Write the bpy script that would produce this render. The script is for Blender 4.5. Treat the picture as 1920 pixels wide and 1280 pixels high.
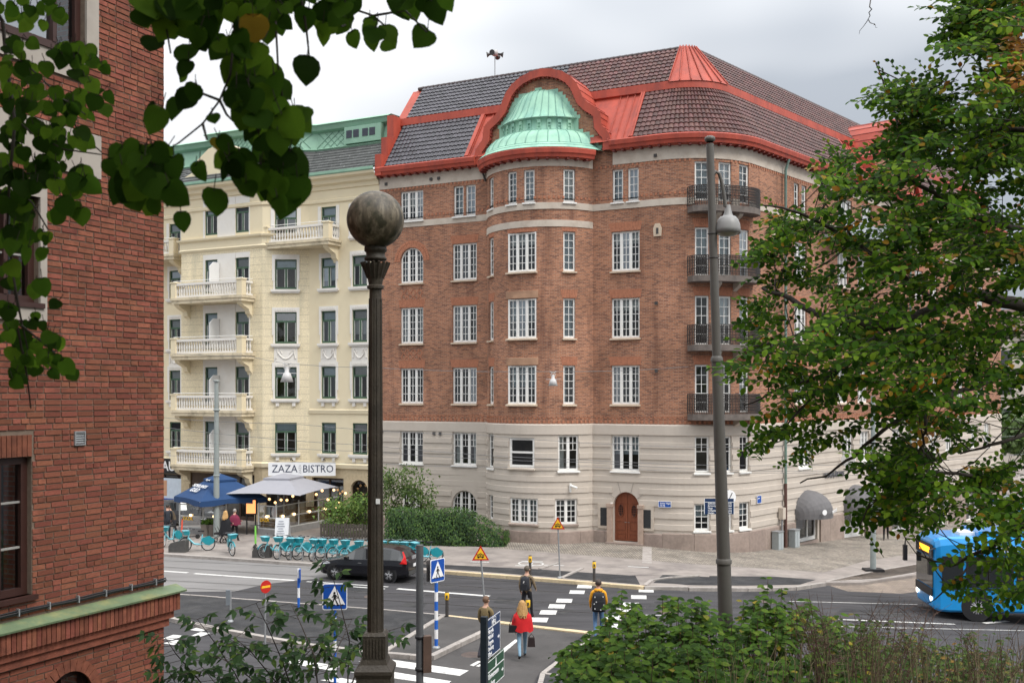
import bpy, bmesh, math, random
from mathutils import Vector, Matrix
random.seed(7)
for o in list(bpy.data.objects): bpy.data.objects.remove(o)
SC = bpy.context.scene
COL = SC.collection
R = math.radians
# ---------------------------------------------------------------- camera, world, sun, exposure
F, CX, CY, H = 1950.0, 960.0, 740.0, 7.7          # focal length and principal point in photo pixels, eye height in metres
cam = bpy.data.cameras.new('camera'); cam.sensor_width = 36.0; cam.lens = F / 1920 * 36
cam.shift_y = (CY - 640) / 1920; cam.clip_end = 3000; cam.clip_start = 0.05
cam.dof.use_dof = True; cam.dof.focus_distance = 46; cam.dof.aperture_fstop = 6.3
co = bpy.data.objects.new('camera', cam); COL.objects.link(co)
co.location = (0, 0, H); co.rotation_euler = (R(90), 0, 0); SC.camera = co
SUN_AZ, SUN_EL = R(128), R(50)                    # azimuth clockwise from +Y: behind the camera, to its right
w = bpy.data.worlds.new('World'); SC.world = w; w.use_nodes = True
nt = w.node_tree; nt.nodes.clear(); N = nt.nodes.new; LK = nt.links.new
out = N('ShaderNodeOutputWorld'); sky = N('ShaderNodeTexSky'); sky.sky_type = 'NISHITA'; sky.sun_disc = False
sky.sun_elevation = SUN_EL; sky.sun_rotation = SUN_AZ
b1 = N('ShaderNodeBackground'); b1.inputs[1].default_value = 0.10; LK(sky.outputs[0], b1.inputs[0])
tc = N('ShaderNodeTexCoord'); sp = N('ShaderNodeSeparateXYZ'); LK(tc.outputs['Generated'], sp.inputs[0])
ab = N('ShaderNodeMath'); ab.operation = 'ABSOLUTE'; LK(sp.outputs[2], ab.inputs[0])
cie = N('ShaderNodeMath'); cie.operation = 'MULTIPLY_ADD'; sq = N('ShaderNodeMath'); sq.operation = 'POWER'; sq.inputs[1].default_value = 1.8; LK(ab.outputs[0], sq.inputs[0]); LK(sq.outputs[0], cie.inputs[0]); cie.inputs[1].default_value = 1.95; cie.inputs[2].default_value = 0.52
mp = N('ShaderNodeMapping'); LK(tc.outputs['Generated'], mp.inputs[0]); mp.inputs['Scale'].default_value = (1, 1, 2.6); mp.inputs['Location'].default_value = (10.35, 10.7, 0.3)
nz = N('ShaderNodeTexNoise'); nz.inputs['Scale'].default_value = .85; nz.inputs['Detail'].default_value = 4; nz.inputs['Roughness'].default_value = .55; LK(mp.outputs[0], nz.inputs['Vector'])
cr = N('ShaderNodeValToRGB'); LK(nz.outputs[0], cr.inputs[0])
cr.color_ramp.elements[0].position = .42; cr.color_ramp.elements[0].color = (.49, .525, .575, 1)
cr.color_ramp.elements[1].position = .57; cr.color_ramp.elements[1].color = (1.0, 1.01, 1.02, 1)
mu = N('ShaderNodeMix'); mu.data_type = 'RGBA'; mu.blend_type = 'MULTIPLY'; mu.inputs[0].default_value = 1
LK(cr.outputs[0], mu.inputs[6]); LK(cie.outputs[0], mu.inputs[7])
b2 = N('ShaderNodeBackground'); LK(mu.outputs[2], b2.inputs[0]); b2.inputs[1].default_value = 1.0
mx = N('ShaderNodeMixShader'); mx.inputs[0].default_value = .92; LK(b1.outputs[0], mx.inputs[1]); LK(b2.outputs[0], mx.inputs[2]); LK(mx.outputs[0], out.inputs[0])
sun = bpy.data.lights.new('sun', 'SUN'); sun.energy = 1.5; sun.angle = R(22); sun.color = (1, .96, .9)
so = bpy.data.objects.new('sun', sun); COL.objects.link(so)
sd = Vector((math.sin(SUN_AZ) * math.cos(SUN_EL), math.cos(SUN_AZ) * math.cos(SUN_EL), math.sin(SUN_EL)))
so.rotation_euler = (-sd).to_track_quat('-Z', 'Y').to_euler(); so.location = (0, -20, 40)
vs = SC.view_settings; vs.view_transform = 'Standard'; vs.look = 'None'; vs.exposure = 0.68; vs.gamma = 1; vs.use_curve_mapping = False
SC.render.engine = 'CYCLES'; SC.cycles.use_denoising = True; SC.cycles.max_bounces = 6; SC.cycles.transparent_max_bounces = 12
SC.cycles.diffuse_bounces = 3; SC.cycles.glossy_bounces = 3; SC.cycles.transmission_bounces = 4
# ---------------------------------------------------------------- helpers
def V(*a): return Vector(a)
def at(x, y, Y): return Vector(((x - CX) / F * Y, Y, H - (y - CY) / F * Y))
def gz(X): return 0.0 if X < 6.5 else -.065 * (min(X, 46.5) - 6.5)
def G(x, y, h=0.0):
    z = h
    for _ in range(12):
        Y = (H - z) * F / (y - CY); X = (x - CX) / F * Y; z = gz(X) + h
    return Vector((X, Y, z))
OFF = {}
class MB:
    def __init__(s): s.v = []; s.f = []; s.m = []; s.u = []; s.s = []; s.r = []; s.rnd = 0.0
    def add(s, vs, fs, mi=0, uv=None, smooth=False):
        b = len(s.v); s.v.extend([tuple(p) for p in vs])
        for k, f in enumerate(fs):
            s.f.append(tuple(b + i for i in f)); s.m.append(mi); s.s.append(smooth); s.r.append(s.rnd)
            s.u.append(uv[k] if uv else None)
        return s
    def quad(s, a, b, c, d, mi=0, uv=None, smooth=False): return s.add([a, b, c, d], [(0, 1, 2, 3)], mi, [uv] if uv else None, smooth)
    def obox(s, o, ax, ay, az, mi=0):     # corner o, three edge vectors (right handed)
        o = Vector(o); p = [o, o + ax, o + ax + ay, o + ay]; q = [i + az for i in p]
        return s.add(p + q, [(3, 2, 1, 0), (4, 5, 6, 7), (0, 1, 5, 4), (1, 2, 6, 5), (2, 3, 7, 6), (3, 0, 4, 7)], mi)
    def box(s, c, d, rz=0, mi=0):
        ca, sa = math.cos(rz), math.sin(rz); ax = V(ca, sa, 0) * d[0]; ay = V(-sa, ca, 0) * d[1]; az = V(0, 0, d[2])
        return s.obox(Vector(c) - (ax + ay + az) / 2, ax, ay, az, mi)
    def tube(s, pts, r, n=6, mi=0, smooth=True, cap=True):
        pts = [Vector(p) for p in pts]; rs = r if isinstance(r, (list, tuple)) else [r] * len(pts)
        vs = []; up = None
        for i, p in enumerate(pts):
            d = (pts[min(i + 1, len(pts) - 1)] - pts[max(i - 1, 0)])
            d = d.normalized() if d.length > 1e-9 else V(0, 0, 1)
            if up is None: up = V(0, 0, 1) if abs(d.z) < .9 else V(1, 0, 0)
            a = d.cross(up)
            if a.length < 1e-6: a = d.orthogonal()
            a.normalize(); b = a.cross(d).normalized(); up = b
            for k in range(n):
                t = 2 * math.pi * k / n; vs.append(p + (a * math.cos(t) + b * math.sin(t)) * rs[i])
        fs = [(i * n + k, i * n + (k + 1) % n, (i + 1) * n + (k + 1) % n, (i + 1) * n + k) for i in range(len(pts) - 1) for k in range(n)]
        s.add(vs, fs, mi, None, smooth)
        if cap and n > 2: s.add(vs[:n], [tuple(range(n))], mi); s.add(vs[-n:], [tuple(reversed(range(n)))], mi)
        return s
    def lathe(s, prof, n=24, c=(0, 0, 0), a0=0, a1=2 * math.pi, mi=0, smooth=True, ax=None):
        c = Vector(c); full = abs(a1 - a0 - 2 * math.pi) < 1e-6; m = n if full else n + 1; vs = []
        for r, z in prof:
            for k in range(m):
                t = a0 + (a1 - a0) * k / n
                p = V(r * math.cos(t), r * math.sin(t), z)
                vs.append(c + (ax @ p if ax else p))
        fs = []
        for i in range(len(prof) - 1):
            for k in range(n):
                k2 = (k + 1) % m; fs.append((i * m + k, i * m + k2, (i + 1) * m + k2, (i + 1) * m + k))
        return s.add(vs, fs, mi, None, smooth)
    def ext(s, poly, vec, mi=0, mside=None, smooth=False):   # planar polygon swept along vec
        poly = [Vector(p) for p in poly]; vec = Vector(vec); n = len(poly); q = [p + vec for p in poly]
        nr = V(0, 0, 0)
        for i in range(n): nr += (poly[i] - poly[0]).cross(poly[(i + 1) % n] - poly[0])
        if nr.dot(vec) > 0: poly.reverse(); q.reverse()
        ms = mi if mside is None else mside
        s.add(poly, [tuple(range(n))], mi); s.add(q, [tuple(reversed(range(n)))], mi)
        s.add(poly + q, [(i, i + n, (i + 1) % n + n, (i + 1) % n) for i in range(n)], ms, None, smooth)
        return s
    def merge(s, o, M=None):
        b = len(s.v); s.v.extend([tuple(M @ Vector(p)) if M else p for p in o.v]); s.f.extend([tuple(b + i for i in f) for f in o.f])
        s.m += o.m; s.u += o.u; s.s += o.s; s.r += o.r; return s
    def mesh(s, name, mats, off=None):
        me = bpy.data.meshes.new(name); ox, oy, oz = off if off else (0, 0, 0)
        me.from_pydata([(x - ox, y - oy, z - oz) for x, y, z in s.v] if off else s.v, [], s.f)
        for m in (mats if isinstance(mats, (list, tuple)) else [mats]): me.materials.append(m)
        me.polygons.foreach_set('material_index', s.m); me.polygons.foreach_set('use_smooth', s.s)
        if any(u is not None for u in s.u):
            l = me.uv_layers.new(name='UVMap'); d = []
            for f, u in zip(s.f, s.u):
                for i in range(len(f)): d += list(u[i]) if u else [0, 0]
            l.data.foreach_set('uv', d)
        if any(s.r):
            a = me.attributes.new('rnd', 'FLOAT', 'FACE'); a.data.foreach_set('value', s.r)
        me.update(); return me
    def build(s, name, mats, parent=None, label=None, cat=None, group=None, kind=None, local=False):
        off = None
        if parent is not None and not local: off = OFF.get(parent.name)
        o = bpy.data.objects.new(name, s.mesh(name, mats, off)); COL.objects.link(o)
        if parent is not None: o.parent = parent; OFF[o.name] = off
        return tag(o, label, cat, group, kind)
def tag(o, label=None, cat=None, group=None, kind=None):
    if label: o['label'] = label
    if cat: o['category'] = cat
    if group: o['group'] = group
    if kind: o['kind'] = kind
    return o
def thing(name, label, cat, loc=(0, 0, 0), rz=0, group=None):
    o = bpy.data.objects.new(name, None); COL.objects.link(o); o.location = loc; o.rotation_euler = (0, 0, rz); o.empty_display_size = .3
    OFF[o.name] = tuple(loc); return tag(o, label, cat, group)
def copy_tree(o, parent=None):
    c = o.copy(); COL.objects.link(c); c.parent = parent
    for ch in KIDS.get(o.name, []): copy_tree(ch, c)
    return c
KIDS = {}
def index_kids():
    KIDS.clear()
    for o in bpy.data.objects:
        if o.parent: KIDS.setdefault(o.parent.name, []).append(o)
# ---------------------------------------------------------------- materials
def newmat(name):
    m = bpy.data.materials.new(name); m.use_nodes = True; t = m.node_tree; return m, t, t.nodes['Principled BSDF']
def M(name, col, rough=.6, var=.15, scale=4., bump=0., bscale=40., metal=0., spec=.4, orand=0., stretch=(1, 1, 1), dirt=None, dscale=1.2, damt=.5, coat=0., attr=False, detail=4):
    m, t, p = newmat(name); N = t.nodes.new; L = t.links.new
    p.inputs['Roughness'].default_value = rough; p.inputs['Metallic'].default_value = metal; p.inputs['Specular IOR Level'].default_value = spec
    if coat: p.inputs['Coat Weight'].default_value = coat; p.inputs['Coat Roughness'].default_value = .08
    tc = N('ShaderNodeTexCoord'); mp = N('ShaderNodeMapping'); L(tc.outputs['Object'], mp.inputs[0]); mp.inputs['Scale'].default_value = stretch
    nz = N('ShaderNodeTexNoise'); nz.inputs['Scale'].default_value = scale; nz.inputs['Detail'].default_value = detail; nz.inputs['Roughness'].default_value = .6; L(mp.outputs[0], nz.inputs['Vector'])
    c = col; r = N('ShaderNodeValToRGB'); L(nz.outputs[0], r.inputs[0])
    r.color_ramp.elements[0].position = .25; r.color_ramp.elements[1].position = .75
    r.color_ramp.elements[0].color = (c[0] * (1 - var), c[1] * (1 - var), c[2] * (1 - var), 1)
    r.color_ramp.elements[1].color = (min(1, c[0] * (1 + var)), min(1, c[1] * (1 + var)), min(1, c[2] * (1 + var)), 1)
    o = r.outputs[0]
    if dirt:
        n2 = N('ShaderNodeTexNoise'); n2.inputs['Scale'].default_value = dscale; n2.inputs['Detail'].default_value = 7; n2.inputs['Roughness'].default_value = .65; L(mp.outputs[0], n2.inputs['Vector'])
        r2 = N('ShaderNodeValToRGB'); r2.color_ramp.elements[0].position = .48; r2.color_ramp.elements[1].position = .68; L(n2.outputs[0], r2.inputs[0])
        f = N('ShaderNodeMath'); f.operation = 'MULTIPLY'; f.inputs[1].default_value = damt; L(r2.outputs[0], f.inputs[0])
        x = N('ShaderNodeMix'); x.data_type = 'RGBA'; L(f.outputs[0], x.inputs[0]); L(o, x.inputs[6]); x.inputs[7].default_value = (*dirt, 1); o = x.outputs[2]
    if orand or attr:
        oi = N('ShaderNodeObjectInfo'); src = oi.outputs['Random']
        if attr:
            at_ = N('ShaderNodeAttribute'); at_.attribute_name = 'rnd'; ad = N('ShaderNodeMath'); L(src, ad.inputs[0]); L(at_.outputs['Fac'], ad.inputs[1])
            fr = N('ShaderNodeMath'); fr.operation = 'FRACT'; L(ad.outputs[0], fr.inputs[0]); src = fr.outputs[0]
        h = N('ShaderNodeHueSaturation'); mr = N('ShaderNodeMapRange'); mr.inputs[3].default_value = 1 - orand; mr.inputs[4].default_value = 1 + orand
        L(src, mr.inputs[0]); L(mr.outputs[0], h.inputs['Value']); L(o, h.inputs['Color'])
        mr2 = N('ShaderNodeMapRange'); mr2.inputs[3].default_value = .5 - orand * .03; mr2.inputs[4].default_value = .5 + orand * .03
        wn = N('ShaderNodeTexWhiteNoise'); wn.noise_dimensions = '1D'; L(src, wn.inputs['W']); L(wn.outputs[0], mr2.inputs[0]); L(mr2.outputs[0], h.inputs['Hue']); o = h.outputs[0]
    L(o, p.inputs['Base Color'])
    if bump:
        n3 = N('ShaderNodeTexNoise'); n3.inputs['Scale'].default_value = bscale; n3.inputs['Detail'].default_value = 5; L(mp.outputs[0], n3.inputs['Vector'])
        bp = N('ShaderNodeBump'); bp.inputs['Strength'].default_value = bump; bp.inputs['Distance'].default_value = .02; L(n3.outputs[0], bp.inputs['Height']); L(bp.outputs[0], p.inputs['Normal'])
    return m
def MBRICK(name, c1, c2, mort, bw, rh, mw, rough=.85, bias=0., offset=.5, squash=1., var=.2, vscale=.6, use_uv=True, bump=.4, freq=2, sqf=2, streak=.55):
    m, t, p = newmat(name); N = t.nodes.new; L = t.links.new; p.inputs['Roughness'].default_value = rough; p.inputs['Specular IOR Level'].default_value = .1
    tc = N('ShaderNodeTexCoord'); b = N('ShaderNodeTexBrick'); L(tc.outputs['UV' if use_uv else 'Object'], b.inputs['Vector'])
    b.inputs['Scale'].default_value = 1; b.inputs['Brick Width'].default_value = bw; b.inputs['Row Height'].default_value = rh; b.inputs['Mortar Size'].default_value = mw; b.inputs['Mortar Smooth'].default_value = .2
    b.inputs['Color1'].default_value = (*c1, 1); b.inputs['Color2'].default_value = (*c2, 1); b.inputs['Mortar'].default_value = (*mort, 1); b.inputs['Bias'].default_value = bias
    b.offset = offset; b.squash = squash; b.offset_frequency = freq; b.squash_frequency = sqf
    nz = N('ShaderNodeTexNoise'); nz.inputs['Scale'].default_value = vscale; nz.inputs['Detail'].default_value = 5; L(tc.outputs['Object'], nz.inputs['Vector'])
    mr = N('ShaderNodeMapRange'); mr.inputs[1].default_value = .3; mr.inputs[2].default_value = .7; mr.inputs[3].default_value = 1 - var; mr.inputs[4].default_value = 1 + var; L(nz.outputs[0], mr.inputs[0])
    h = N('ShaderNodeHueSaturation'); L(mr.outputs[0], h.inputs['Value']); L(b.outputs[0], h.inputs['Color'])
    n2 = N('ShaderNodeTexNoise'); n2.inputs['Scale'].default_value = 14; n2.inputs['Detail'].default_value = 3; L(tc.outputs['Object'], n2.inputs['Vector'])
    mr2 = N('ShaderNodeMapRange'); mr2.inputs[1].default_value = .3; mr2.inputs[2].default_value = .7; mr2.inputs[3].default_value = .86; mr2.inputs[4].default_value = 1.14; L(n2.outputs[0], mr2.inputs[0])
    h2 = N('ShaderNodeHueSaturation'); L(mr2.outputs[0], h2.inputs['Value']); L(h.outputs[0], h2.inputs['Color']); mp = N('ShaderNodeMapping'); mp.inputs['Scale'].default_value = (1.3, 1.3, .16); L(tc.outputs['Object'], mp.inputs[0]); n4 = N('ShaderNodeTexNoise'); n4.inputs['Scale'].default_value = 1; n4.inputs['Detail'].default_value = 6; n4.inputs['Roughness'].default_value = .6; L(mp.outputs[0], n4.inputs['Vector'])
    mr3 = N('ShaderNodeMapRange'); mr3.inputs[1].default_value = .52; mr3.inputs[2].default_value = .72; mr3.inputs[3].default_value = 0; mr3.inputs[4].default_value = streak; L(n4.outputs[0], mr3.inputs[0]); x3 = N('ShaderNodeMix'); x3.data_type = 'RGBA'; L(mr3.outputs[0], x3.inputs[0]); L(h2.outputs[0], x3.inputs[6]); x3.inputs[7].default_value = (c2[0] * .55, c2[1] * .6, c2[2] * .65, 1); L(x3.outputs[2], p.inputs['Base Color'])
    if bump:
        bp = N('ShaderNodeBump'); bp.inputs['Strength'].default_value = bump; bp.inputs['Distance'].default_value = .01; bp.invert = True; L(b.outputs['Fac'], bp.inputs['Height']); L(bp.outputs[0], p.inputs['Normal'])
    return m
def MGLASS(name, tint=(.9, .95, .95), refl=.02, rough=.03):
    m = bpy.data.materials.new(name); m.use_nodes = True; t = m.node_tree; t.nodes.clear(); N = t.nodes.new; L = t.links.new
    o = N('ShaderNodeOutputMaterial'); tr = N('ShaderNodeBsdfTransparent'); tr.inputs[0].default_value = (*tint, 1)
    g = N('ShaderNodeBsdfGlossy'); g.inputs['Roughness'].default_value = rough; g.inputs[0].default_value = (.92, .96, 1, 1)
    fr = N('ShaderNodeFresnel'); fr.inputs[0].default_value = 1.5; ad = N('ShaderNodeMath'); ad.inputs[1].default_value = refl; L(fr.outputs[0], ad.inputs[0]); oi = N('ShaderNodeObjectInfo'); pw = N('ShaderNodeMath'); pw.operation = 'POWER'; pw.inputs[1].default_value = 4; L(oi.outputs['Random'], pw.inputs[0]); a2 = N('ShaderNodeMath'); a2.operation = 'MULTIPLY_ADD'; a2.inputs[1].default_value = .3; L(pw.outputs[0], a2.inputs[0]); L(ad.outputs[0], a2.inputs[2]); ad = a2
    x = N('ShaderNodeMixShader'); L(ad.outputs[0], x.inputs[0]); L(tr.outputs[0], x.inputs[1]); L(g.outputs[0], x.inputs[2]); L(x.outputs[0], o.inputs[0]); return m
def MLEAF(name, stops, transl=.35, rough=.5, spec=.35):
    m = bpy.data.materials.new(name); m.use_nodes = True; t = m.node_tree; N = t.nodes.new; L = t.links.new; p = t.nodes['Principled BSDF']; o = t.nodes['Material Output']
    p.inputs['Roughness'].default_value = rough; p.inputs['Specular IOR Level'].default_value = spec
    oi = N('ShaderNodeObjectInfo'); a = N('ShaderNodeAttribute'); a.attribute_name = 'rnd'; ad = N('ShaderNodeMath'); L(oi.outputs['Random'], ad.inputs[0]); L(a.outputs['Fac'], ad.inputs[1])
    fr = N('ShaderNodeMath'); fr.operation = 'FRACT'; L(ad.outputs[0], fr.inputs[0])
    r = N('ShaderNodeValToRGB'); e = r.color_ramp.elements
    while len(e) < len(stops): e.new(.5)
    for k, (q, c) in enumerate(stops): e[k].position = q; e[k].color = (*c, 1)
    L(fr.outputs[0], r.inputs[0])
    nz = N('ShaderNodeTexNoise'); nz.inputs['Scale'].default_value = 30; tc = N('ShaderNodeTexCoord'); L(tc.outputs['Object'], nz.inputs['Vector'])
    mr = N('ShaderNodeMapRange'); mr.inputs[3].default_value = .7; mr.inputs[4].default_value = 1.3; L(nz.outputs[0], mr.inputs[0]); h = N('ShaderNodeHueSaturation'); L(mr.outputs[0], h.inputs['Value']); L(r.outputs[0], h.inputs['Color'])
    L(h.outputs[0], p.inputs['Base Color']); tl = N('ShaderNodeBsdfTranslucent'); h3 = N('ShaderNodeHueSaturation'); h3.inputs['Value'].default_value = 1.6; L(h.outputs[0], h3.inputs['Color']); L(h3.outputs[0], tl.inputs[0])
    x = N('ShaderNodeMixShader'); x.inputs[0].default_value = transl; L(p.outputs[0], x.inputs[1]); L(tl.outputs[0], x.inputs[2]); L(x.outputs[0], o.inputs[0]); return m
def MEMIT(name, col, s):
    m, t, p = newmat(name); p.inputs['Base Color'].default_value = (*col, 1); p.inputs['Emission Color'].default_value = (*col, 1); p.inputs['Emission Strength'].default_value = s; return m
def text(body, size, loc, xdir, normal, mat, parent=None, name='lettering', ext=.004, align='CENTER', bold=False, width=None):
    c = bpy.data.curves.new(name, 'FONT'); c.body = body; c.size = size; c.extrude = ext; c.align_x = align; c.align_y = 'CENTER'
    if bold: c.offset = size * .02
    c.resolution_u = 2; tmp = bpy.data.objects.new('tmp', c); COL.objects.link(tmp)
    bpy.context.view_layer.update(); me = bpy.data.meshes.new_from_object(tmp.evaluated_get(bpy.context.evaluated_depsgraph_get())); bpy.data.objects.remove(tmp); bpy.data.curves.remove(c)
    x = Vector(xdir).normalized(); n = Vector(normal).normalized(); y = n.cross(x)
    sx = 1
    if width:
        w_ = max(v.co.x for v in me.vertices) - min(v.co.x for v in me.vertices); sx = width / w_
    off = Vector(OFF.get(parent.name) or (0, 0, 0)) if parent else V(0, 0, 0); loc = Vector(loc) - off
    for v in me.vertices: v.co = loc + x * v.co.x * sx + y * v.co.y + n * v.co.z
    me.materials.clear(); me.materials.append(mat); me.name = name
    o = bpy.data.objects.new(name, me); COL.objects.link(o)
    if parent: o.parent = parent; OFF[o.name] = OFF.get(parent.name)
    return o
WHITE = M('white_paint', (.78, .77, .74), .45, .05, 6)
GREYMETAL = M('galvanised_metal', (.30, .31, .32), .45, .15, 6, metal=.3)
DARKMETAL = M('dark_metal', (.055, .05, .048), .5, .2, 5)
BLACK = M('black_plastic', (.018, .018, .02), .5, .2, 8)
GLASS = MGLASS('window_glass')
# ================================================================ GROUND
ASPHALT = M('asphalt_dark', (.062, .060, .063), .85, .3, 1.6, .5, 60, dirt=(.042, .041, .043), dscale=.9, damt=.7, stretch=(.22, 1.3, 1), detail=9, spec=.15)
ASPHALT2 = M('asphalt_patch', (.042, .042, .044), .85, .35, 2.0, .5, 70, dirt=(.10, .096, .092), dscale=.9, damt=.4, spec=.15)
ASPHALT3 = M('asphalt_path', (.085, .080, .078), .88, .25, 1.6, .5, 60, dirt=(.045, .044, .043), dscale=.8, damt=.7, spec=.15)
CONCRETE = M('tram_concrete', (.19, .182, .178), .8, .16, 1.1, .2, 40, dirt=(.15, .142, .138), dscale=.5, damt=.6, stretch=(.3, 1.2, 1))
SLAB = M('pavement_reddish', (.27, .238, .215), .9, .2, 1.5, .3, 40, dirt=(.10, .085, .085), dscale=.45, damt=.6)
COBBLE = MBRICK('cobbles', (.42, .37, .31), (.26, .23, .195), (.13, .115, .10), .14, .12, .022, .85, var=.25, vscale=.8, bump=.8)
COBBLE2 = MBRICK('setts', (.33, .27, .22), (.22, .18, .15), (.12, .10, .085), .2, .14, .018, .85, var=.25, vscale=.8, bump=.8)
KERB = M('granite_kerb', (.33, .30, .275), .8, .22, 8, .3, 60, orand=.12, dirt=(.16, .14, .13), dscale=2.5, damt=.5)
YELLOW = M('tactile_yellow', (.55, .44, .28), .8, .12, 6, .3, 30, orand=.08, dirt=(.40, .33, .22), dscale=2, damt=.5)
PAINT = M('road_paint', (.62, .61, .585), .75, .15, 5, dirt=(.17, .168, .165), dscale=5, damt=.75, spec=.2, detail=8)
RAIL = M('steel_rail', (.07, .068, .068), .4, .2, 5, metal=.5)
def poly_world(pts, h, thick=0.0, uvrot=0.):
    bm = bmesh.new(); vs = [bm.verts.new((p[0], p[1], 0)) for p in pts]; f = bm.faces.new(vs); f.normal_update()
    if f.normal.z < 0: f.normal_flip()
    for X in (6.5, 46.5): bmesh.ops.bisect_plane(bm, geom=bm.verts[:] + bm.edges[:] + bm.faces[:], plane_co=(X, 0, 0), plane_no=(1, 0, 0))
    bmesh.ops.triangulate(bm, faces=bm.faces[:])
    if thick:
        r = bmesh.ops.extrude_face_region(bm, geom=bm.faces[:]); top = [v for v in r['geom'] if isinstance(v, bmesh.types.BMVert)]
        tops = set(top)
        for v in bm.verts: v.co.z = gz(v.co.x) + h - (0 if v in tops else thick)
    else:
        for v in bm.verts: v.co.z = gz(v.co.x) + h
    uv = bm.loops.layers.uv.new('UVMap'); c, s = math.cos(uvrot), math.sin(uvrot)
    for f in bm.faces:
        for l in f.loops: l[uv].uv = (l.vert.co.x * c + l.vert.co.y * s, -l.vert.co.x * s + l.vert.co.y * c)
    return bm
def sheet(name, px, h, mat, thick=0., kind='structure', parent=None, world=False, uvrot=-.47):
    pts = [(p[0], p[1]) for p in px] if world else [G(x, y, h)[:2] for x, y in px]
    bm = poly_world(pts, h, thick, uvrot); me = bpy.data.meshes.new(name); bm.to_mesh(me); bm.free(); me.materials.append(mat)
    o = bpy.data.objects.new(name, me); COL.objects.link(o)
    if parent: o.parent = parent
    elif kind: o['kind'] = kind
    return o
PH = .12                                                    # pavement height above the roadway
ground = sheet('road', [(-500, -60), (500, -60), (500, 900), (-500, 900)], 0, ASPHALT, world=True)
# far pavement (kerb line measured on the photograph, then the back is simply wide)
kl = [(-900, 965), (-250, 1001), (305, 1037), (605, 1057), (828, 1069), (1050, 1086), (1208, 1099), (1290, 1101), (1400, 1102), (1490, 1100), (1545, 1092)]
kw = [G(x, y, PH) for x, y in kl]
far = [(p.x, p.y) for p in kw] + [(15.2, 45.2), (20.5, 50.0), (60, 82), (160, 170), (-160, 170)]
pav = sheet('far_pavement', far, PH, SLAB, .3, world=True)
def strip(pa, pb, wd, shift=0.):          # ground ribbon between two pixel points, wd metres wide
    a, b = Vector(pa[:2]), Vector(pb[:2]); d = (b - a).normalized(); q = V(-d.y, d.x)
    return [a + q * shift, b + q * shift, b + q * (shift + wd), a + q * (shift + wd)]
def ribbon(name, px, wd, h, mat, parent=ground, base=0.):
    pts = [G(x, y, base) for x, y in px]; mb = MB(); n = len(pts); L = []
    for i, p in enumerate(pts):
        d = (pts[min(i + 1, n - 1)] - pts[max(i - 1, 0)]); d.z = 0; d.normalize(); q = V(-d.y, d.x, 0) * wd / 2
        L.append((V(p.x - q.x, p.y - q.y, gz(p.x - q.x) + h), V(p.x + q.x, p.y + q.y, gz(p.x + q.x) + h)))
    for i in range(n - 1): mb.quad(L[i][0], L[i + 1][0], L[i + 1][1], L[i][1])
    return mb.build(name, mat, parent)
KSTONE = {}
def kerbs(parent, px, base, top, wd=.16, length=1.1, mat=None, name='kerbstone', world=False, jit=.006):
    pts = [Vector((p[0], p[1], 0)) for p in px] if world else [G(x, y, base) for x, y in px]
    for i in range(len(pts) - 1):
        a, b = pts[i].copy(), pts[i + 1].copy(); a.z = b.z = 0; L = (b - a).length; n = max(1, round(L / length)); d = (b - a) / L; ang = math.atan2(d.y, d.x)
        for k in range(n):
            c = a + d * (L * (k + .5) / n); hgt = top - base + .3; key = (round(wd, 3), round(hgt, 3), mat.name if mat else '')
            if key not in KSTONE: KSTONE[key] = MB().box((0, 0, -hgt / 2), (1, wd, hgt)).mesh(name, mat or KERB)
            o = bpy.data.objects.new(name, KSTONE[key]); COL.objects.link(o); o.parent = parent
            dz = gz(c.x + d.x * .3) - gz(c.x - d.x * .3)
            o.location = (c.x, c.y, gz(c.x) + top + random.uniform(-jit, jit)); o.rotation_euler = (0, math.atan2(-dz, .6), ang + random.uniform(-.004, .004)); o.scale = (L / n - .012, 1, 1)
kerbs(pav, kl[2:5], PH, PH + .012, .3, 2.0)
kerbs(pav, kl[4:7], PH, PH + .012, .26, .75, YELLOW, 'tactile_slab')
kerbs(pav, kl[6:], PH, PH + .012, .22, 1.2)
# pavement surfaces
def front(u, off): return Vector((5.84 + .8918 * u - .4524 * off, 52.96 - .4524 * u - .8918 * off))
sheet('cobbled_strip', [front(-15, 4.2), front(-8.6, 4.2), front(-1, 4.4), front(3.5, 4.4), (14.2, 47.4), (17.8, 52.2), (40, 75), (20, 75), front(-15, -3)], PH + .004, COBBLE, parent=pav, world=True)
sheet('terrace_paving', [front(-36, 5.6), front(-15, 5.6), front(-15, -3), front(-36, -3)], PH + .004, SLAB, parent=pav, world=True)
sheet('cycle_path', [(560, 1040), (830, 1052), (1010, 1058), (1230, 1066), (1330, 1072), (1330, 1081), (1180, 1078), (1000, 1066), (830, 1058), (560, 1048)], PH + .008, SLAB, parent=pav)
sheet('asphalt_strip', [(700, 1054), (830, 1058), (1000, 1066), (1120, 1071), (1190, 1076), (1200, 1095), (1050, 1082), (828, 1065), (700, 1060)], PH + .006, ASPHALT2, parent=pav)
sheet('asphalt_corner', [(1245, 1075), (1330, 1079), (1450, 1080), (1530, 1086), (1500, 1095), (1400, 1097), (1290, 1096), (1225, 1092)], PH + .006, ASPHALT2, parent=pav)
sheet('granite_slab', [(1205, 1024), (1222, 1025), (1222, 1056), (1204, 1055)], PH + .009, KERB, parent=pav)
for px in ([(1012, 1067), (1048, 1055)], [(1052, 1084), (1092, 1066)], [(1209, 1098), (1222, 1088), (1262, 1083), (1310, 1080)]): kerbs(pav, px, PH, PH + .05, .16, 1.0)
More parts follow.
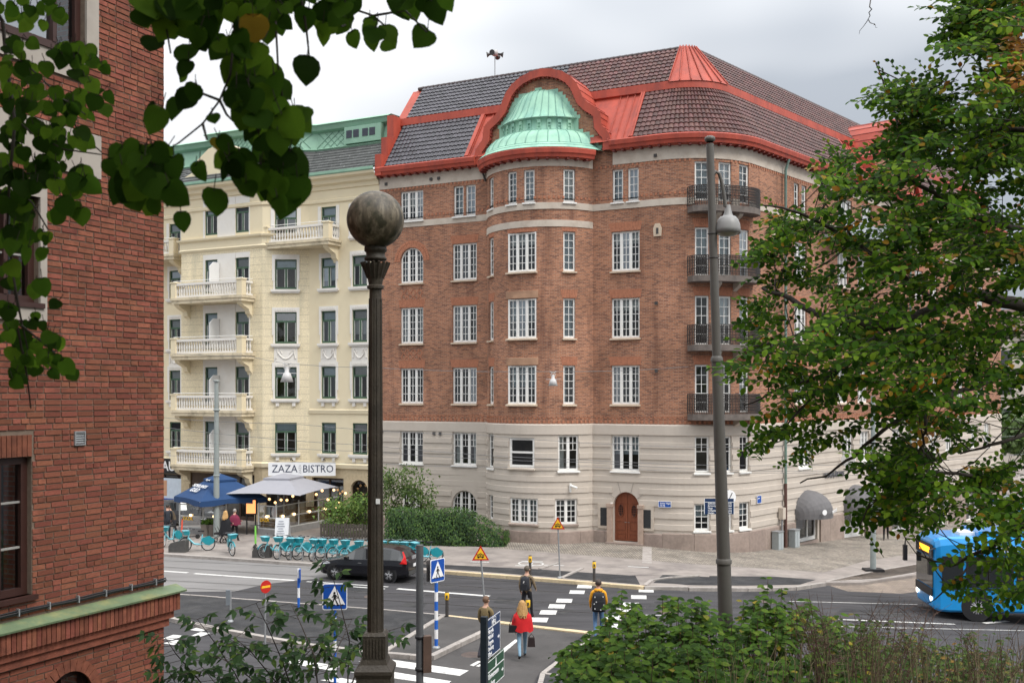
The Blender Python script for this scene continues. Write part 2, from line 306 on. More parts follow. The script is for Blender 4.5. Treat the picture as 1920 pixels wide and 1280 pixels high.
for k, (a, b) in enumerate([((882, 1053), (917, 1054)), ((1020, 1059), (1058, 1060)), ((1177, 1062), (1216, 1063.5)), ((966, 1060), (1000, 1061)), ((978, 1052), (1018, 1053)), ((560, 1010), (600, 1012))]): ribbon('path_marking', [a, b], .14, PH + .013, PAINT, pav, PH)
mbk = MB()                                                   # painted bicycle on the path
for cx, cy in ((985, 1056), (1006, 1057)):
    c = G(cx, cy, PH)
    for k in range(14):
        a0, a1 = 2 * math.pi * k / 14, 2 * math.pi * (k + 1) / 14
        mbk.quad(*[V(c.x + r_ * .34 * math.cos(t), c.y + r_ * .5 * math.sin(t), PH + .014) for r_, t in ((.75, a0), (1, a0), (1, a1), (.75, a1))])
mbk.build('painted_bicycle', PAINT, pav)
# cobbled point where the side street leaves
isl = [(1548, 1091), (1640, 1074), (1735, 1057), (1900, 1030), (1900, 1040), (1740, 1075), (1600, 1102)]
island = sheet('traffic_island', [(1548, 1089), (1640, 1070), (1735, 1054), (1860, 1032), (1870, 1036), (1740, 1068), (1650, 1084)], PH, COBBLE2, .3)
kerbs(island, [(1548, 1090), (1650, 1085), (1740, 1069), (1870, 1037)], PH, PH + .01, .16, 1.0)
kerbs(island, [(1548, 1089), (1640, 1070), (1735, 1054), (1860, 1032)], PH, PH + .01, .16, 1.0)
sheet('setts_apron', [(1545, 1094), (1650, 1088), (1745, 1072), (1880, 1040), (1960, 1060), (1800, 1100), (1690, 1112), (1590, 1108)], .004, COBBLE2, parent=ground)
# roadway: tram concrete on the left, rails, lines
sheet('tram_track_bed', [(-900, 972), (-250, 1005), (305, 1040), (600, 1060), (690, 1066), (610, 1082), (500, 1094), (440, 1108), (305, 1109), (-300, 1078), (-900, 1030)], .004, CONCRETE, parent=ground)
for k, pl in enumerate([[(-700, 991), (305, 1050), (690, 1070), (1000, 1093), (1240, 1106), (1560, 1116), (1900, 1123)], [(-700, 999), (305, 1062), (690, 1087), (1000, 1107), (1240, 1119), (1560, 1127), (1900, 1133)],
                        [(-700, 1016), (305, 1087), (640, 1106), (900, 1122), (1200, 1138), (1500, 1147), (1900, 1152)], [(-700, 1026), (305, 1099), (640, 1119), (900, 1137), (1200, 1153), (1500, 1163), (1900, 1170)]]):
    ribbon('tram_rail', pl, .055, .009, RAIL)
    if k in (1, 2): ribbon('rail_flange', [(x, y + 1.3) for x, y in pl], .025, .010, CONCRETE)
for a, b, wd in [((-200, 1035), (60, 1054), .22), ((150, 1060), (352, 1073.5), .22), ((364, 1075), (552, 1088), .22), ((575, 1090), (728, 1100), .13), ((650, 1099), (722, 1104), .13), ((745, 1103.5), (918, 1117.5), .24),
                 ((1480, 1127), (1720, 1133), .07), ((1550, 1160), (1790, 1170), .14), ((1845, 1168), (1890, 1164), .2), ((1560, 1174), (1960, 1183), .07), ((1180, 1152), (1260, 1154), .08)]:
    ribbon('lane_line', [a, ((a[0] + b[0]) / 2, (a[1] + b[1]) / 2), b], wd, .013, PAINT)
ca = .62
for x, y in [(1096, 1099.5), (1082, 1110), (1058, 1126), (1044, 1136.6), (1028, 1148), (1011, 1162), (1211.5, 1107), (1197.6, 1119.4), (1183, 1133.5), (1171, 1145), (1151, 1158), (1142, 1174)]:
    c = G(x, y); p = [c + V(sx * .29 + sy * .045, sy * .36 - sx * .03, 0) for sx, sy in ((-1, -1), (1, -1), (1, 1), (-1, 1))]
    sheet('crossing_square', [(q.x, q.y) for q in p], .015, PAINT, parent=ground, world=True)
# near islands: dark asphalt, kerbed
ia = sheet('near_pavement', [(-500, 1066), (305, 1111), (690, 1140), (834, 1152), (722, 1221), (690, 1220), (560, 1203), (420, 1178), (305, 1153), (-500, 1010 + 80)], PH, ASPHALT2, .3)
kerbs(ia, [(-500, 1090), (305, 1154), (420, 1179), (560, 1204), (690, 1221), (722, 1222)], PH, PH + .01, .2, 1.0)
kerbs(ia, [(305, 1111), (690, 1140), (832, 1152)], PH, PH + .01, .12, 1.2)
kerbs(ia, [(834, 1152), (778, 1186), (722, 1221)], PH, PH + .03, .18, 1.0)
ib = sheet('crossing_refuge', [(836, 1154), (916, 1163), (916, 1178), (806, 1229), (724, 1222)], PH, ASPHALT3, .3)
kerbs(ib, [(724, 1223), (770, 1227), (806, 1230)], PH, PH + .02, .2, 1.0); kerbs(ib, [(808, 1229), (860, 1204), (916, 1178)], PH, PH + .02, .2, 1.0)
kerbs(ib, [(838, 1155), (1100, 1186)], .02, .05, .28, .75, YELLOW, 'tactile_slab')
sheet('foot_and_cycle_path', [(810, 1231), (918, 1180), (922, 1168), (1098, 1188), (1062, 1215), (1010, 1262), (990, 1300), (640, 1300), (690, 1226)], .006, ASPHALT3, parent=ground)
ic = sheet('verge_island', [(1104, 1186), (1125, 1180), (1180, 1182), (1330, 1190), (1330, 1330), (1000, 1330), (1018, 1262), (1070, 1222), (1096, 1205)], PH, ASPHALT2, .3)
kerbs(ic, [(1180, 1182), (1125, 1180), (1106, 1186), (1098, 1204), (1070, 1222), (1018, 1262), (1000, 1330)], PH, PH + .02, .14, .9)
kerbs(ic, [(1018, 1262), (1045, 1266)], PH, PH + .02, .14, .9)
for q in ([(723, 1234), (879, 1256), (862, 1266), (672, 1239)], [(716, 1255), (846, 1276), (836, 1284), (655, 1259)], [(640, 1270), (735, 1286), (725, 1292), (600, 1274)], [(560, 1236), (640, 1248), (620, 1256), (530, 1241)],
          [(938, 1219), (966, 1198), (973, 1199), (946, 1222)], [(881, 1246), (896, 1238), (903, 1239), (888, 1248)], [(892, 1248), (907, 1240), (912, 1241), (898, 1249)],
          [(355, 1180), (372, 1175), (393, 1178), (378, 1183)], [(358, 1191), (376, 1184), (394, 1186), (376, 1193)], [(305, 1196), (325, 1189), (345, 1191), (322, 1199)], [(306, 1205), (330, 1199), (349, 1201), (325, 1208)]):
    sheet('zebra_bar', q, .012, PAINT, parent=ground)
for q in ([(640, 1098), (700, 1101), (690, 1112), (622, 1108)], [(935, 1118), (990, 1122), (985, 1134), (925, 1129)], [(1230, 1126), (1330, 1131), (1310, 1141), (1215, 1136)], [(1400, 1109), (1500, 1111), (1495, 1118), (1390, 1116)], [(760, 1128), (800, 1131), (793, 1139), (752, 1136)], [(1580, 1140), (1700, 1146), (1690, 1156), (1565, 1150)], [(1060, 1140), (1075, 1142), (1060, 1152), (1044, 1150)]): sheet('asphalt_repair', q, .005, ASPHALT2, parent=ground)
for mx_, my_ in ((887, 1227), (1252, 1148), (700, 1118), (1440, 1128)):
    man = MB(); c = G(mx_, my_); man.lathe([(0, 0), (.34, 0), (.36, -.01)], 20, (c.x, c.y, gz(c.x) + .016))
    man.build('manhole_cover', M('cast_iron', (.10, .075, .065), .6, .3, 20), ground)
# hillside the camera stands on: terrace on top, banks falling to the street
HILL = M('hill_soil', (.06, .052, .035), .95, .35, 3, .6, 20)
def hill_z(X, Y):
    s = max(0., min(1., (X + .5) / 3.5)); s = s * s * (3 - 2 * s)           # 0 on the left (steep bank), 1 on the right (long mound)
    a = max(0., min(1., (Y - 9.8) / 3.0)); zl = 4.7 * (1 - a) - .4 * a
    b_ = max(0., min(1., (Y - 11.0) / 14.0)); zr = 4.6 * (1 - b_ ** 1.25) - .9 * b_
    return zl * (1 - s) + zr * s
hb = MB(); xs = [-40, -20, -10, -6, -4, -2.5, -1.5] + [-1 + .35 * i for i in range(14)] + [4, 5, 6.5, 8, 10, 13, 18, 26, 40]; ys = [-45, -20, -5, 4, 8, 9.4, 9.8] + [10.2 + .5 * i for i in range(32)]
for X in xs: pass
hb.add([(X, Y, hill_z(X, Y)) for Y in ys for X in xs], [(j * len(xs) + i, j * len(xs) + i + 1, (j + 1) * len(xs) + i + 1, (j + 1) * len(xs) + i) for j in range(len(ys) - 1) for i in range(len(xs) - 1)], 0, None, True)
hb.build('hillside', HILL, kind='structure')
# ================================================================ PATHS AND WALLS
class Path:
    def __init__(s): s.seg = []; s.L = 0.
    def line(s, p, q):
        p, q = Vector(p[:2]), Vector(q[:2]); d = (q - p); l = d.length; d /= l
        s.seg.append((s.L, l, 'l', p, d)); s.L += l; return s
    def arc(s, c, r, n0, e0, ang):     # n0 outward normal at start, e0 tangent at start, turning from n0 towards e0
        s.seg.append((s.L, abs(r * ang), 'a', Vector(c), r, Vector(n0), Vector(e0), ang)); s.L += abs(r * ang); return s
    def at(s, t):
        for g in s.seg:
            if t <= g[0] + g[1] + 1e-9 or g is s.seg[-1]:
                q = t - g[0]
                if g[2] == 'l': return g[3] + g[4] * q, g[4], Vector((g[4].y, -g[4].x))
                a = g[7] * q / g[1]; n = g[5] * math.cos(a) + g[6] * math.sin(a); e = g[6] * math.cos(a) - g[5] * math.sin(a)
                return g[3] + n * g[4], e, n
    def p(s, t, off, z):
        a, e, n = s.at(t); return Vector((a.x + n.x * off, a.y + n.y * off, z))
    def breaks(s, s0, s1, step=.32, extra=()):
        b = {round(s0, 5), round(s1, 5)}
        for g in s.seg:
            for q in (g[0], g[0] + g[1]):
                if s0 < q < s1: b.add(round(q, 5))
            if g[2] == 'a':
                n = max(2, int(g[1] / step))
                for k in range(n + 1):
                    q = g[0] + g[1] * k / n
                    if s0 < q < s1: b.add(round(q, 5))
        for q in extra:
            if s0 < q < s1: b.add(round(q, 5))
        r = sorted(b); o = [r[0]]
        for q in r[1:]:
            if q - o[-1] > 1e-4: o.append(q)
        return o
def inside(ops, s, z): return any(o[0] < s < o[1] and o[2] < z < o[3] for o in ops)
def wall(mb, path, s0, s1, z0, z1, ops=(), off=0., reveal=.2, mi=0, mrev=None, step=.32, rot=False):
    ops = [o for o in ops if o[1] > s0 and o[0] < s1 and o[3] > z0 and o[2] < z1]
    S = path.breaks(s0, s1, step, [q for o in ops for q in o[:2]]); Z = sorted({z0, z1} | {q for o in ops for q in o[2:4] if z0 < q < z1})
    for i in range(len(S) - 1):
        for j in range(len(Z) - 1):
            a, b, c, d = S[i], S[i + 1], Z[j], Z[j + 1]
            if inside(ops, (a + b) / 2, (c + d) / 2): continue
            uv = [(a, c), (b, c), (b, d), (a, d)]
            if rot: uv = [(q[1], q[0]) for q in uv]
            mb.quad(path.p(a, off, c), path.p(b, off, c), path.p(b, off, d), path.p(a, off, d), mi, uv)
    mr = mi if mrev is None else mrev
    for o in ops:
        sa, sb, za, zb = o[:4]; za, zb = max(za, z0), min(zb, z1); arch = o[4] if len(o) > 4 else 0
        I, J = off, off - reveal; zt = zb
        if arch:                                               # round or segmental head: fill the corners
            c = (sa + sb) / 2; hw = (sb - sa) / 2; zs = o[3] - arch; n = 12
            pr = [(c - hw * math.cos(math.pi * k / n), zs + arch * math.sin(math.pi * k / n)) for k in range(n + 1)]
            for k in range(n):
                (x0, y0), (x1, y1) = pr[k], pr[k + 1]
                mb.quad(path.p(x0, off, y0), path.p(x1, off, y1), path.p(x1, off, zb), path.p(x0, off, zb), mi, [(x0, y0), (x1, y1), (x1, zb), (x0, zb)])
                mb.quad(path.p(x0, I, y0), path.p(x0, J, y0), path.p(x1, J, y1), path.p(x1, I, y1), mr, [(x0, 0), (x0, .2), (x1, .2), (x1, 0)])
            zt = zs
        else: mb.quad(path.p(sa, I, zb), path.p(sa, J, zb), path.p(sb, J, zb), path.p(sb, I, zb), mr, [(sa, 0), (sa, .2), (sb, .2), (sb, 0)])
        mb.quad(path.p(sa, I, za), path.p(sb, I, za), path.p(sb, J, za), path.p(sa, J, za), mr, [(sa, 0), (sb, 0), (sb, .2), (sa, .2)])
        mb.quad(path.p(sa, I, za), path.p(sa, J, za), path.p(sa, J, zt), path.p(sa, I, zt), mr, [(0, za), (.2, za), (.2, zt), (0, zt)])
        mb.quad(path.p(sb, J, za), path.p(sb, I, za), path.p(sb, I, zt), path.p(sb, J, zt), mr, [(.2, za), (0, za), (0, zt), (.2, zt)])
def band(mb, path, s0, s1, prof, ops=(), mi=0, step=.32, caps=True, uvm=False):   # prof: [(off, z)] from bottom-back round the front to top-back
    S = path.breaks(s0, s1, step, [q for o in ops for q in o[:2]]); zm = sum(q[1] for q in prof) / len(prof); n = len(prof); run = None
    for i in range(len(S) - 1):
        a, b = S[i], S[i + 1]
        if inside(ops, (a + b) / 2, zm): 
            if run is not None and caps: mb.add([path.p(a, *q) for q in prof], [tuple(range(n))], mi)
            run = None; continue
        if run is None and caps: mb.add([path.p(a, *q) for q in prof], [tuple(reversed(range(n)))], mi)
        run = b
        for k in range(n - 1):
            (o0, y0), (o1, y1) = prof[k], prof[k + 1]
            uv = [(a, y0 + o0), (b, y0 + o0), (b, y1 + o1), (a, y1 + o1)] if uvm else None
            mb.quad(path.p(a, o0, y0), path.p(b, o0, y0), path.p(b, o1, y1), path.p(a, o1, y1), mi, uv)
    if run is not None and caps: mb.add([path.p(run, *q) for q in prof], [tuple(range(n))], mi)
def runs(path, s0, s1, prof, ops, name, mat, parent):      # a band broken by openings, every run its own object
    S = path.breaks(s0, s1, .32, [q for o in ops for q in o[:2]]); st = None; zm = sum(q[1] for q in prof) / len(prof)
    for a, b in zip(S, S[1:]):
        ins = inside(ops, (a + b) / 2, zm)
        if not ins and st is None: st = a
        if st is not None and (ins or b == S[-1]):
            en = a if ins else b; mb = MB(); band(mb, path, st, en, prof); mb.build(name, mat, parent); st = None
def frame_at(path, s):
    a, e, n = path.at(s); return Vector((a.x, a.y, 0)), Vector((e.x, e.y, 0)), Vector((n.x, n.y, 0))
def obx(mb, o, e, n, s0, s1, d0, d1, z0, z1, mi=0):      # box in a wall frame: along s, outward d, up z
    mb.obox(o + e * s0 + n * d1 + V(0, 0, z0), e * (s1 - s0), n * (d0 - d1), V(0, 0, z1 - z0), mi)
CURT = [M('curtain_white', (.62, .62, .60), .9, .1, 8), M('curtain_blue_grey', (.40, .45, .48), .9, .1, 8), M('blind_grey', (.34, .33, .32), .9, .1, 8)]
LAMPSHADE = M('lampshade', (.7, .68, .62), .8, .05, 5)
def window(parent, path, sc, w, z0, z1, nc=3, nr=5, npc=2, mat=WHITE, rec=.13, arch=0., upper=None, sill=.07, sillm=None, fw=.065, mull=.115, gb=.028, curtain=None, topbar=None, lamp=False, sd=.12, label=None):
    o, e, n = frame_at(path, sc); o = o - n * rec; h = w / 2; mb = MB(); ncw = (w - 2 * fw - (nc - 1) * mull) / nc
    zs = z1 - arch
    obx(mb, o, e, n, -h, -h + fw, -.04, .04, z0, zs); obx(mb, o, e, n, h - fw, h, -.04, .04, z0, zs); obx(mb, o, e, n, -h + fw, h - fw, -.04, .04, z0, z0 + fw * 1.3)
    if arch:
        k = 14; P = [(math.cos(math.pi * i / k), math.sin(math.pi * i / k)) for i in range(k + 1)]
        for i in range(k):
            (c0, s0), (c1, s1) = P[i], P[i + 1]
            q = [o + e * (h * c0) + V(0, 0, zs + arch * s0), o + e * (h * c1) + V(0, 0, zs + arch * s1), o + e * ((h - fw) * c1) + V(0, 0, zs + (arch - fw) * s1), o + e * ((h - fw) * c0) + V(0, 0, zs + (arch - fw) * s0)]
            mb.ext([p + n * .04 for p in q], -n * .08)
    else: obx(mb, o, e, n, -h + fw, h - fw, -.04, .04, z1 - fw, z1)
    zb, zt = z0 + fw * 1.3, z1 - fw; ub = upper if upper else None
    for c in range(nc):
        a = -h + fw + c * (ncw + mull); b = a + ncw; ztc = zt
        if arch: m_ = max(abs(a), abs(b)) * .93; ztc = zs + arch * math.sqrt(max(0, 1 - (m_ / h) ** 2)) - fw * .8
        if c: obx(mb, o, e, n, a - mull, a, -.035, .05, zb, zt if not arch else zs + arch * math.sqrt(max(0, 1 - (a / h) ** 2)) - fw)
        sash = .024
        obx(mb, o, e, n, a, a + sash, -.02, .028, zb, ztc); obx(mb, o, e, n, b - sash, b, -.02, .028, zb, ztc); obx(mb, o, e, n, a + sash, b - sash, -.02, .028, zb, zb + sash); 
        if not arch: obx(mb, o, e, n, a + sash, b - sash, -.02, .028, zt - sash, zt)
        lo = zb if not upper else zb + (zt - zb) * upper
        for r in range(1 if not upper else 0, nr):
            z = lo + (zt - lo) * r / nr
            if arch and z > ztc + .02: 
                continue
            obx(mb, o, e, n, a + sash, b - sash, -.012, .022, z - gb / 2, z + gb / 2)
        for k in range(1, npc):
            x = a + (b - a) * k / npc; zk = zt if not arch else zs + arch * math.sqrt(max(0, 1 - (x / h) ** 2)) - fw
            obx(mb, o, e, n, x - gb / 2, x + gb / 2, -.012, .022, lo, zk)
        if arch and c == 1:
            for r in range(3): z = ztc + .0
    if topbar: obx(mb, o, e, n, -h + fw, h - fw, -.035, .05, topbar - .05, topbar + .05)
    win = mb.build('window', mat, parent, label)
    for c in range(nc):
        a = -h + fw + c * (ncw + mull); b = a + ncw; g = MB()
        if arch:
            k = 6; xs = [a + (b - a) * i / k for i in range(k + 1)]
            g.add([o + e * x + V(0, 0, zb) for x in xs] + [o + e * x + V(0, 0, zs + arch * math.sqrt(max(0.0, 1 - (x / h) ** 2)) - fw * .5) for x in xs], [(i, i + 1, i + k + 2, i + k + 1) for i in range(k)])
        else:
            j = [n * random.uniform(-.009, .009) for _ in range(3)]; g.quad(o + e * a + j[0] + V(0, 0, zb), o + e * b + j[1] + V(0, 0, zb), o + e * b + j[1] + j[2] + V(0, 0, zt), o + e * a + j[0] + j[2] + V(0, 0, zt))
        g.build('pane', GLASS, win)
    if sill:
        mb = MB(); so_ = h + .06
        mb.add([o + e * sx + n * d + V(0, 0, z) for sx in (-so_, so_) for d, z in ((.0, z0 - sill - .03), (rec + sd, z0 - sill - .03), (rec + sd, z0 - sill * .4), (-.0, z0 + .01))], [(0, 1, 2, 3), (7, 6, 5, 4), (0, 4, 5, 1), (1, 5, 6, 2), (2, 6, 7, 3), (3, 7, 4, 0)])
        mb.build('sill', sillm or mat, win)
    if curtain is not None:
        kind, ci = curtain; mb = MB(); d = -.16
        def drape(x0, x1, y0, y1):
            k = max(3, int((x1 - x0) / .05)); P = [x0 + (x1 - x0) * i / k for i in range(k + 1)]
            mb.add([o + e * x + n * (d + (.02 if i % 2 else -.02)) + V(0, 0, z) for z in (y0, y1) for i, x in enumerate(P)], [(i, i + 1, i + k + 2, i + k + 1) for i in range(k)], 0, None, True)
        zr = zs if arch else zt
        if kind == 'full': drape(-h + fw, h - fw, zb, zr)
        elif kind == 'sides': drape(-h + fw, -h + .22 * w, zb, zr); drape(h - .22 * w, h - fw, zb, zr)
        elif kind == 'left': drape(-h + fw, -h + .35 * w, zb, zr)
        elif kind == 'half': drape(-h + fw, h - fw, zb + (zr - zb) * .45, zr)
        elif kind == 'quarter': drape(-h + fw, h - fw, zb + (zr - zb) * .7, zr)
        mb.build('curtain', CURT[ci], win)
    if lamp:
        mb = MB(); c = o + e * (random.choice((-.3, .3)) * w) - n * .22
        mb.lathe([(.07, z0 + .1), (.02, z0 + .13), (.02, z0 + .34), (.15, z0 + .34), (.10, z0 + .55), (.0, z0 + .55)], 10, (c.x, c.y, 0)); mb.build('table_lamp', LAMPSHADE, win)
    return win
# ================================================================ MAIN BRICK BUILDING
BRICK = MBRICK('main_brick', (.405, .178, .103), (.14, .058, .046), (.34, .245, .18), .25, .0745, .011, bias=-.18, var=.2, vscale=.45, bump=.3)
STONE = M('limestone_render', (.525, .465, .402), .85, .07, .8, .12, 30, dirt=(.38, .33, .28), dscale=.8, damt=.45)
STONE2 = M('limestone_band', (.52, .455, .385), .85, .1, 1.2, .1, 30, dirt=(.33, .26, .20), dscale=1.5, damt=.45)
GRANITE = M('granite_plinth', (.30, .235, .20), .8, .15, 6, .25, 60, orand=.1, dirt=(.17, .13, .11), dscale=1.1, damt=.5)
RED = M('red_sheet_metal', (.395, .072, .045), .52, .22, 1.4, .08, 5, dirt=(.25, .055, .042), dscale=1.6, damt=.8, stretch=(1, 1, .35), spec=.3, detail=8)
COPPER = M('copper_patina', (.30, .52, .395), .65, .16, 1.6, .08, 8, dirt=(.17, .35, .30), dscale=1.4, damt=.7, stretch=(1, 1, .3), detail=8, spec=.25)
TILE_B = M('roof_tile_blue_black', (.042, .038, .046), .36, .35, 7, spec=.45, attr=True, orand=.35)
TILE_R = M('roof_tile_brown', (.092, .040, .035), .45, .35, 7, spec=.26, attr=True, orand=.35)
WOOD = M('door_wood', (.20, .055, .022), .45, .25, 3, stretch=(6, 6, .6), coat=.2)
SILLST = M('sill_stone', (.56, .45, .34), .8, .1, 4)
P0 = V(5.84, 52.96); E_ = V(.8918, -.4524); N_ = V(-.4524, -.8918); R_ = V(.6658, .7462); N2 = V(.7462, -.6658)
UL, UB0, UB1, UI = -15.07, -8.05, -1.85, 4.926
BR, BB = 3.4, 2.0; UC = (UB0 + UB1) / 2
bth = math.asin((UB1 - UB0) / 2 / BR); bc = P0 + E_ * UC - N_ * (BR - BB)
T_ = 3.2; HALF = R(75.2) / 2; CR_ = T_ / math.tan(HALF); cs = P0 + E_ * (UI - T_); cc = cs - N_ * CR_
VL = 40.0
mp_ = Path(); mp_.line(P0 + E_ * UL, P0 + E_ * UB0)
n0 = N_ * math.cos(bth) - E_ * math.sin(bth); e0 = E_ * math.cos(bth) + N_ * math.sin(bth)
mp_.arc(bc, BR, n0, e0, 2 * bth); mp_.line(P0 + E_ * UB1, cs); mp_.arc(cc, CR_, N_, E_, 2 * HALF)
q1 = mp_.at(mp_.L)[0]; mp_.line(q1, q1 + R_ * VL)
SB0 = mp_.seg[1][0]; SB1 = SB0 + mp_.seg[1][1]; SC0 = mp_.seg[3][0]; SV0 = mp_.seg[4][0]; ST = mp_.L
def sL(u): return u - UL
def sB(deg): return SB0 + BR * (R(deg) + bth)
def sR(u): return SB1 + (u - UB1)
def sC(deg): return SC0 + CR_ * R(deg)
def sV(v): return SV0 + v
mbase = P0 + N_ * 0
MAIN = thing('apartment_building', 'red brick corner apartment house with rounded bay, copper dome and tiled mansard roof', 'building', (mbase.x, mbase.y, 0))
ROWS = [(7.22, 9.2), (10.6, 12.63), (14.02, 16.03)]; TOP = (17.55, 19.22); ROW1 = (3.83, 5.64)
# window schedule: (s centre, width, z0, z1, casements, rows, panes, extra)
W = []
def add(s, w, z, nc, nr=4, npc=2, **k): W.append((s, w, z[0], z[1], nc, nr, npc, k))
def cur(): 
    r = random.random()
    return ('sides', random.choice((0, 1))) if r < .25 else ('full', 1) if r < .32 else ('half', 1) if r < .42 else ('quarter', 2) if r < .55 else ('left', 1) if r < .75 else None
cA, cB, cC = -12.9, -9.48, -.07
for i, z in enumerate(ROWS):
    if i == 2: add(sL(cA), 1.5, (14.02, 16.0), 3, 5, arch=.75, curtain=('sides', 1))
    else: add(sL(cA), 1.5, z, 3, 4 + (i > 0), curtain=cur(), lamp=i == 0)
    add(sL(cB), 1.52, z, 3, 5 if i else 4, curtain=('half', 1) if i == 2 else cur(), lamp=i == 0); add(sR(cC), 1.52, z, 3, 5, curtain=('half', 1) if i == 2 else ('left', 1) if i == 0 else None, lamp=i == 0)
    add(sB(-.8), 1.62, z, 3, 5, curtain=('half', 1) if i == 2 else ('sides', 2)); add(sB(41.8), .64, z, 1, 5, curtain=('full', 1) if i else ('left', 1), lamp=i == 0); add(sB(-41.8), .64, z, 1, 5)
    for d, cu in ((29.5, ('half', 1)), (46.5, ('full', 1) if i else None), (63.5, ('full', 0))): add(sC(d), .70, (z[0] - .42, z[1]), 1, 5, curtain=cu if i == 2 else (cu if d > 30 else None), sill=0, lamp=d < 30)
add(sL(cA), 1.5, TOP, 3, 4, curtain=('half', 0))
for c in (cB - .38, cB + .38): add(sL(c), .62, TOP, 1, 4, curtain=('full', 1))
for c in (cC - .42, cC + .42): add(sR(c), .58, TOP, 1, 4, curtain=('full', 1))
for d in (-10.5, 6.5): add(sB(d), .58, TOP, 1, 5, curtain=('full', 1))
add(sB(41.8), .62, TOP, 1, 4, curtain=('full', 0)); add(sB(-41.8), .62, TOP, 1, 4)
for d in (29.5, 46.5, 63.5): add(sC(d), .72, (TOP[0] - .2, TOP[1] + .1), 1, 5, curtain=('full', 1), sill=0)
# stone storey
for s in (sL(cA), sL(cB), sR(cC)): add(s, 1.5, ROW1, 3, 2, upper=.58, curtain=cur(), sillm=WHITE)
add(sB(-.8), 1.45, (3.95, 5.5), 1, 2, 1, curtain=None, topbar=4.75, sillm=STONE2, fw=.1); add(sB(41), 1.08, ROW1, 2, 2, upper=.58, curtain=('left', 0), sillm=WHITE); add(sB(-41.8), .8, ROW1, 1, 2, upper=.58, sillm=WHITE)
for d in (29.5, 46.5, 63.5): add(sC(d), .72, ROW1, 1, 2, upper=.58, sillm=WHITE)
# ground storey
add(sL(cB), 1.55, (.55, 2.45), 3, 5, arch=.78, sill=0); add(sL(cA), 1.3, (.5, 2.4), 3, 4, curtain=None, sillm=WHITE)
add(sB(1.2), 1.55, (1.1, 2.4), 3, 4, curtain=('full', 2), sillm=GRANITE); add(sB(39), 1.15, (1.1, 2.4), 2, 4, curtain=('quarter', 2), sillm=GRANITE); add(sB(-41.8), .7, (1.1, 2.4), 1, 4, sillm=GRANITE)
for d in (29.5, 46.5, 63.5): add(sC(d), .78, (.95, 2.3), 1, 4, curtain=('half', 1), sillm=WHITE)
# right-hand front
for k, z in enumerate(ROWS):
    for v in (5.2, 10.6, 13.4, 22.5, 25.2, 30.5, 35.0): add(sV(v), 1.45, z, 3, 4, curtain=cur())
for v in (4.7, 5.6, 22.2, 23.1, 30, 30.9): add(sV(v), .6, TOP, 1, 4, curtain=('full', 1))
add(sV(10.9), 1.9, TOP, 3, 3, curtain=('full', 0)); add(sV(14.0), 1.5, TOP, 3, 4)
for v in (5.6, 11.2, 13.6, 18.6, 22.5, 25.2, 28.2, 33.5, 36.5): add(sV(v), 1.45, (3.7, 5.5), 3, 2, upper=.58, curtain=cur(), sillm=WHITE)
shops = [(5.9, 2.6), (12.05, 2.6), (19.3, 2.9), (26.5, 2.6), (33.0, 2.6)]
OPS = [(s - w_ / 2, s + w_ / 2, z0, z1, k.get('arch', 0)) for s, w_, z0, z1, nc, nr, npc, k in W]
DOOR = (sR(-.72), sR(.66), .22, 2.76, .69); OPS.append(DOOR)
SHOP = [(sV(v - w_ / 2), sV(v + w_ / 2), -1.6, 1.45, 0) for v, w_ in shops]; OPS += SHOP
ZS, ZE = 6.2, 20.15
bw = MB()
wall(bw, mp_, 0, ST, ZS, 17.25, OPS, 0, .22); wall(bw, mp_, 0, ST, 17.72, 19.45, OPS, .0, .22); wall(bw, mp_, 0, ST, 17.25, 17.72, OPS, 0, .2)
bw.build('brick_wall', [BRICK], MAIN)
sw = MB(); wall(sw, mp_, 0, ST, -2.6, ZS, OPS, .03, .25); sw.build('stone_wall', [STONE], MAIN)
# projecting courses of the stone storeys
prev = None
for z in [5.02 - .585 * k for k in range(8)]:
    mb = MB(); z0, z1 = z, z + .30
    ops2 = [(o[0] - .04, o[1] + .04, o[2] - .1, o[3] + .08) for o in OPS if o[3] > z0 and o[2] < z1]
    S = mp_.breaks(0, ST, .32, [q for o in ops2 for q in o[:2]]); zm = (z0 + z1) / 2
    ops3 = [(o[0], o[1], -9, 99) for o in ops2]
    runs(mp_, 0, ST, [(.03, z0), (.075, z0 + .012), (.075, z1 - .012), (.03, z1)], ops3, 'stone_course', STONE, MAIN)
mb = MB(); band(mb, mp_, 0, ST, [(.0, 5.66), (.085, 5.68), (.085, 6.16), (.0, 6.22)], []); mb.build('stone_band', STONE, MAIN)
for z0, z1, a, b in ((17.18, 17.52, 0, ST), (16.28, 16.62, SB0, SB1), (19.46, 20.3, 0, SB0), (19.36, 19.86, SB0 + .05, SB1 - .05), (19.46, 20.3, SB1 + 1.1, ST)):
    ops3 = [(o[0] - .02, o[1] + .02, -9, 99) for o in OPS if o[3] > z0 and o[2] < z1]
    runs(mp_, a, b, [(.0, z0), (.04, z0), (.04, z1), (.0, z1)], ops3, 'stone_band', STONE2, MAIN)
mb = MB(); wall(mb, mp_, 0, ST, 19.45, 20.3, [], -.001, .1); mb.build('upper_wall', [BRICK], MAIN)
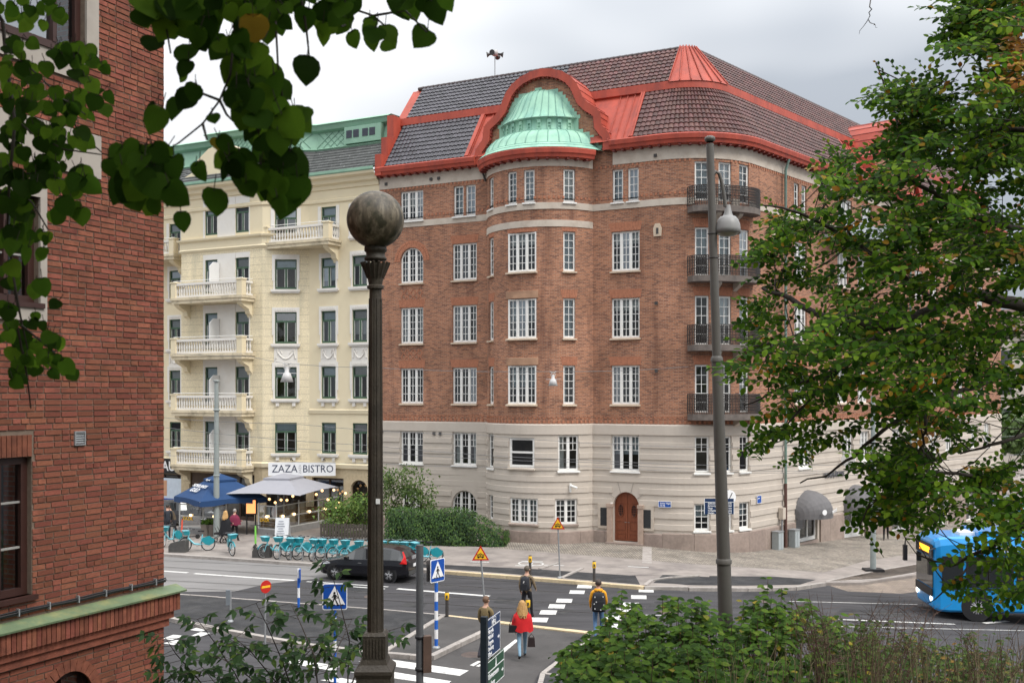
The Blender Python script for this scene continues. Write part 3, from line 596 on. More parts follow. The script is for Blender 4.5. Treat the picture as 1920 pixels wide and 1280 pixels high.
# plinth of separate granite blocks
ps = [k * 1.55 for k in range(int(ST / 1.55) + 1)]
ps = sorted(set([q for q in ps if not any(o[0] - .3 < q < o[1] + .3 for o in [DOOR] + SHOP)] + [q for o in [DOOR] + SHOP for q in (o[0] - .22, o[1] + .22)] + [SB0, SB1, ST]))
for a, b in zip(ps, ps[1:]):
    if any(o[0] - .3 < (a + b) / 2 < o[1] + .3 for o in [DOOR] + SHOP): continue
    zt = .74 if a < SC0 else .80; mb = MB(); o_ = random.uniform(-.006, .006); x = mp_.at((a + b) / 2)[0].x
    band(mb, mp_, a + .006, b - .006, [(.0, gz(x) - .4), (.13 + o_, gz(x) - .4), (.13 + o_, zt - .04), (.10 + o_, zt), (.0, zt)], []); mb.build('plinth_block', GRANITE, MAIN)
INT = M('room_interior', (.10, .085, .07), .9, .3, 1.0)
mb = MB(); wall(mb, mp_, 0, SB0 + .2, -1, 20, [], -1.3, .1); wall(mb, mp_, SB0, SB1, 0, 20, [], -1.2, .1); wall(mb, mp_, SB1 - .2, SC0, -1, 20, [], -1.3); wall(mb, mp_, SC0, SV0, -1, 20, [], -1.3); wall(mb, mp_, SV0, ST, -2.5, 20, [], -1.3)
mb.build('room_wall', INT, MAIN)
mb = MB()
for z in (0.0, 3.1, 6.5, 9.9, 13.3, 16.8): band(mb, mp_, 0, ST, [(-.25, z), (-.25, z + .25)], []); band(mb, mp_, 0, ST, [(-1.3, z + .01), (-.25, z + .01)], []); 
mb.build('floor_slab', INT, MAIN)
for s, w_, z0, z1, nc, nr, npc, k in W:
    kk = dict(k); brick = z0 > 6
    if nc == 3 and 6 < z0 < 17 and random.random() < .35: kk['lamp'] = True
    if nc == 3 and 6 < z0 < 17 and not kk.get('arch'): kk['curtain'] = random.choice((kk.get('curtain'), ('sides', 0), ('sides', 2), ('quarter', 0), ('half', 1), ('left', 2), ('left', 0), None))
    if 'sillm' not in kk: kk['sillm'] = SILLST if brick and z0 < 17 else WHITE
    window(MAIN, mp_, s, w_, z0, z1, nc, nr, npc, **kk)
# soldier-course lintels, stone lintels, arch ring
mb = MB(); sol = MB()
for s, w_, z0, z1, nc, nr, npc, k in W:
    if not 6 < z0 < 17: continue
    if k.get('arch'):
        o, e, n = frame_at(mp_, s); kN = 26
        for i in range(kN):
            a = math.pi * (i + .06) / kN; b = math.pi * (i + .94) / kN
            for r0, r1 in ((.78, 1.0), (1.02, 1.16)):
                sol.ext([o + n * .02 + e * (r * math.cos(t)) + V(0, 0, z1 - .75 + r * math.sin(t)) for r, t in ((r0, a), (r1, a), (r1, b), (r0, b))], -n * .05)
        continue
    if s == sB(-.8) and z0 < 14:
        m2 = MB(); band(m2, mp_, s - w_ / 2 - .12, s + w_ / 2 + .12, [(.0, z1 + .03), (.05, z1 + .03), (.06, z1 + .4), (.0, z1 + .42)], [], step=.2); m2.build('stone_lintel', M('sandstone_lintel', (.42, .25, .16), .85, .2, 1.5, dirt=(.25, .14, .09), dscale=1.2, damt=.7), MAIN)
    else:
        nn = int(w_ / .078) + 2
        for i in range(nn):
            x = s + (i - (nn - 1) / 2) * .078; o, e, n = frame_at(mp_, x); lean = (i - (nn - 1) / 2) / nn * .16
            sol.ext([o + n * .012 + e * dx + V(0, 0, z) for dx, z in ((-.034, z1 + .02), (.034, z1 + .02), (.034 + lean, z1 + .45), (-.034 + lean, z1 + .45))], -n * .05)
SOLD = M('soldier_brick', (.40, .165, .095), .85, .25, 9, bump=.2, bscale=40)
sol.build('soldier_bricks', SOLD, MAIN, kind='stuff')
# patterned brick friezes and toothed rows
fr = MB(); s = .1
while s < ST - .3:
    o, e, n = frame_at(mp_, s); 
    if not any(a < s < b for a, b in ((SB0 - .15, SB0 + .15), (SB1 - .15, SB1 + .15))):
        obx(fr, o, e, n, -.055, .055, 0, .035, 6.25, 6.40)
        for q in (-1, 1): fr.ext([o + n * .018 + e * (q * x) + V(0, 0, z) for x, z in ((.0, 6.47), (.03, 6.47), (.12, 6.62), (.09, 6.62))], -n * .04)
        if not inside(OPS, s, 17.8): obx(fr, o, e, n, -.05, .05, 0, .03, 17.72, 17.84)
        if not inside(OPS, s, 19.3): obx(fr, o, e, n, -.05, .05, 0, .03, 19.32, 19.45)
    s += .245
for zc in (13.35, 9.95):                                    # diaper panels under the left windows
    for i in range(7):
        for j in range(3):
            o, e, n = frame_at(mp_, sL(cA) + (i - 3) * .21); q = 1 if (i + j) % 2 else -1
            fr.ext([o + n * .02 + e * (q * x) + V(0, 0, zc + (j - 1) * .2 + z) for x, z in ((-.1, -.1), (-.05, -.1), (.1, .1), (.05, .1))], -n * .05)
fr.build('brick_frieze', SOLD, MAIN, kind='stuff')
# ---------------------------------------------------------------- eaves and roof
GA, GB = sL(-8.62), sR(-.78)                                # the gable stands between these
def eaves(a, b, path=mp_, nm='eaves_gutter', dz=0):
    mb = MB(); band(mb, path, a, b, [(d, z + dz) for d, z in ((.0, 20.14), (.42, 20.18), (.46, 20.34), (.52, 20.38), (.55, 20.60), (.50, 20.66), (.0, 20.70))], []); g = mb.build(nm, RED, MAIN)
    mb = MB(); s = a + .2
    while s < b - .1:
        o, e, n = frame_at(path, s); obx(mb, o, e, n, -.06, .06, .02, .38, 20.08 + dz, 20.16 + dz); s += .48
    mb.build('eaves_bracket', M('dark_red_wood', (.16, .03, .025), .6, .1), MAIN, kind='stuff'); return g
eaves(-.35 + .36, GA); eaves(GB, ST); eaves(SB0 + .25, SB1 - .25, dz=-.42)
def tiles(mb, path, s0, s1, lo, hi, ds=.265, dr=.33, skip=None, gap=0.):
    (o0, z0), (o1, z1) = lo, hi; n = max(1, round((s1 - s0) / ds)); sl = math.hypot(o1 - o0, z1 - z0); m = round(sl / dr)
    up = V(o1 - o0, z1 - z0) / sl; nr = V(up.y, -up.x)      # normal in the (outward, z) plane
    if nr.y < 0: nr = -nr
    prof = [(0, .0), (.22, .045), (.5, .055), (.78, .03), (1, .0)]
    for i in range(n):
        a = s0 + (s1 - s0) * i / n; b = s0 + (s1 - s0) * (i + 1) / n; fr_ = [path.at(a + (b - a) * q) for q, h in prof]
        for j in range(m):
            t0, t1 = j / m, (j + 1.12) / m
            if skip and skip((a + b) / 2, (t0 + t1) / 2): continue
            mb.rnd = random.random(); P = []
            for t, lift in ((t0, .05), (t1, .0)):
                o = o0 + (o1 - o0) * t; z = z0 + (z1 - z0) * t
                for (c, e, nn), (q, h) in zip(fr_, prof):
                    off = o + nr.x * (h + lift); P.append((c.x + nn.x * off, c.y + nn.y * off, z + nr.y * (h + lift)))
            for (c, e, nn), (q, h) in zip(fr_, prof):
                off = o0 + (o1 - o0) * t0 - nr.x * .01; P.append((c.x + nn.x * off, c.y + nn.y * off, z0 + (z1 - z0) * t0 - nr.y * .01))
            mb.add(P, [(k, k + 1, k + 6, k + 5) for k in range(4)] + [(10 + k, 11 + k, k + 1, k) for k in range(4)], 0, None, False)
    mb.rnd = 0.
LO0, LO1 = (.38, 20.66), (-1.62, 23.45); UP0, UP1 = (-1.66, 23.86), (-3.52, 26.1)
def roofslope(mb, path, s0, s1, lo, hi, mi=0):
    for a, b in zip(*(lambda S: (S, S[1:]))(path.breaks(s0, s1, .3))): mb.quad(path.p(a, *lo), path.p(b, *lo), path.p(b, *hi), path.p(a, *hi), mi)
# the roof runs straight past the bay: its own path without the bow
rp = Path(); rp.line(P0 + E_ * UL, cs); rp.arc(cc, CR_, N_, E_, 2 * HALF); rp.line(q1, q1 + R_ * VL)
def rU(u): return u - UL
rC0 = rU(UI - T_); rV0 = rC0 + CR_ * 2 * HALF
mb = MB(); roofslope(mb, rp, 0, rp.L, (.36, 20.62), (-1.66, 23.40)); roofslope(mb, rp, 0, rp.L, (-1.62, 23.42), (-1.60, 23.86)); roofslope(mb, rp, 0, rp.L, (-1.70, 23.72), (-3.60, 26.02)); roofslope(mb, rp, 0, rp.L, (-3.60, 26.02), (-9, 24.5))
mb.build('roof', RED, MAIN)
ROOF = MAIN
RV = 18.2                                                  # second gable on the right front, centre
tb = MB(); tiles(tb, rp, .55, rU(-9.3), LO0, LO1, skip=lambda s, t: s > rU(-9.25) - 0.0 - .9 * t * 0); tiles(tb, rp, .75, rU(-4.7), UP0, UP1); tb.build('roof_tiles', TILE_B, MAIN, 'glossy blue-black roof tiles', kind='stuff')
tb = MB(); tiles(tb, rp, rU(.45), rC0, LO0, LO1); tiles(tb, rp, rC0, rV0, LO0, LO1, .25); tiles(tb, rp, rV0, rV0 + RV - 4.9, LO0, LO1); tiles(tb, rp, rU(-4.7), rC0 - .0, UP0, UP1); tiles(tb, rp, rV0, rp.L - .3, UP0, UP1)
tiles(tb, rp, rV0 + RV + 4.9, rp.L - .3, LO0, LO1)
tb.build('roof_tiles', TILE_R, MAIN, 'purple-brown roof tiles', kind='stuff')
mb = MB(); band(mb, rp, 0, rp.L, [(-1.66, 23.38), (-1.52, 23.44), (-1.55, 23.86), (-1.68, 23.9)], []); mb.build('roof_belt', RED, MAIN)
# sloping edges of the lower tiles and the sheet metal hip at the corner
def verge(sa, oa, sb, ob, path=rp, wd=.22):
    mb = MB(); p, q = path.p(sa, oa[0] + .06, oa[1] + .08), path.p(sb, ob[0] + .06, ob[1] + .08); _, e, n = path.at(sa); e3 = V(e.x, e.y, 0); n3 = V(n.x * .6, n.y * .6, .5)
    mb.obox(p - e3 * wd / 2, e3 * wd, q - p, -n3 * .12); mb.build('roof_verge', RED, MAIN)
verge(rU(-9.15), LO0, rU(-9.15), LO1); verge(rU(.35), LO0, rU(.35), LO1); verge(rU(.35) + 0, LO0, rU(.35), LO1, wd=.1); verge(rV0 + RV - 4.7, LO0, rV0 + RV - 4.9, LO1)
mb = MB(); roofslope(mb, rp, rC0, rV0, (-1.5, 23.8), (-3.45, 26.2))
g = mb
for k in range(7):
    t = rC0 + (rV0 - rC0) * k / 6; g.tube([rp.p(t, -1.48, 23.84), rp.p(t, -3.42, 26.24)], .035, 4)
g.build('corner_hip', RED, MAIN)
def seams(s0, s1, lo, hi, step=.55):
    mb = MB(); s = s0
    while s <= s1: mb.tube([rp.p(s, lo[0] + .01, lo[1]), rp.p(s, hi[0] + .01, hi[1])], .022, 4); s += step
    mb.build('standing_seam', RED, MAIN, kind='stuff')
seams(rU(-9.0), rU(-8.5), LO0, LO1, .5); seams(rU(-.9), rU(.2), LO0, LO1, .4); seams(rV0 + RV - 4.6, rV0 + RV - 2.6, LO0, LO1, .45)
RIDGE = M('ridge_tile', (.075, .055, .055), .4, .3, 6, orand=.2)
rt = MB(); s = .4
while s < rp.L - .3:
    p, e, n = rp.at(s); a = rp.p(s, -3.56, 26.12); b = rp.p(min(s + .38, rp.L), -3.56, 26.12)
    rt.tube([a, b], [.11, .13], 7); s += .36
rt.build('ridge_tiles', RIDGE, MAIN, kind='stuff')
# ---------------------------------------------------------------- curved gable over the bay
def gable(pc, e, n, k=1.0, z0=20.2, back=4.4):
    half = [(3.96, 0), (3.97, .45), (3.88, .85), (3.64, 1.12), (3.46, 1.34), (3.44, 1.68), (3.38, 2.0), (3.14, 2.24), (2.76, 2.5), (2.44, 2.82), (2.27, 3.24), (2.05, 3.68), (1.7, 4.08), (1.2, 4.4), (.62, 4.6), (0, 4.68)]
    out = [(x * k, z * k) for x, z in half]; out = out + [(-x, z) for x, z in reversed(out[:-1])]
    inn = []
    for i, (x, z) in enumerate(out):
        a = Vector(out[max(i - 1, 0)]); b = Vector(out[min(i + 1, len(out) - 1)]); d = (b - a).normalized(); inn.append((x - d.y * -1 * -.34 * -1, z - d.x * .34 * -1 * -1) if False else (x + (-d.y) * .36, z + d.x * .36) if False else (x, z))
    c3 = V(pc.x, pc.y, z0); e3, n3 = V(e.x, e.y, 0), V(n.x, n.y, 0)
    def P(x, z, d): return c3 + e3 * x + n3 * d + V(0, 0, z)
    inn = []
    for i, (x, z) in enumerate(out):
        a = Vector(out[max(i - 1, 0)]); b = Vector(out[min(i + 1, len(out) - 1)]); d = (b - a).normalized(); nn = Vector((-d.y, d.x))     # points inward: out runs right to left over the top
        inn.append((x + nn.x * .42 * k, max(z + nn.y * .42 * k, 0)))
    mb = MB(); pts = [P(x, z, .06) for x, z in inn]; uv = [[(x, z) for x, z in inn]]
    mb.add(pts, [tuple(range(len(pts)))], 0, uv); mb.build('gable_wall', [BRICK], MAIN)
    mb = MB(); m = len(out)
    for i in range(m - 1):
        A, B, C, D = out[i], out[i + 1], inn[i + 1], inn[i]
        mb.quad(P(*A, .32), P(*B, .32), P(*C, .32), P(*D, .32)); mb.quad(P(*D, .32), P(*C, .32), P(*C, .05), P(*D, .05)); mb.quad(P(*A, -back), P(*B, -back), P(*B, .32), P(*A, .32), 0, None, True)
    cp = mb.build('gable_coping', RED, MAIN)
    mb = MB(); kN = 16
    for i in range(m - 1):
        for t in (.25, .75):
            x = inn[i][0] * (1 - t) + inn[i + 1][0] * t; z = inn[i][1] * (1 - t) + inn[i + 1][1] * t; d = (Vector(inn[i + 1]) - Vector(inn[i])).normalized(); q = Vector((-d.y, d.x))
            mb.ext([P(x + d.x * a_ + q.x * b_, z + d.y * a_ + q.y * b_, .26) for a_, b_ in ((-.05, 0), (.05, 0), (.05, .06), (-.05, .06))], -n3 * .2)
        if i % 1 == 0:
            mb.tube([P(out[i][0] * 1.003, out[i][1] + .01, .33), P(out[i][0] * 1.003, out[i][1] + .01, -back)], .02, 4)
    mb.build('gable_seams', M('dark_red_metal', (.27, .05, .04), .5, .1), MAIN, kind='stuff')
gable(P0 + E_ * -4.72, E_, N_)
gq = q1 + R_ * RV; gable(gq, R_, N2, 1.08)
# copper half dome on the bay
dc = V(bc.x, bc.y, 0); th0 = math.atan2(N_.y, N_.x)
prof = [(3.93, 20.24), (3.86, 20.33), (3.72, 20.42), (3.64, 20.52), (3.56, 20.56), (3.42, 20.88), (3.16, 21.16), (2.76, 21.40), (2.54, 21.46), (2.54, 22.05), (2.70, 22.08), (2.64, 22.14), (2.46, 22.34), (2.27, 22.66), (2.1, 23.02), (1.94, 23.36), (1.75, 23.64), (1.48, 23.84), (1.1, 23.95), (0, 24.0)]
mb = MB(); mb.lathe(prof, 40, dc, th0 - R(118), th0 + R(118)); dome = mb.build('copper_dome', COPPER, MAIN)
mb = MB()
for k in range(-10, 11):
    t = th0 + R(k * 9.5 + 4)
    for pr in (prof[4:8], prof[11:18]): mb.tube([dc + V((r_ + .01) * math.cos(t), (r_ + .01) * math.sin(t), z + .01) for r_, z in pr], .022, 4)
for q in (prof[2], prof[4], prof[7]): mb.tube([dc + V((q[0] + .01) * math.cos(th0 + R(a)), (q[0] + .01) * math.sin(th0 + R(a)), q[1]) for a in range(-100, 101, 8)], .02, 4)
mb.build('copper_seams', M('copper_seam', (.20, .38, .31), .6, .2), dome, kind='stuff')
for k in range(-8, 9):                                     # ornament on the drum
    t = th0 + R(k * 12); c = dc + V(2.54 * math.cos(t), 2.54 * math.sin(t), -.36); mb = MB(); e3 = V(-math.sin(t), math.cos(t), 0); n3 = V(math.cos(t), math.sin(t), 0)
    obx(mb, c, e3, n3, -.10, .10, 0, .06, 22.17, 22.36); obx(mb, c, e3, n3, -.11, -.07, 0, .05, 21.85, 22.17); obx(mb, c, e3, n3, .07, .11, 0, .05, 21.85, 22.17); obx(mb, c, e3, n3, -.07, .07, .0, .03, 22.0, 22.06)
    mb.build('dome_ornament', COPPER, dome)
fl = MB(); c3 = V((P0 + E_ * UC).x, (P0 + E_ * UC).y, 0); e3, n3 = V(E_.x, E_.y, 0), V(N_.x, N_.y, 0)
for r_, z in [(0, 20.35 + .19 * k) for k in range(19)]:
    # stepped flashing follows where the dome meets the gable
    rr = next((a_[0] + (b_[0] - a_[0]) * (z + .1 - a_[1]) / max(1e-6, b_[1] - a_[1]) for a_, b_ in zip(prof, prof[1:]) if a_[1] <= z + .1 <= b_[1]), 0); x = math.sqrt(max(0, rr * rr - (BR - BB) ** 2)) if rr > (BR - BB) else .0
    for q in (-1, 1):
        x0, x1 = sorted((0, q * (x + .20))); obx(fl, c3, e3, n3, x0, x1, .05, .085, z, z + .19)
fl.build('stepped_flashing', COPPER, dome, kind='stuff')
# stepped party gable on the left
mb = MB(); pw = lambda s_, z_: V((P0 + E_ * UL - N_ * s_).x, (P0 + E_ * UL - N_ * s_).y, z_)
stp = [(-.5, 20.2), (-.5, 21.4), (.15, 21.4), (.15, 22.5), (.75, 22.5), (.75, 23.9), (1.5, 23.9), (1.62, 23.5), (3.9, 26.1), (4.2, 26.3), (4.5, 26.0), (4.5, 20.2)]
mb.ext([pw(*q) for q in stp], V(E_.x, E_.y, 0) * .42); mb.build('party_gable', RED, MAIN)
# door with surround
o, e, n = frame_at(mp_, (DOOR[0] + DOOR[1]) / 2); o = o - n * .22
zs = DOOR[3] - .69; h = (DOOR[1] - DOOR[0]) / 2
for q in (-1, 1):
    pts = [o + V(0, 0, .25)] + [o + e * (q * h) + V(0, 0, .25)] + [o + e * (q * h * math.cos(t)) + V(0, 0, zs + .69 * math.sin(t)) for t in [R(a) for a in range(0, 91, 10)]]
    mb = MB(); mb.ext([p + e * (q * .008) for p in pts], -n * .06); leaf = mb.build('door', WOOD, MAIN)
    mb = MB()
    for a, b, z0, z1 in ((.12, .58, .36, .62), (.12, .58, .78, 1.25)):
        for (x0, x1, y0, y1) in ((a, b, z0, z0 + .03), (a, b, z1 - .03, z1), (a, a + .03, z0, z1), (b - .03, b, z0, z1)):
            X = sorted((q * x0, q * x1)); obx(mb, o, e, n, X[0], X[1], 0, .022, y0, y1)
    obx(mb, o, e, n, *sorted((q * .012, q * (h - .04))), 0, .03, 2.16, 2.22); mb.build('moulding', WOOD, leaf)
    mb = MB(); c = o + e * (q * .36) + V(0, 0, 1.80)
    mb.add([c + n * .025 + e * (.15 * math.cos(t)) + V(0, 0, .30 * math.sin(t)) for t in [2 * math.pi * k / 20 for k in range(20)]], [tuple(range(20))]); mb.build('pane', M('dark_glass', (.02, .02, .022), .1, .1), leaf)
    mb = MB(); mb.tube([c + n * .03 + e * (.155 * math.cos(t)) + V(0, 0, .31 * math.sin(t)) for t in [2 * math.pi * k / 20 for k in range(21)]], .022, 5)
    for x in (-.05, .05): obx(mb, c, e, n, x - .008, x + .008, .025, .04, -.28, .28)
    for z in (-.12, 0, .12): obx(mb, c, e, n, -.15, .15, .025, .04, z - .008, z + .008)
    mb.build('pane_frame', WOOD, leaf)
    mb = MB(); mb.tube([o + e * (q * .05) + n * .02 + V(0, 0, 1.2), o + e * (q * .05) + n * .09 + V(0, 0, 1.2), o + e * (q * .13) + n * .09 + V(0, 0, 1.2)], .014, 6); mb.build('handle', GREYMETAL, leaf)
    X = sorted((q * (h + .01), q * (h + .28))); mb = MB(); obx(mb, o, e, n, X[0], X[1], .1, .44, -.05, 1.98); obx(mb, o, e, n, X[0] - .03, X[1] + .03, .1, .47, 1.98, 2.14); mb.build('door_pillar', M('pink_granite', (.40, .30, .24), .8, .15, 5), MAIN)
    mb = MB(); xc = q * 1.16; obx(mb, o, e, n, xc - .34, xc + .34, .2, .335, .86, 2.1); f_ = mb.build('notice_frame', STONE2, MAIN)
    mb = MB(); obx(mb, o, e, n, xc - .2, xc + .2, .33, .345, 1.0, 1.92); mb.build('notice_grille', M('iron_grille', (.025, .027, .03), .5, .4, 40), f_)
mb = MB(); obx(mb, o, e, n, -h - .3, h + .3, -.05, .65, -.2, .2); mb.build('doorstep', GRANITE, MAIN)
mb = MB(); obx(mb, o + e * (-h - .02), e, n, -.1, .0, .25, .33, 2.02, 2.2); mb.build('door_lantern', WHITE, MAIN)
# voussoir lines over the door
mb = MB(); oo = o + n * .22
for q in (-1, 1):
    for (x0, z0, x1, z1) in ((.28, 2.72, .42, 3.25), (.62, 2.45, .92, 2.68)):
        d = V(x1 - x0, 0, z1 - z0).normalized(); A = oo + e * (q * x0) + V(0, 0, z0); B = oo + e * (q * x1) + V(0, 0, z1); mb.tube([A + n * .078, B + n * .078], .012, 4)
mb.build('voussoir_joint', M('joint_grey', (.26, .235, .21), .9), MAIN)
# street-name plates (fixed to the wall)
SIGNBLUE = M('sign_blue', (.01, .075, .36), .35, .05); SIGNWHITE = M('sign_white', (.8, .8, .8), .4, .03); NAVY = M('sign_navy', (.012, .035, .10), .35, .08)
def plate(path, s, z, w_, h_, lines, size, mat, name, label, cat='sign', off=.1, group=None):
    o, e, n = frame_at(path, s); c = o + V(0, 0, z); r = thing(name, label, cat, tuple(c + n * off), group=group); mb = MB(); obx(mb, c, e, n, -w_ / 2, w_ / 2, off, off + .025, -h_ / 2, h_ / 2); mb.build('panel', mat, r)
    mb = MB(); t = .018
    for x0, x1, z0, z1 in ((-w_ / 2 - t, w_ / 2 + t, h_ / 2, h_ / 2 + t), (-w_ / 2 - t, w_ / 2 + t, -h_ / 2 - t, -h_ / 2), (-w_ / 2 - t, -w_ / 2, -h_ / 2, h_ / 2), (w_ / 2, w_ / 2 + t, -h_ / 2, h_ / 2)): obx(mb, c, e, n, x0, x1, off, off + .03, z0, z1)
    mb.build('rim', SIGNWHITE, r)
    for i, l in enumerate(lines):
      if l: text(l, size, c + n * (off + .027) + e * (-w_ / 2 + .06) + V(0, 0, h_ / 2 - (i + .75) * h_ / (len(lines) + .4)), e, n, SIGNWHITE, r, align='LEFT', bold=True)
    return r
plate(mp_, sR(2.05), 2.24, .62, .27, ['Södra Vägen', '32-36'], .115, SIGNBLUE, 'street_name_sign', 'blue street name plate on the stone wall to the right of the wooden door')
plate(mp_, sC(72) + .55, 2.35, .42, .36, ['gatan', ''], .1, SIGNBLUE, 'street_name_sign', 'small square blue street name plate on the rounded corner beside the downpipe')
# downpipes, vents, security camera, roof siren
PIPE = M('copper_pipe', (.16, .25, .215), .5, .3, 2, dirt=(.10, .085, .07), dscale=2, damt=.7); PIPE2 = M('cast_pipe', (.10, .05, .04), .6, .2)
for v in (3.05, 20.5):
    mb = MB(); o, e, n = frame_at(mp_, sV(v)); c = o + n * .2
    mb.tube([c + n * .2 + V(0, 0, 20.2), c + V(0, 0, 19.6), c + V(0, 0, 3.0)], .075, 8); dp = mb.build('downpipe', PIPE, MAIN)
    mb = MB(); mb.tube([c + V(0, 0, 3.0), c + V(0, 0, -.5)], .085, 8); mb.build('pipe_foot', PIPE2, dp)
mb = MB(); c = mp_.p(sL(-8.3), .18, 0); mb.tube([c + V(0, 0, 20.4), c + V(0, 0, 19.9), mp_.p(SB0 - .05, .12, 19.3)], .06, 6); mb.build('downpipe', DARKMETAL, MAIN)
for s, z in ((sL(-14.6), 19.75), (sL(-11.6), 19.75), (sL(-11.1), 19.75), (sR(1.55), 19.7), (sL(-14.9), 5.6), (sL(-11.4), 5.55), (sL(-11.0), 5.55), (sR(1.6), 12.3), (sR(1.6), 8.9), (sV(7.6), 19.7)): o, e, n = frame_at(mp_, s); mb = MB(); obx(mb, o, e, n, -.08, .08, .05, .1, z - .08, z + .08); mb.build('wall_vent', DARKMETAL, MAIN)
for s, z in ((sR(1.65), 15.95), (sV(2.1), 15.9)):
    o, e, n = frame_at(mp_, s); mb = MB(); mb.ext([o + n * .06 + e * x + V(0, 0, z + y) for x, y in ((-.2, -.3), (.2, -.3), (.22, .1), (.12, .34), (-.12, .34), (-.22, .1))], -n * .06); pl = mb.build('carved_niche', SILLST, MAIN)
    mb = MB(); obx(mb, o, e, n, -.06, .06, .06, .075, z - .18, z + .12); mb.build('niche_slot', DARKMETAL, pl)
o, e, n = frame_at(mp_, sB(42)); mb = MB(); obx(mb, o, e, n, -.05, .05, .1, .16, 2.75, 3.2); mb.tube([o + n * .2 + V(0, 0, 3.08), o + n * .45 + e * .25 + V(0, 0, 2.98)], .06, 8); mb.build('security_camera', WHITE, MAIN)
sp_ = rp.p(rU(-9.7), -4.0, 26.1); sp_k = .72; SIR = thing('warning_siren', 'roof siren with horn loudspeakers on a thin pole above the tiled ridge', 'siren', tuple(sp_))
mb = MB(); mb.tube([sp_, sp_ + V(0, 0, 1.55)], .03, 6); mb.build('pole', GREYMETAL, SIR)
mb = MB(); mb.lathe([(0, -.2), (.16, -.15), (.2, 0), (.16, .15), (0, .2)], 10, sp_ + V(0, 0, 1.6)); mb.build('housing', M('siren_grey', (.45, .44, .43), .5), SIR)
for a in (0, 180, 70, 250):
    d = V(math.cos(R(a)), math.sin(R(a)), -.18); mb = MB(); mb.tube([sp_ + V(0, 0, 1.58) + d * .15, sp_ + V(0, 0, 1.58) + d * .33, sp_ + V(0, 0, 1.58) + d * .48], [.05, .07, .17], 10); mb.build('horn', DARKMETAL, SIR)
# iron balconies on the rounded corner
IRON = M('wrought_iron', (.045, .040, .038), .55, .3, 10)
def iron_balcony(path, s0, s1, zf, proj=.72):
    mb = MB(); sm = (s0 + s1) / 2
    def po(s): q = abs(s - sm) / ((s1 - s0) / 2); return .12 + proj * math.sqrt(max(0, 1 - q ** 4))
    n = 18; S = [s0 + (s1 - s0) * i / n for i in range(n + 1)]; slab = MB()
    for a, b in zip(S, S[1:]):
        p = lambda s, z: path.p(s, po(s), z); w_ = lambda s, z: path.p(s, .0, z)
        slab.quad(p(a, zf - .3), p(b, zf - .3), p(b, zf), p(a, zf)); slab.quad(w_(a, zf - .3), w_(b, zf - .3), p(b, zf - .3), p(a, zf - .3)); slab.quad(p(a, zf), p(b, zf), w_(b, zf), w_(a, zf))
    B = slab.build('balcony', M('balcony_slab', (.15, .125, .11), .8, .2, 3, dirt=(.06, .055, .05), dscale=2, damt=.6), MAIN)
    m2 = MB(); h = .98; k = 0; s = s0
    for z in (zf + h, zf + h - .2, zf + .08): m2.tube([path.p(q, po(q) - .03, z) for q in S], .024 if z > zf + .9 else .014, 4)
    while s <= s1:
        a = path.p(s, po(s) - .03, zf); m2.tube([a, a + V(0, 0, h)], .02, 4)
        e = path.at(s)[1]; e3 = V(e.x, e.y, 0) * .045
        for z in (.2, .34, .48, .62, .74): m2.tube([a + V(0, 0, z - .09), a + e3 + V(0, 0, z), a + V(0, 0, z + .09)], .012, 4)
        m2.tube([a + V(0, 0, h - .18), a + e3 + V(0, 0, h - .1), a + V(0, 0, h - .02)], .014, 4); s += .07
    m2.build('railing', IRON, B)
    for d in (-.55, .55):
        m3 = MB(); o, e, n_ = frame_at(path, sm + d); m3.ext([o + e * -.12 + n_ * x + V(0, 0, z) for x, z in ((0, zf - .3), (.55, zf - .3), (.5, zf - .42), (.12, zf - .62), (0, zf - .7))], e * .24); m3.build('bracket', STONE2, B)
for z in (6.75, 10.17, 13.58, 17.02): iron_balcony(mp_, sC(19.5), sC(74), z)
# pale timber balcony on the right front
mb = MB(); PALE = M('grey_blue_paint', (.40, .43, .46), .6, .1)
o, e, n = frame_at(mp_, sV(11.6)); mb.obox(o + e * -3.6 + V(0, 0, 16.6), e * 7.2, n * .95, V(0, 0, .2)); bl = mb.build('balcony', PALE, MAIN)
mb = MB(); x = -3.6
while x < 3.6: obx(mb, o, e, n, x, x + .17, .92, .97, 16.8, 17.72 + (.0 if int((x + 3.6) / .2) % 2 else .05)); x += .2
for x in (-3.4, -.1, 3.1): mb.ext([o + n * 1.0 + e * (x + a) + V(0, 0, 16.75 + b) for a, b in ((-.5, 0), (.5, 0), (.5, 1.0), (.3, 1.3), (0, 1.42), (-.3, 1.3), (-.5, 1.0))], -n * .06)
mb.build('railing', PALE, bl)
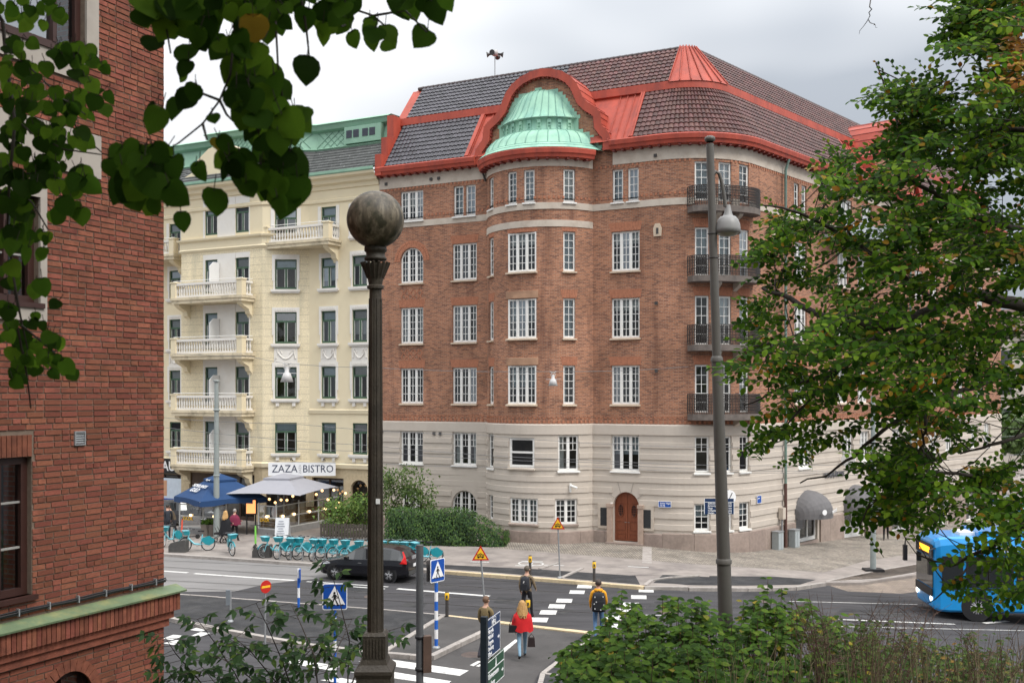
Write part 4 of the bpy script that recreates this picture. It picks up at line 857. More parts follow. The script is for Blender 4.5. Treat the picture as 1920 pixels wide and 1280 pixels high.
# shopfronts and awnings
AWN = M('awning_grey', (.135, .13, .133), .8, .12, 3)
awl = ['grey dome awning with white lettering beside the downpipe', 'grey dome awning over a white panelled double door', 'grey dome awning partly behind the leafy branches']
for i, (v, w_) in enumerate(shops):
    o, e, n = frame_at(mp_, sV(v)); h = w_ / 2; mb = MB(); z0 = gz(o.x) + .15; z0 = z0 + (.2 if i == 0 else 0)
    for x0, x1, y0, y1 in ((-h, h, 1.3, 1.45), (-h, -h + .1, z0, 1.3), (h - .1, h, z0, 1.3), (-.06 + (.3 if i == 0 else 0), .06 + (.3 if i == 0 else 0), z0, 1.3), (-h, h, z0 - .1, z0 + .1)): obx(mb, o, e, n, x0, x1, -.2, -.1, y0, y1)
    if i == 1:
        for x0, x1 in ((-h + .1, -.06), (.06, h - .1)): obx(mb, o, e, n, x0, x1, -.19, -.13, z0 + .1, z0 + .85)
    sf = mb.build('shop_front', WHITE, MAIN); mb = MB(); mb.quad(*[o + e * x - n * .15 + V(0, 0, z) for x, z in ((-h, z0), (h, z0), (h, 1.4), (-h, 1.4))]); mb.build('pane', GLASS, sf)
    mb = MB(); obx(mb, o, e, n, -h, h, -.0, .1, z0 - 1.6, z0 - .1); mb.build('shop_step', GRANITE, MAIN)
    if i == 0: mb = MB(); obx(mb, o, e, n, -h + .2, .1, -.3, -.28, z0 + .35, 1.15); mb.build('window_poster', M('poster_dark', (.035, .04, .06), .5), sf)
    if i < 3:
        A = thing('awning', awl[i], 'awning', tuple(o + V(0, 0, 1.7)), group='dome awnings over the shop fronts'); mb = MB(); rr = 1.5 if i < 2 else 1.8; nt_, nf = 6, 16; zc = (1.25, 1.15, 1.1)[i]; dep = 1.35
        for a in range(nt_):
            t0, t1 = math.pi / 2 * a / nt_, math.pi / 2 * (a + 1) / nt_
            def pp(t, k):
                f = math.pi * k / nf; c_, s_ = math.cos(f), math.sin(f)
                return o + e * (-rr * c_) + n * (.05 + dep * s_ * math.cos(t)) + V(0, 0, zc + (1.2 * s_ * math.sin(t)))
            for k in range(nf): mb.quad(pp(t0, k), pp(t0, k + 1), pp(t1, k + 1), pp(t1, k), 0, None, False)
        mb.build('canopy', AWN, A); mb = MB()
        for k in range(nf):
            f0, f1 = math.pi * k / nf, math.pi * (k + 1) / nf; P = [o + e * (-rr * math.cos(f)) + n * (.05 + dep * math.sin(f)) for f in (f0, f1)]; mb.quad(P[0] + V(0, 0, zc - .28), P[1] + V(0, 0, zc - .28), P[1] + V(0, 0, zc), P[0] + V(0, 0, zc))
        mb.build('valance', AWN, A)
        d = (n * .9 + e * .25).normalized(); xx = V(0, 0, 1).cross(d); text('TANDLÄKARE', .24, o + e * .35 + n * (dep + .12) + V(0, 0, zc + .1), xx, d, SIGNWHITE, A, bold=True)
        mb = MB(); c = o - e * .72 + n * (dep + .02) + V(0, 0, zc + .12); d2 = (n - e * .5).normalized(); x2 = V(0, 0, 1).cross(d2)
        mb.add([c + d2 * .05 + x2 * (.15 * math.cos(t)) + V(0, 0, .15 * math.sin(t)) for t in [2 * math.pi * k / 16 for k in range(16)]], [tuple(range(16))]); mb.build('roundel', SIGNWHITE, A)
o, e, n = frame_at(mp_, sV(9.2)); sg = thing('shop_lettering', 'dark raised shop lettering on the stone wall between two dome awnings', 'lettering', tuple(o + V(0, 0, 3.1))); text('TANDLÄKARE', .42, o + n * .12 + V(0, 0, 3.1), e, n, M('letter_grey', (.12, .12, .13), .5), sg, 'letters', .03)
o, e, n = frame_at(mp_, sV(10.0)); sg = thing('hanging_sign', 'round white projecting sign above the shop lettering', 'sign', tuple(o + V(0, 0, 3.9))); mb = MB(); c = o + n * .6 + V(0, 0, 3.95); mb.tube([c - e * .04, c + e * .04], .42, 20); mb.build('disc', SIGNWHITE, sg); mb = MB(); mb.tube([o + V(0, 0, 4.35), c + V(0, 0, .42)], .02, 6); mb.build('bracket', DARKMETAL, sg)
o, e, n = frame_at(mp_, sC(47)); sg = thing('hanging_sign', 'round white sign with a dark diagonal stroke on the rounded corner', 'sign', tuple(o + V(0, 0, 2.8))); mb = MB(); c = o + n * .3 + V(0, 0, 2.62); mb.tube([c, c + n * .06], .36, 24); dsc = mb.build('disc', SIGNWHITE, sg); mb = MB(); mb.tube([c + n * .07 + e * -.1 + V(0, 0, -.2), c + n * .07 + e * .14 + V(0, 0, .22)], .02, 5); mb.build('stroke', DARKMETAL, dsc); mb = MB(); mb.tube([o + V(0, 0, 2.98), c + V(0, 0, .36)], .02, 6); mb.build('bracket', DARKMETAL, sg)
for v, hh, lb, gr in ((1.85, .95, 'pale grey utility cabinet left of the downpipe foot', 0), (3.7, .95, 'pale grey utility cabinet with graffiti right of the downpipe foot', 1)):
    o, e, n = frame_at(mp_, sV(v)); z = gz(o.x) + PH - .05; cb = thing('utility_cabinet', lb, 'cabinet', tuple(o + n * .4 + V(0, 0, z))); mb = MB(); obx(mb, o, e, n, -.28, .28, .18, .55, z, z + hh); mb.build('body', M('cabinet_grey', (.33, .36, .36), .6, .12, 3, dirt=(.2, .2, .2), dscale=3, damt=.5), cb); mb = MB(); obx(mb, o, e, n, -.31, .31, .16, .58, z + hh, z + hh + .05); mb.build('lid', GREYMETAL, cb); mb = MB(); obx(mb, o, e, n, -.25, -.015, .55, .565, z + .08, z + hh - .08); obx(mb, o, e, n, .015, .25, .55, .565, z + .08, z + hh - .08); mb.build('door', M('cabinet_door', (.36, .39, .40), .6, .12), cb)
o, e, n = frame_at(mp_, sV(2.6)); sgb = thing('meter_box', 'small beige meter box fixed to the downpipe', 'box', tuple(o + n * .3 + V(0, 0, 1.2))); mb = MB(); obx(mb, o, e, n, -.16, .16, .1, .36, 1.15, 1.75); mb.build('body', STONE2, sgb); mb = MB(); mb.tube([o + n * .22 + V(0, 0, 1.15), o + n * .22 + V(0, 0, -.4)], .05, 6); mb.build('pipe', GREYMETAL, sgb)
# bay roof cap and back of the house so that it is closed
mb = MB(); b4 = [P0 + E_ * UL, P0 + E_ * UL - N_ * 12, q1 + R_ * VL - N2 * 12, q1 + R_ * VL]
for a, b in ((b4[0], b4[1]), (b4[1], b4[2]), (b4[2], b4[3])): mb.quad(V(b.x, b.y, -2), V(a.x, a.y, -2), V(a.x, a.y, 20.6), V(b.x, b.y, 20.6), 0, [(0, 0), (10, 0), (10, 20), (0, 20)])
mb.build('back_wall', [BRICK], MAIN)
# ================================================================ CREAM BUILDING ON THE LEFT
CREAM = M('cream_render', (.74, .645, .455), .85, .06, .7, .1, 30, dirt=(.60, .50, .34), dscale=.7, damt=.4)
SCORED = MBRICK('cream_render_scored', (.75, .655, .465), (.73, .635, .445), (.52, .44, .31), 60, .43, .014, .85, var=.07, vscale=.6, bump=.3)
CWHITE = M('white_stucco', (.74, .71, .66), .8, .06, 1.5, dirt=(.58, .53, .46), dscale=1.5, damt=.4)
CROUGH = M('rough_render', (.50, .41, .27), .95, .15, 6, .6, 18)
GREEN = M('green_window_paint', (.055, .105, .065), .45, .1, 5)
GCOP = M('green_copper', (.25, .42, .31), .6, .12, 1.2, dirt=(.19, .33, .26), dscale=1, damt=.5)
SLATE = M('slate_tile', (.085, .088, .085), .7, .25, 6, orand=.15, attr=True)
cpts = [P0 + E_ * u + N_ * d for u, d in ((-44, 0), (-29.07, 0), (-29.07, 1.27), (-22.6, 1.27), (-20.11, 0), (UL - .02, 0))]
cp_ = Path()
for a, b in zip(cpts, cpts[1:]): cp_.line(a, b)
def mitre(pts, d):
    o = []
    for i, p in enumerate(pts):
        ns = []
        if i: t = (p - pts[i - 1]).normalized(); ns.append(Vector((t.y, -t.x)))
        if i < len(pts) - 1: t = (pts[i + 1] - p).normalized(); ns.append(Vector((t.y, -t.x)))
        m = sum(ns, Vector((0, 0))); m = m.normalized(); m /= max(.3, m.dot(ns[0])); o.append(p + m * d)
    return o
def mband(name, pts, prof, mat, parent, i0=0, i1=None):
    i1 = len(pts) - 1 if i1 is None else i1; L = [mitre(pts, d) for d, z in prof]; mb = MB()
    for k in range(len(prof) - 1):
        for i in range(i0, i1):
            a, b, c, d = L[k][i], L[k][i + 1], L[k + 1][i + 1], L[k + 1][i]; z0, z1 = prof[k][1], prof[k + 1][1]
            mb.quad(V(a.x, a.y, z0), V(b.x, b.y, z0), V(c.x, c.y, z1), V(d.x, d.y, z1))
    return mb.build(name, mat, parent)
CB = thing('apartment_building', 'cream stucco apartment house with white balustraded balconies and green copper roof edge', 'building', (*cpts[4], 0))
s1_, s2_, s3_, s4_ = [cp_.seg[k][0] for k in (1, 2, 3, 4)]
def cU(u): return s4_ + (u + 20.11)            # right-hand plane
def cF(u): return s2_ + (u + 29.07)            # bay front
def cLf(u): return u + 44
sCh = s3_ + cp_.seg[3][1] / 2
RWS = [(4.24, 6.06), (7.48, 9.37), (10.76, 12.65), (14.0, 15.79)]
CW = []
for z in RWS + [(16.95, 18.8)]:
    CW += [(cU(-18.68), 1.05, *z), (cU(-16.45), 1.05, *z), (sCh, 1.3, z[0], z[1] - .02)]
    for u in (-30.85, -33.6, -37.0): CW.append((cLf(u), .95, z[0] - .1, z[1] - .1))
for z0, z1 in ((17.5, 19.25), (13.95, 15.98), (10.5, 12.71), (7.05, 9.4), (3.72, 6.06)): CW += [(cF(-26.6), 1.0, z0, z1), (cF(-24.15), 1.05, z0, z1)]
cops = [(s - w_ / 2, s + w_ / 2, a, b) for s, w_, a, b in CW]
gops = [(cF(-28.4), cF(-23.2), .1, 2.9), (sCh - 1.2, sCh + 1.2, .3, 2.8), (cU(-19.9), cU(-17.6), .5, 2.8), (cU(-17.1), cU(-15.9), .1, 2.75, .55), (cLf(-35.5), cLf(-29.6), .2, 2.6)]
cops2 = cops + gops
mb = MB(); wall(mb, cp_, 0, s2_, 3.4, 20.5, cops, 0, .18); wall(mb, cp_, s4_, cp_.L, 3.4, 20.5, cops, 0, .18); wall(mb, cp_, s2_, s4_, 16.6, 20.5, cops, 0, .18); mb.build('wall', CREAM, CB)
mb = MB(); wall(mb, cp_, s2_, s4_, 3.4, 16.6, cops, 0, .18); mb.build('bay_wall', SCORED, CB)
mb = MB(); wall(mb, cp_, 0, cp_.L, -.3, 3.4, cops2, .02, .3); mb.build('ground_floor_wall', CROUGH, CB)
mb = MB(); 
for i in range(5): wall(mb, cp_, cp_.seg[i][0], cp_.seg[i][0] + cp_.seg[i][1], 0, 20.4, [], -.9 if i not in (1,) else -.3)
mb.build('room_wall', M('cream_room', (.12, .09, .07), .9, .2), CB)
def gwindow(s, w_, z0, z1, blind, k):
    o, e, n = frame_at(cp_, s); oo = o - n * .1; h = w_ / 2; mb = MB(); f = .075; zt = z0 + (z1 - z0) * .7
    for x0, x1, a, b in ((-h, -h + f, z0, z1), (h - f, h, z0, z1), (-h + f, h - f, z0, z0 + .12), (-h + f, h - f, z1 - f, z1), (-h + f, h - f, zt - .05, zt + .05), (-.055, .055, z0 + .12, zt - .05)): obx(mb, oo, e, n, x0, x1, -.05, .05, a, b)
    win = mb.build('window', GREEN, CB)
    mb = MB()
    for q in (-1, 1):
        for x in (q * .075, q * (h - f - .02)): obx(mb, oo, e, n, x - .018, x + .018, -.03, .03, z0 + .12, zt - .05)
    mb.build('casement', M('casement_white', (.55, .56, .52), .5), win)
    for x0, x1, a, b in ((-h + f, -.055, z0 + .12, zt - .05), (.055, h - f, z0 + .12, zt - .05), (-h + f, h - f, zt + .05, z1 - f)):
        mb = MB(); mb.quad(*[oo + e * x + V(0, 0, z) for x, z in ((x0, a), (x1, a), (x1, b), (x0, b))]); mb.build('pane', GLASS, win)
    if blind: mb = MB(); mb.quad(*[oo - n * .07 + e * x + V(0, 0, z) for x, z in ((-h, z1 - (z1 - z0) * blind), (h, z1 - (z1 - z0) * blind), (h, z1), (-h, z1))]); mb.build('blind', CURT[2] if k % 2 else CURT[1], win)
    return win, o, e, n
for k, (s, w_, z0, z1) in enumerate(CW):
    win, o, e, n = gwindow(s, w_, z0, z1, random.choice((.3, .28, .32, .3, 0, .75)), k); h = w_ / 2; bay = s2_ <= s <= s3_
    if bay: continue
    mb = MB(); t = .17
    if z0 < 16 and z0 > 5:
        obx(mb, o, e, n, -h - t, -h, 0, .04, z0 + .5, z1 + .28); obx(mb, o, e, n, h, h + t, 0, .04, z0 + .5, z1 + .28); obx(mb, o, e, n, -h, h, 0, .04, z1, z1 + .28); obx(mb, o, e, n, -h - t * .6, -h, 0, .035, z0, z0 + .5); obx(mb, o, e, n, h, h + t * .6, 0, .035, z0, z0 + .5)
        for i in range(9): obx(mb, o, e, n, -h + w_ * (i + .2) / 9, -h + w_ * (i + .75) / 9, .04, .07, z1 + .06, z1 + .2)
        mb.build('window_surround', CWHITE, CB)
    elif z0 > 16:
        for q in (-1, 1): m2 = MB(); obx(m2, o, e, n, *sorted((q * (h + .02), q * (h + .25))), 0, .04, z0, z1 + .05); m2.build('window_surround', CWHITE, CB)
    mb = MB(); obx(mb, o, e, n, -h - .22, h + .22, .0, .16, z0 - .16, z0 - .02); obx(mb, o, e, n, -h - .17, h + .17, .0, .11, z0 - .24, z0 - .16)
    if 7 < z0 < 8 or 3 < z0 < 5:
        for q in (-1, 1): obx(mb, o, e, n, q * h * .75 - .1, q * h * .75 + .1, 0, .09, z0 - .45, z0 - .24)
    mb.build('sill', CWHITE, CB)
    if 10 < z0 < 12:                                     # garland panel below the sill
        mb = MB(); obx(mb, o, e, n, -h - .05, h + .05, 0, .03, z0 - 1.15, z0 - .25); pn = mb.build('garland_panel', CWHITE, CB); mb = MB(); c = o + n * .04 + V(0, 0, z0 - .5)
        mb.tube([c + e * (x * h * .75) + V(0, 0, -.42 * (1 - x * x)) for x in [i / 6 for i in range(-6, 7)]], .045, 5)
        for q in (-1, 1): mb.tube([c + e * (q * h * .75) + V(0, 0, .12), c + e * (q * h * .8) + V(0, 0, -.15), c + e * (q * h * .9) + V(0, 0, -.4)], [.07, .04, .06], 5); mb.tube([c + e * (q * h * .5) + V(0, 0, .1), c + e * (q * h * .35) + V(0, 0, -.1)], .035, 5)
        mb.build('garland', CWHITE, pn)
for z0, z1 in ((17.3, 19.7), (13.9, 16.3), (10.48, 13.2), (7.05, 9.9), (3.75, 6.5)):   # white wall field between the bay windows
    o, e, n = frame_at(cp_, cF(-25.4)); mb = MB(); P = [(-1.85, z0), (1.85, z0), (1.85, z1), (-1.85, z1)]
    for x0, x1 in ((-1.85, -1.2 - .5), (-.7, .72), (1.78, 1.85)): obx(mb, o, e, n, x0, x1, 0, .03, z0, z1)
    for c in (-1.2, 1.25): obx(mb, o, e, n, c - .5, c + .53, 0, .03, {17.3: 19.25, 13.9: 15.98, 10.48: 12.71, 7.05: 9.4, 3.75: 6.06}[z0], z1)
    mb.build('white_panel', CWHITE, CB)
    if z0 < 17:                                          # balcony screen
        mb = MB(); mb.ext([o + e * -.55 + n * .06 + n * x + V(0, 0, z) for x, z in ((0, z0), (.85, z0), (.85, z0 + 1.55), (.5, z0 + 1.85), (0, z0 + 1.85))], e * .05); mb.build('balcony_screen', M('screen_white', (.72, .72, .71), .5, .04), CB)
# string courses and cornices
mband('string_course', cpts, [(0, 6.55), (.06, 6.6), (.1, 6.8), (.03, 6.86), (0, 6.86)], CREAM, CB, 4, 5); mband('string_course', cpts, [(0, 3.35), (.12, 3.4), (.16, 3.62), (.02, 3.7), (0, 3.7)], CREAM, CB)
mband('cornice', cpts, [(0, 16.45), (.05, 16.5), (.12, 16.62), (.06, 16.7), (.06, 17.1), (.2, 17.2), (.22, 17.3), (0, 17.34)], CREAM, CB, 0, 4)
mband('string_course', cpts, [(0, 18.98), (.08, 19.05), (.09, 19.2), (0, 19.25)], CREAM, CB); mband('eaves_cornice', cpts, [(0, 19.75), (.08, 19.8), (.12, 20.0), (.3, 20.1), (.34, 20.3), (.55, 20.4), (.6, 20.55), (0, 20.6)], CREAM, CB)
mband('copper_gutter', cpts, [(.6, 20.54), (.66, 20.6), (.66, 20.75), (.3, 20.8)], GCOP, CB)
mb = MB(); nk = 9; a0, z0 = .42, 20.72; a1, z1 = -1.05, 22.5
for k in range(nk):
    t0, t1 = k / nk, (k + 1.05) / nk; L0 = mitre(cpts, a0 + (a1 - a0) * t0 + .04); L1 = mitre(cpts, a0 + (a1 - a0) * t1); zz0, zz1 = z0 + (z1 - z0) * t0 + .03, z0 + (z1 - z0) * t1
    for i in range(5):
        n = max(1, int((cpts[i + 1] - cpts[i]).length / .33))
        for q in range(n):
            mb.rnd = random.random(); A = L0[i].lerp(L0[i + 1], q / n); B = L0[i].lerp(L0[i + 1], (q + 1) / n); C = L1[i].lerp(L1[i + 1], (q + 1) / n); D = L1[i].lerp(L1[i + 1], q / n); j = random.uniform(0, .012)
            mb.quad(V(A.x, A.y, zz0 + j), V(B.x, B.y, zz0 + j), V(C.x, C.y, zz1), V(D.x, D.y, zz1)); mb.quad(V(A.x, A.y, zz0 - .05), V(B.x, B.y, zz0 - .05), V(B.x, B.y, zz0 + j), V(A.x, A.y, zz0 + j))
mb.build('roof_tiles', SLATE, CB, 'dark slate mansard tiles', kind='stuff')
mband('copper_attic', cpts, [(-.95, 22.38), (-.85, 22.5), (-1.1, 22.6), (-1.35, 23.6), (-1.1, 23.7), (-1.0, 23.95), (-.9, 24.0), (-1.2, 24.15), (-9, 24.6)], GCOP, CB)
mb = MB(); L0, L1 = mitre(cpts, -1.08), mitre(cpts, -1.32)
for i in (2, 3, 4):
    ln = (cpts[i + 1] - cpts[i]).length; n = int(ln / .42)
    for q in range(-2, n):
        for d in (1, -1):
            x0, x1 = (q / n, (q + 2.2) / n) if d > 0 else ((q + 2.2) / n, q / n)
            if min(x0, x1) < 0 or max(x0, x1) > 1 or (i == 4 and .45 < (x0 + x1) / 2 < .8): continue
            A, B = L0[i].lerp(L0[i + 1], x0), L1[i].lerp(L1[i + 1], x1); mb.tube([V(A.x, A.y, 22.63), V(B.x, B.y, 23.58)], .014, 3)
mb.build('attic_seams', M('copper_dark', (.13, .25, .19), .6), CB, kind='stuff')
o = V(P0.x, P0.y, 0); e, n = V(E_.x, E_.y, 0), V(N_.x, N_.y, 0)
mb = MB(); obx(mb, o, e, n, -18.2, -15.6, -1.3, -.88, 22.62, 23.62); dm = mb.build('attic_dormer', GCOP, CB)
for u in (-17.85, -17.35, -16.7, -16.2):
    mb = MB(); obx(mb, o, e, n, u - .2, u + .2, -.9, -.86, 22.95, 23.4); mb.build('pane', M('attic_glass', (.05, .055, .07), .15), dm)
# balustraded balconies
BAL = None
def balustrade(mb, p, q, zf, hgt=.86, inner=True):
    d = q - p; L = d.length; d.normalize(); nn = V(d.y, -d.x, 0); n = max(2, int(L / .2))
    for k in range(n):
        c = p + d * (L * (k + .5) / n); mb.lathe([(.055, zf + .12), (.055, zf + .17), (.035, zf + .22), (.075, zf + .36), (.06, zf + .48), (.03, zf + .62), (.055, zf + .7), (.055, zf + .74)], 6, (c.x, c.y, 0))
    mb.obox(p + nn * -.1 + V(0, 0, zf + .74), d * L, nn * .2, V(0, 0, .14)); mb.obox(p + nn * -.09 + V(0, 0, zf), d * L, nn * .18, V(0, 0, .12))
def cbalcony(u0, u1, d0, d1, zf, brackets=True, nm='balcony'):
    P = lambda u, d, z=0: o + e * u + n * d + V(0, 0, z)
    mb = MB(); obx(mb, o, e, n, u0 - .1, u1 + .1, d0, d1 + .1, zf - .16, zf); obx(mb, o, e, n, u0 - .04, u1 + .04, d0, d1 + .04, zf - .36, zf - .16); B = mb.build(nm, M('balcony_stucco', (.66, .57, .41), .85, .1, 2, dirt=(.25, .21, .14), dscale=1.6, damt=.7), CB)
    mb = MB(); balustrade(mb, P(u0 + .2, d1 - .1), P(u1 - .2, d1 - .1), zf); balustrade(mb, P(u1 - .1, d1 - .2), P(u1 - .1, d0 + .1), zf); balustrade(mb, P(u0 + .1, d0 + .1), P(u0 + .1, d1 - .2), zf); mb.build('balustrade', CWHITE, B)
    for u in (u0 + .12, u1 - .14):
        mb = MB(); obx(mb, o, e, n, u - .2, u + .2, d1 - .32, d1 + .06, zf, zf + .9); obx(mb, o, e, n, u - .24, u + .24, d1 - .36, d1 + .1, zf + .9, zf + .98); mb.build('pedestal', CREAM, B)
    mb = MB(); mb.tube([P(u0, d1 - .1, zf + 1.02), P(u1, d1 - .1, zf + 1.02)], .02, 5); mb.tube([P(u1 - .1, d0, zf + 1.02), P(u1 - .1, d1 - .1, zf + 1.02)], .02, 5); mb.build('hand_rail', WHITE, B)
    if brackets:
        for u in (u0 + .25, u1 - .3):
            mb = MB(); mb.ext([P(u - .18, d0 + x, z) for x, z in ((0, zf - .36), (d1 - d0 - .1, zf - .36), (d1 - d0 - .14, zf - .5), (d1 - d0 - .35, zf - .62), (.3, zf - .8), (.22, zf - 1.05), (.06, zf - 1.15), (0, zf - 1.3))], e * .36); mb.build('bracket', CREAM, B)
for z in (13.62, 10.2, 6.78, 3.48): cbalcony(-28.75, -23.25, 1.27, 2.35, z)
cbalcony(-22.6, -17.85, 0, 1.15, 16.75); cbalcony(-34, -29.9, 0, 1.1, 16.6)
# shallow gable over the bay
bo = V((P0 + E_ * -25.8 + N_ * 1.27).x, (P0 + E_ * -25.8 + N_ * 1.27).y, 0)
mb = MB(); pr = [(-3.2, 20.2), (3.2, 20.2), (3.0, 21.2), (2.2, 21.5), (1.9, 22.2), (1.0, 22.8), (0, 23.0), (-1.0, 22.8), (-1.9, 22.2), (-2.2, 21.5), (-3.0, 21.2)]
mb.ext([bo + e * x + n * .05 + V(0, 0, z) for x, z in pr], -n * .6); mb.build('bay_gable', CREAM, CB)
# ground floor: shop fronts behind the terrace
SHOPDK = M('shop_timber', (.06, .035, .025), .5, .2)
for (a, b, z0, z1, *_r), k in zip(gops, range(5)):
    oo, ee, nn = frame_at(cp_, (a + b) / 2); h = (b - a) / 2; mb = MB(); m = max(1, int(2 * h / 1.1))
    for i in range(m + 1): x = -h + 2 * h * i / m; obx(mb, oo, ee, nn, x - .05, x + .05, -.3, -.18, z0, z1)
    obx(mb, oo, ee, nn, -h, h, -.3, -.18, z1 - .12, z1); obx(mb, oo, ee, nn, -h, h, -.3, -.18, z0, z0 + .25); sf = mb.build('shop_front', SHOPDK, CB)
    mb = MB(); mb.quad(*[oo + ee * x - nn * .24 + V(0, 0, z) for x, z in ((-h, z0), (h, z0), (h, z1), (-h, z1))]); mb.build('pane', GLASS, sf)
# ================================================================ BRICK BUILDING AT THE LEFT EDGE
wc = V(-4.92, 14.7, 0); we = V(.419, .908, 0); wn = V(.908, -.419, 0)
def lw(x, y):
    k = (x - CX) / F; s = (k * 14.7 + 4.92) / (.419 - .908 * k); return s, H - (y - CY) / F * (14.7 + .908 * s)
LB = thing('brick_building', 'dark red brick house wall with tall brown windows and a green copper ledge', 'building', tuple(wc))
LBRICK = M('fired_brick', (.225, .078, .050), .85, .28, 9, .35, 50, orand=.24, attr=True, dirt=(.10, .04, .03), dscale=3, damt=.6, spec=.15)
MORTAR = M('lime_mortar', (.17, .125, .095), .95, .2, 12, .3, 60)
BRW = MBRICK('left_brick', (.30, .085, .05), (.2, .06, .04), (.2, .155, .125), .25, .075, .011)
BROWN = M('brown_window_paint', (.045, .018, .014), .45, .15, 5); LSTONE = M('window_stone', (.36, .32, .28), .85, .12, 3)
SA, ZA, ZB = -3.5, 3.3, 13.5
lops = [(-4, -1.40, 12.05, 14.5), (-4, -2.12, 8.82, 10.12), (-4, -2.22, 5.27, 6.95), (-2.02, -1.28, 3.0, 4.19)]
stone_areas = [(-4, -1.16, 10.52, 11.08), (-4, -1.40, 11.72, 12.05), (-2.12, -2.02, 8.6, 10.3), (-4, -2.12, 8.6, 8.82), (-4, -2.12, 10.12, 10.3), (-1.40, -1.2, 12.05, 14.5)]
sold = (-4, -2.2, 6.95, 7.22); corn = (-4, .2, 4.42, 4.98)
lp = Path(); lp.line((wc + we * -16).xy, wc.xy)
def lS(s): return s + 16
mb = MB(); wall(mb, lp, lS(SA), lS(0), ZA, ZB, [(lS(a), lS(b), c, d) for a, b, c, d in lops], -.012, .22, 0); mb.build('mortar_bed', MORTAR, LB)
mb = MB(); wall(mb, lp, 0, lS(SA), 0, 17, [], -.004, .1); wall(mb, lp, lS(SA), lS(0), ZB, 17, [(lS(-4), lS(-1.4), 12.05, 14.5)], -.004, .22); wall(mb, lp, lS(SA), lS(0), 0, ZA, [(lS(-2.02), lS(-1.28), 3.0, 4.19)], -.004, .22)
a = wc - wn * .004; b = a - wn * 12; mb.quad(a + V(0, 0, 0), b, b + V(0, 0, 17), a + V(0, 0, 17), 0, [(0, 0), (12, 0), (12, 17), (0, 17)]); c2 = b - we * 16; mb.quad(b, c2, c2 + V(0, 0, 17), b + V(0, 0, 17), 0, [(0, 0), (16, 0), (16, 17), (0, 17)]); d2 = a - we * 16; mb.quad(c2 + V(0, 0, 17), d2 + V(0, 0, 17), a + V(0, 0, 17), b + V(0, 0, 17), 0, [(0, 0)] * 4); mb.build('plain_wall', BRW, LB)
bricks = []
blocked = lops + stone_areas + [sold, corn]
rows = int((ZB - ZA) / .075)
for r in range(rows):
    z = ZA + r * .075; s = 0.0; ch = r % 2 == 0; sh = random.uniform(-.05, .05)
    while s > SA:
        ln = (.115 if (ch or random.random() < .3) else .245) + random.uniform(-.008, .008); ch = False
        a, b = s - ln, s; s = a - .011
        parts = [(a, b)]
        for (x0, x1, z0, z1) in blocked:
            if z + .064 <= z0 + .005 or z >= z1 - .005: continue
            q = []
            for (u, v) in parts:
                if v <= x0 or u >= x1: q.append((u, v))
                else:
                    if u < x0 - .03: q.append((u, x0 - .008))
                    if v > x1 + .03: q.append((x1 + .008, v))
            parts = q
        for u, v in parts: bricks.append((u, v, z, .064, random.uniform(-.003, .004)))
unit = MB().add([V(x, y, z) for x, y, z in ((-.5, 0, 0), (.5, 0, 0), (.49, .012, .04), (-.49, .012, .04))] , []).v
bm_ = MB(); bx = .5; bev = .03
bm_.add([(-.5, -1, 0), (.5, -1, 0), (.5, -1, 1), (-.5, -1, 1), (-.5 + .015, 0, .06), (.5 - .015, 0, .06), (.5 - .015, 0, .94), (-.5 + .015, 0, .94)], [(4, 5, 6, 7), (0, 1, 5, 4), (1, 2, 6, 5), (2, 3, 7, 6), (3, 0, 4, 7)])
BRME = bm_.mesh('brick', LBRICK)
import mathutils
BB_ = Matrix(((we.x, wn.x, 0, 0), (we.y, wn.y, 0, 0), (0, 0, 1, 0), (0, 0, 0, 1)))
def bsize(q):
    u, v, z, hh, d = q; p = wc + we * (u + v) / 2; y = CY + F * (H - z) / p.y; x = CX + F * p.x / p.y
    return (v - u) * hh / p.y ** 2 * (1 if (0 < x < 320 and 430 < y < 1275 and not (x < 215 and y < 745)) else .1)
bricks.sort(key=bsize, reverse=True); st = MB()
for k, (u, v, z, hh, d) in enumerate(bricks):
    Mx = Matrix.Translation(wc + we * (u + v) / 2 + wn * d + V(0, 0, z)) @ BB_ @ Matrix.Diagonal((v - u, .05, hh, 1))
    if k < 300:
        ob = bpy.data.objects.new('brick', BRME); COL.objects.link(ob); ob.parent = LB; ob.matrix_local = Matrix.Translation(-wc) @ Mx
    else: st.rnd = random.random(); t = MB(); t.rnd = st.rnd; t.v = bm_.v; t.f = bm_.f; t.m = bm_.m; t.u = bm_.u; t.s = bm_.s; t.r = [st.rnd] * len(bm_.f); st.merge(t, Mx)
st.build('bricks', LBRICK, LB, kind='stuff')
def lob(mb, s0, s1, d0, d1, z0, z1): obx(mb, wc, we, wn, s0, s1, d0, d1, z0, z1)
for a, b, c, d in stone_areas: mb = MB(); lob(mb, max(a, SA), b, -.1, .025, c, d); mb.build('stone_trim', LSTONE, LB)
mb = MB(); s = -2.23
while s > SA: lob(mb, s - .062, s, -.03, .004, 6.955, 7.215); s -= .073
mb.build('soldier_bricks', LBRICK, LB, kind='stuff')
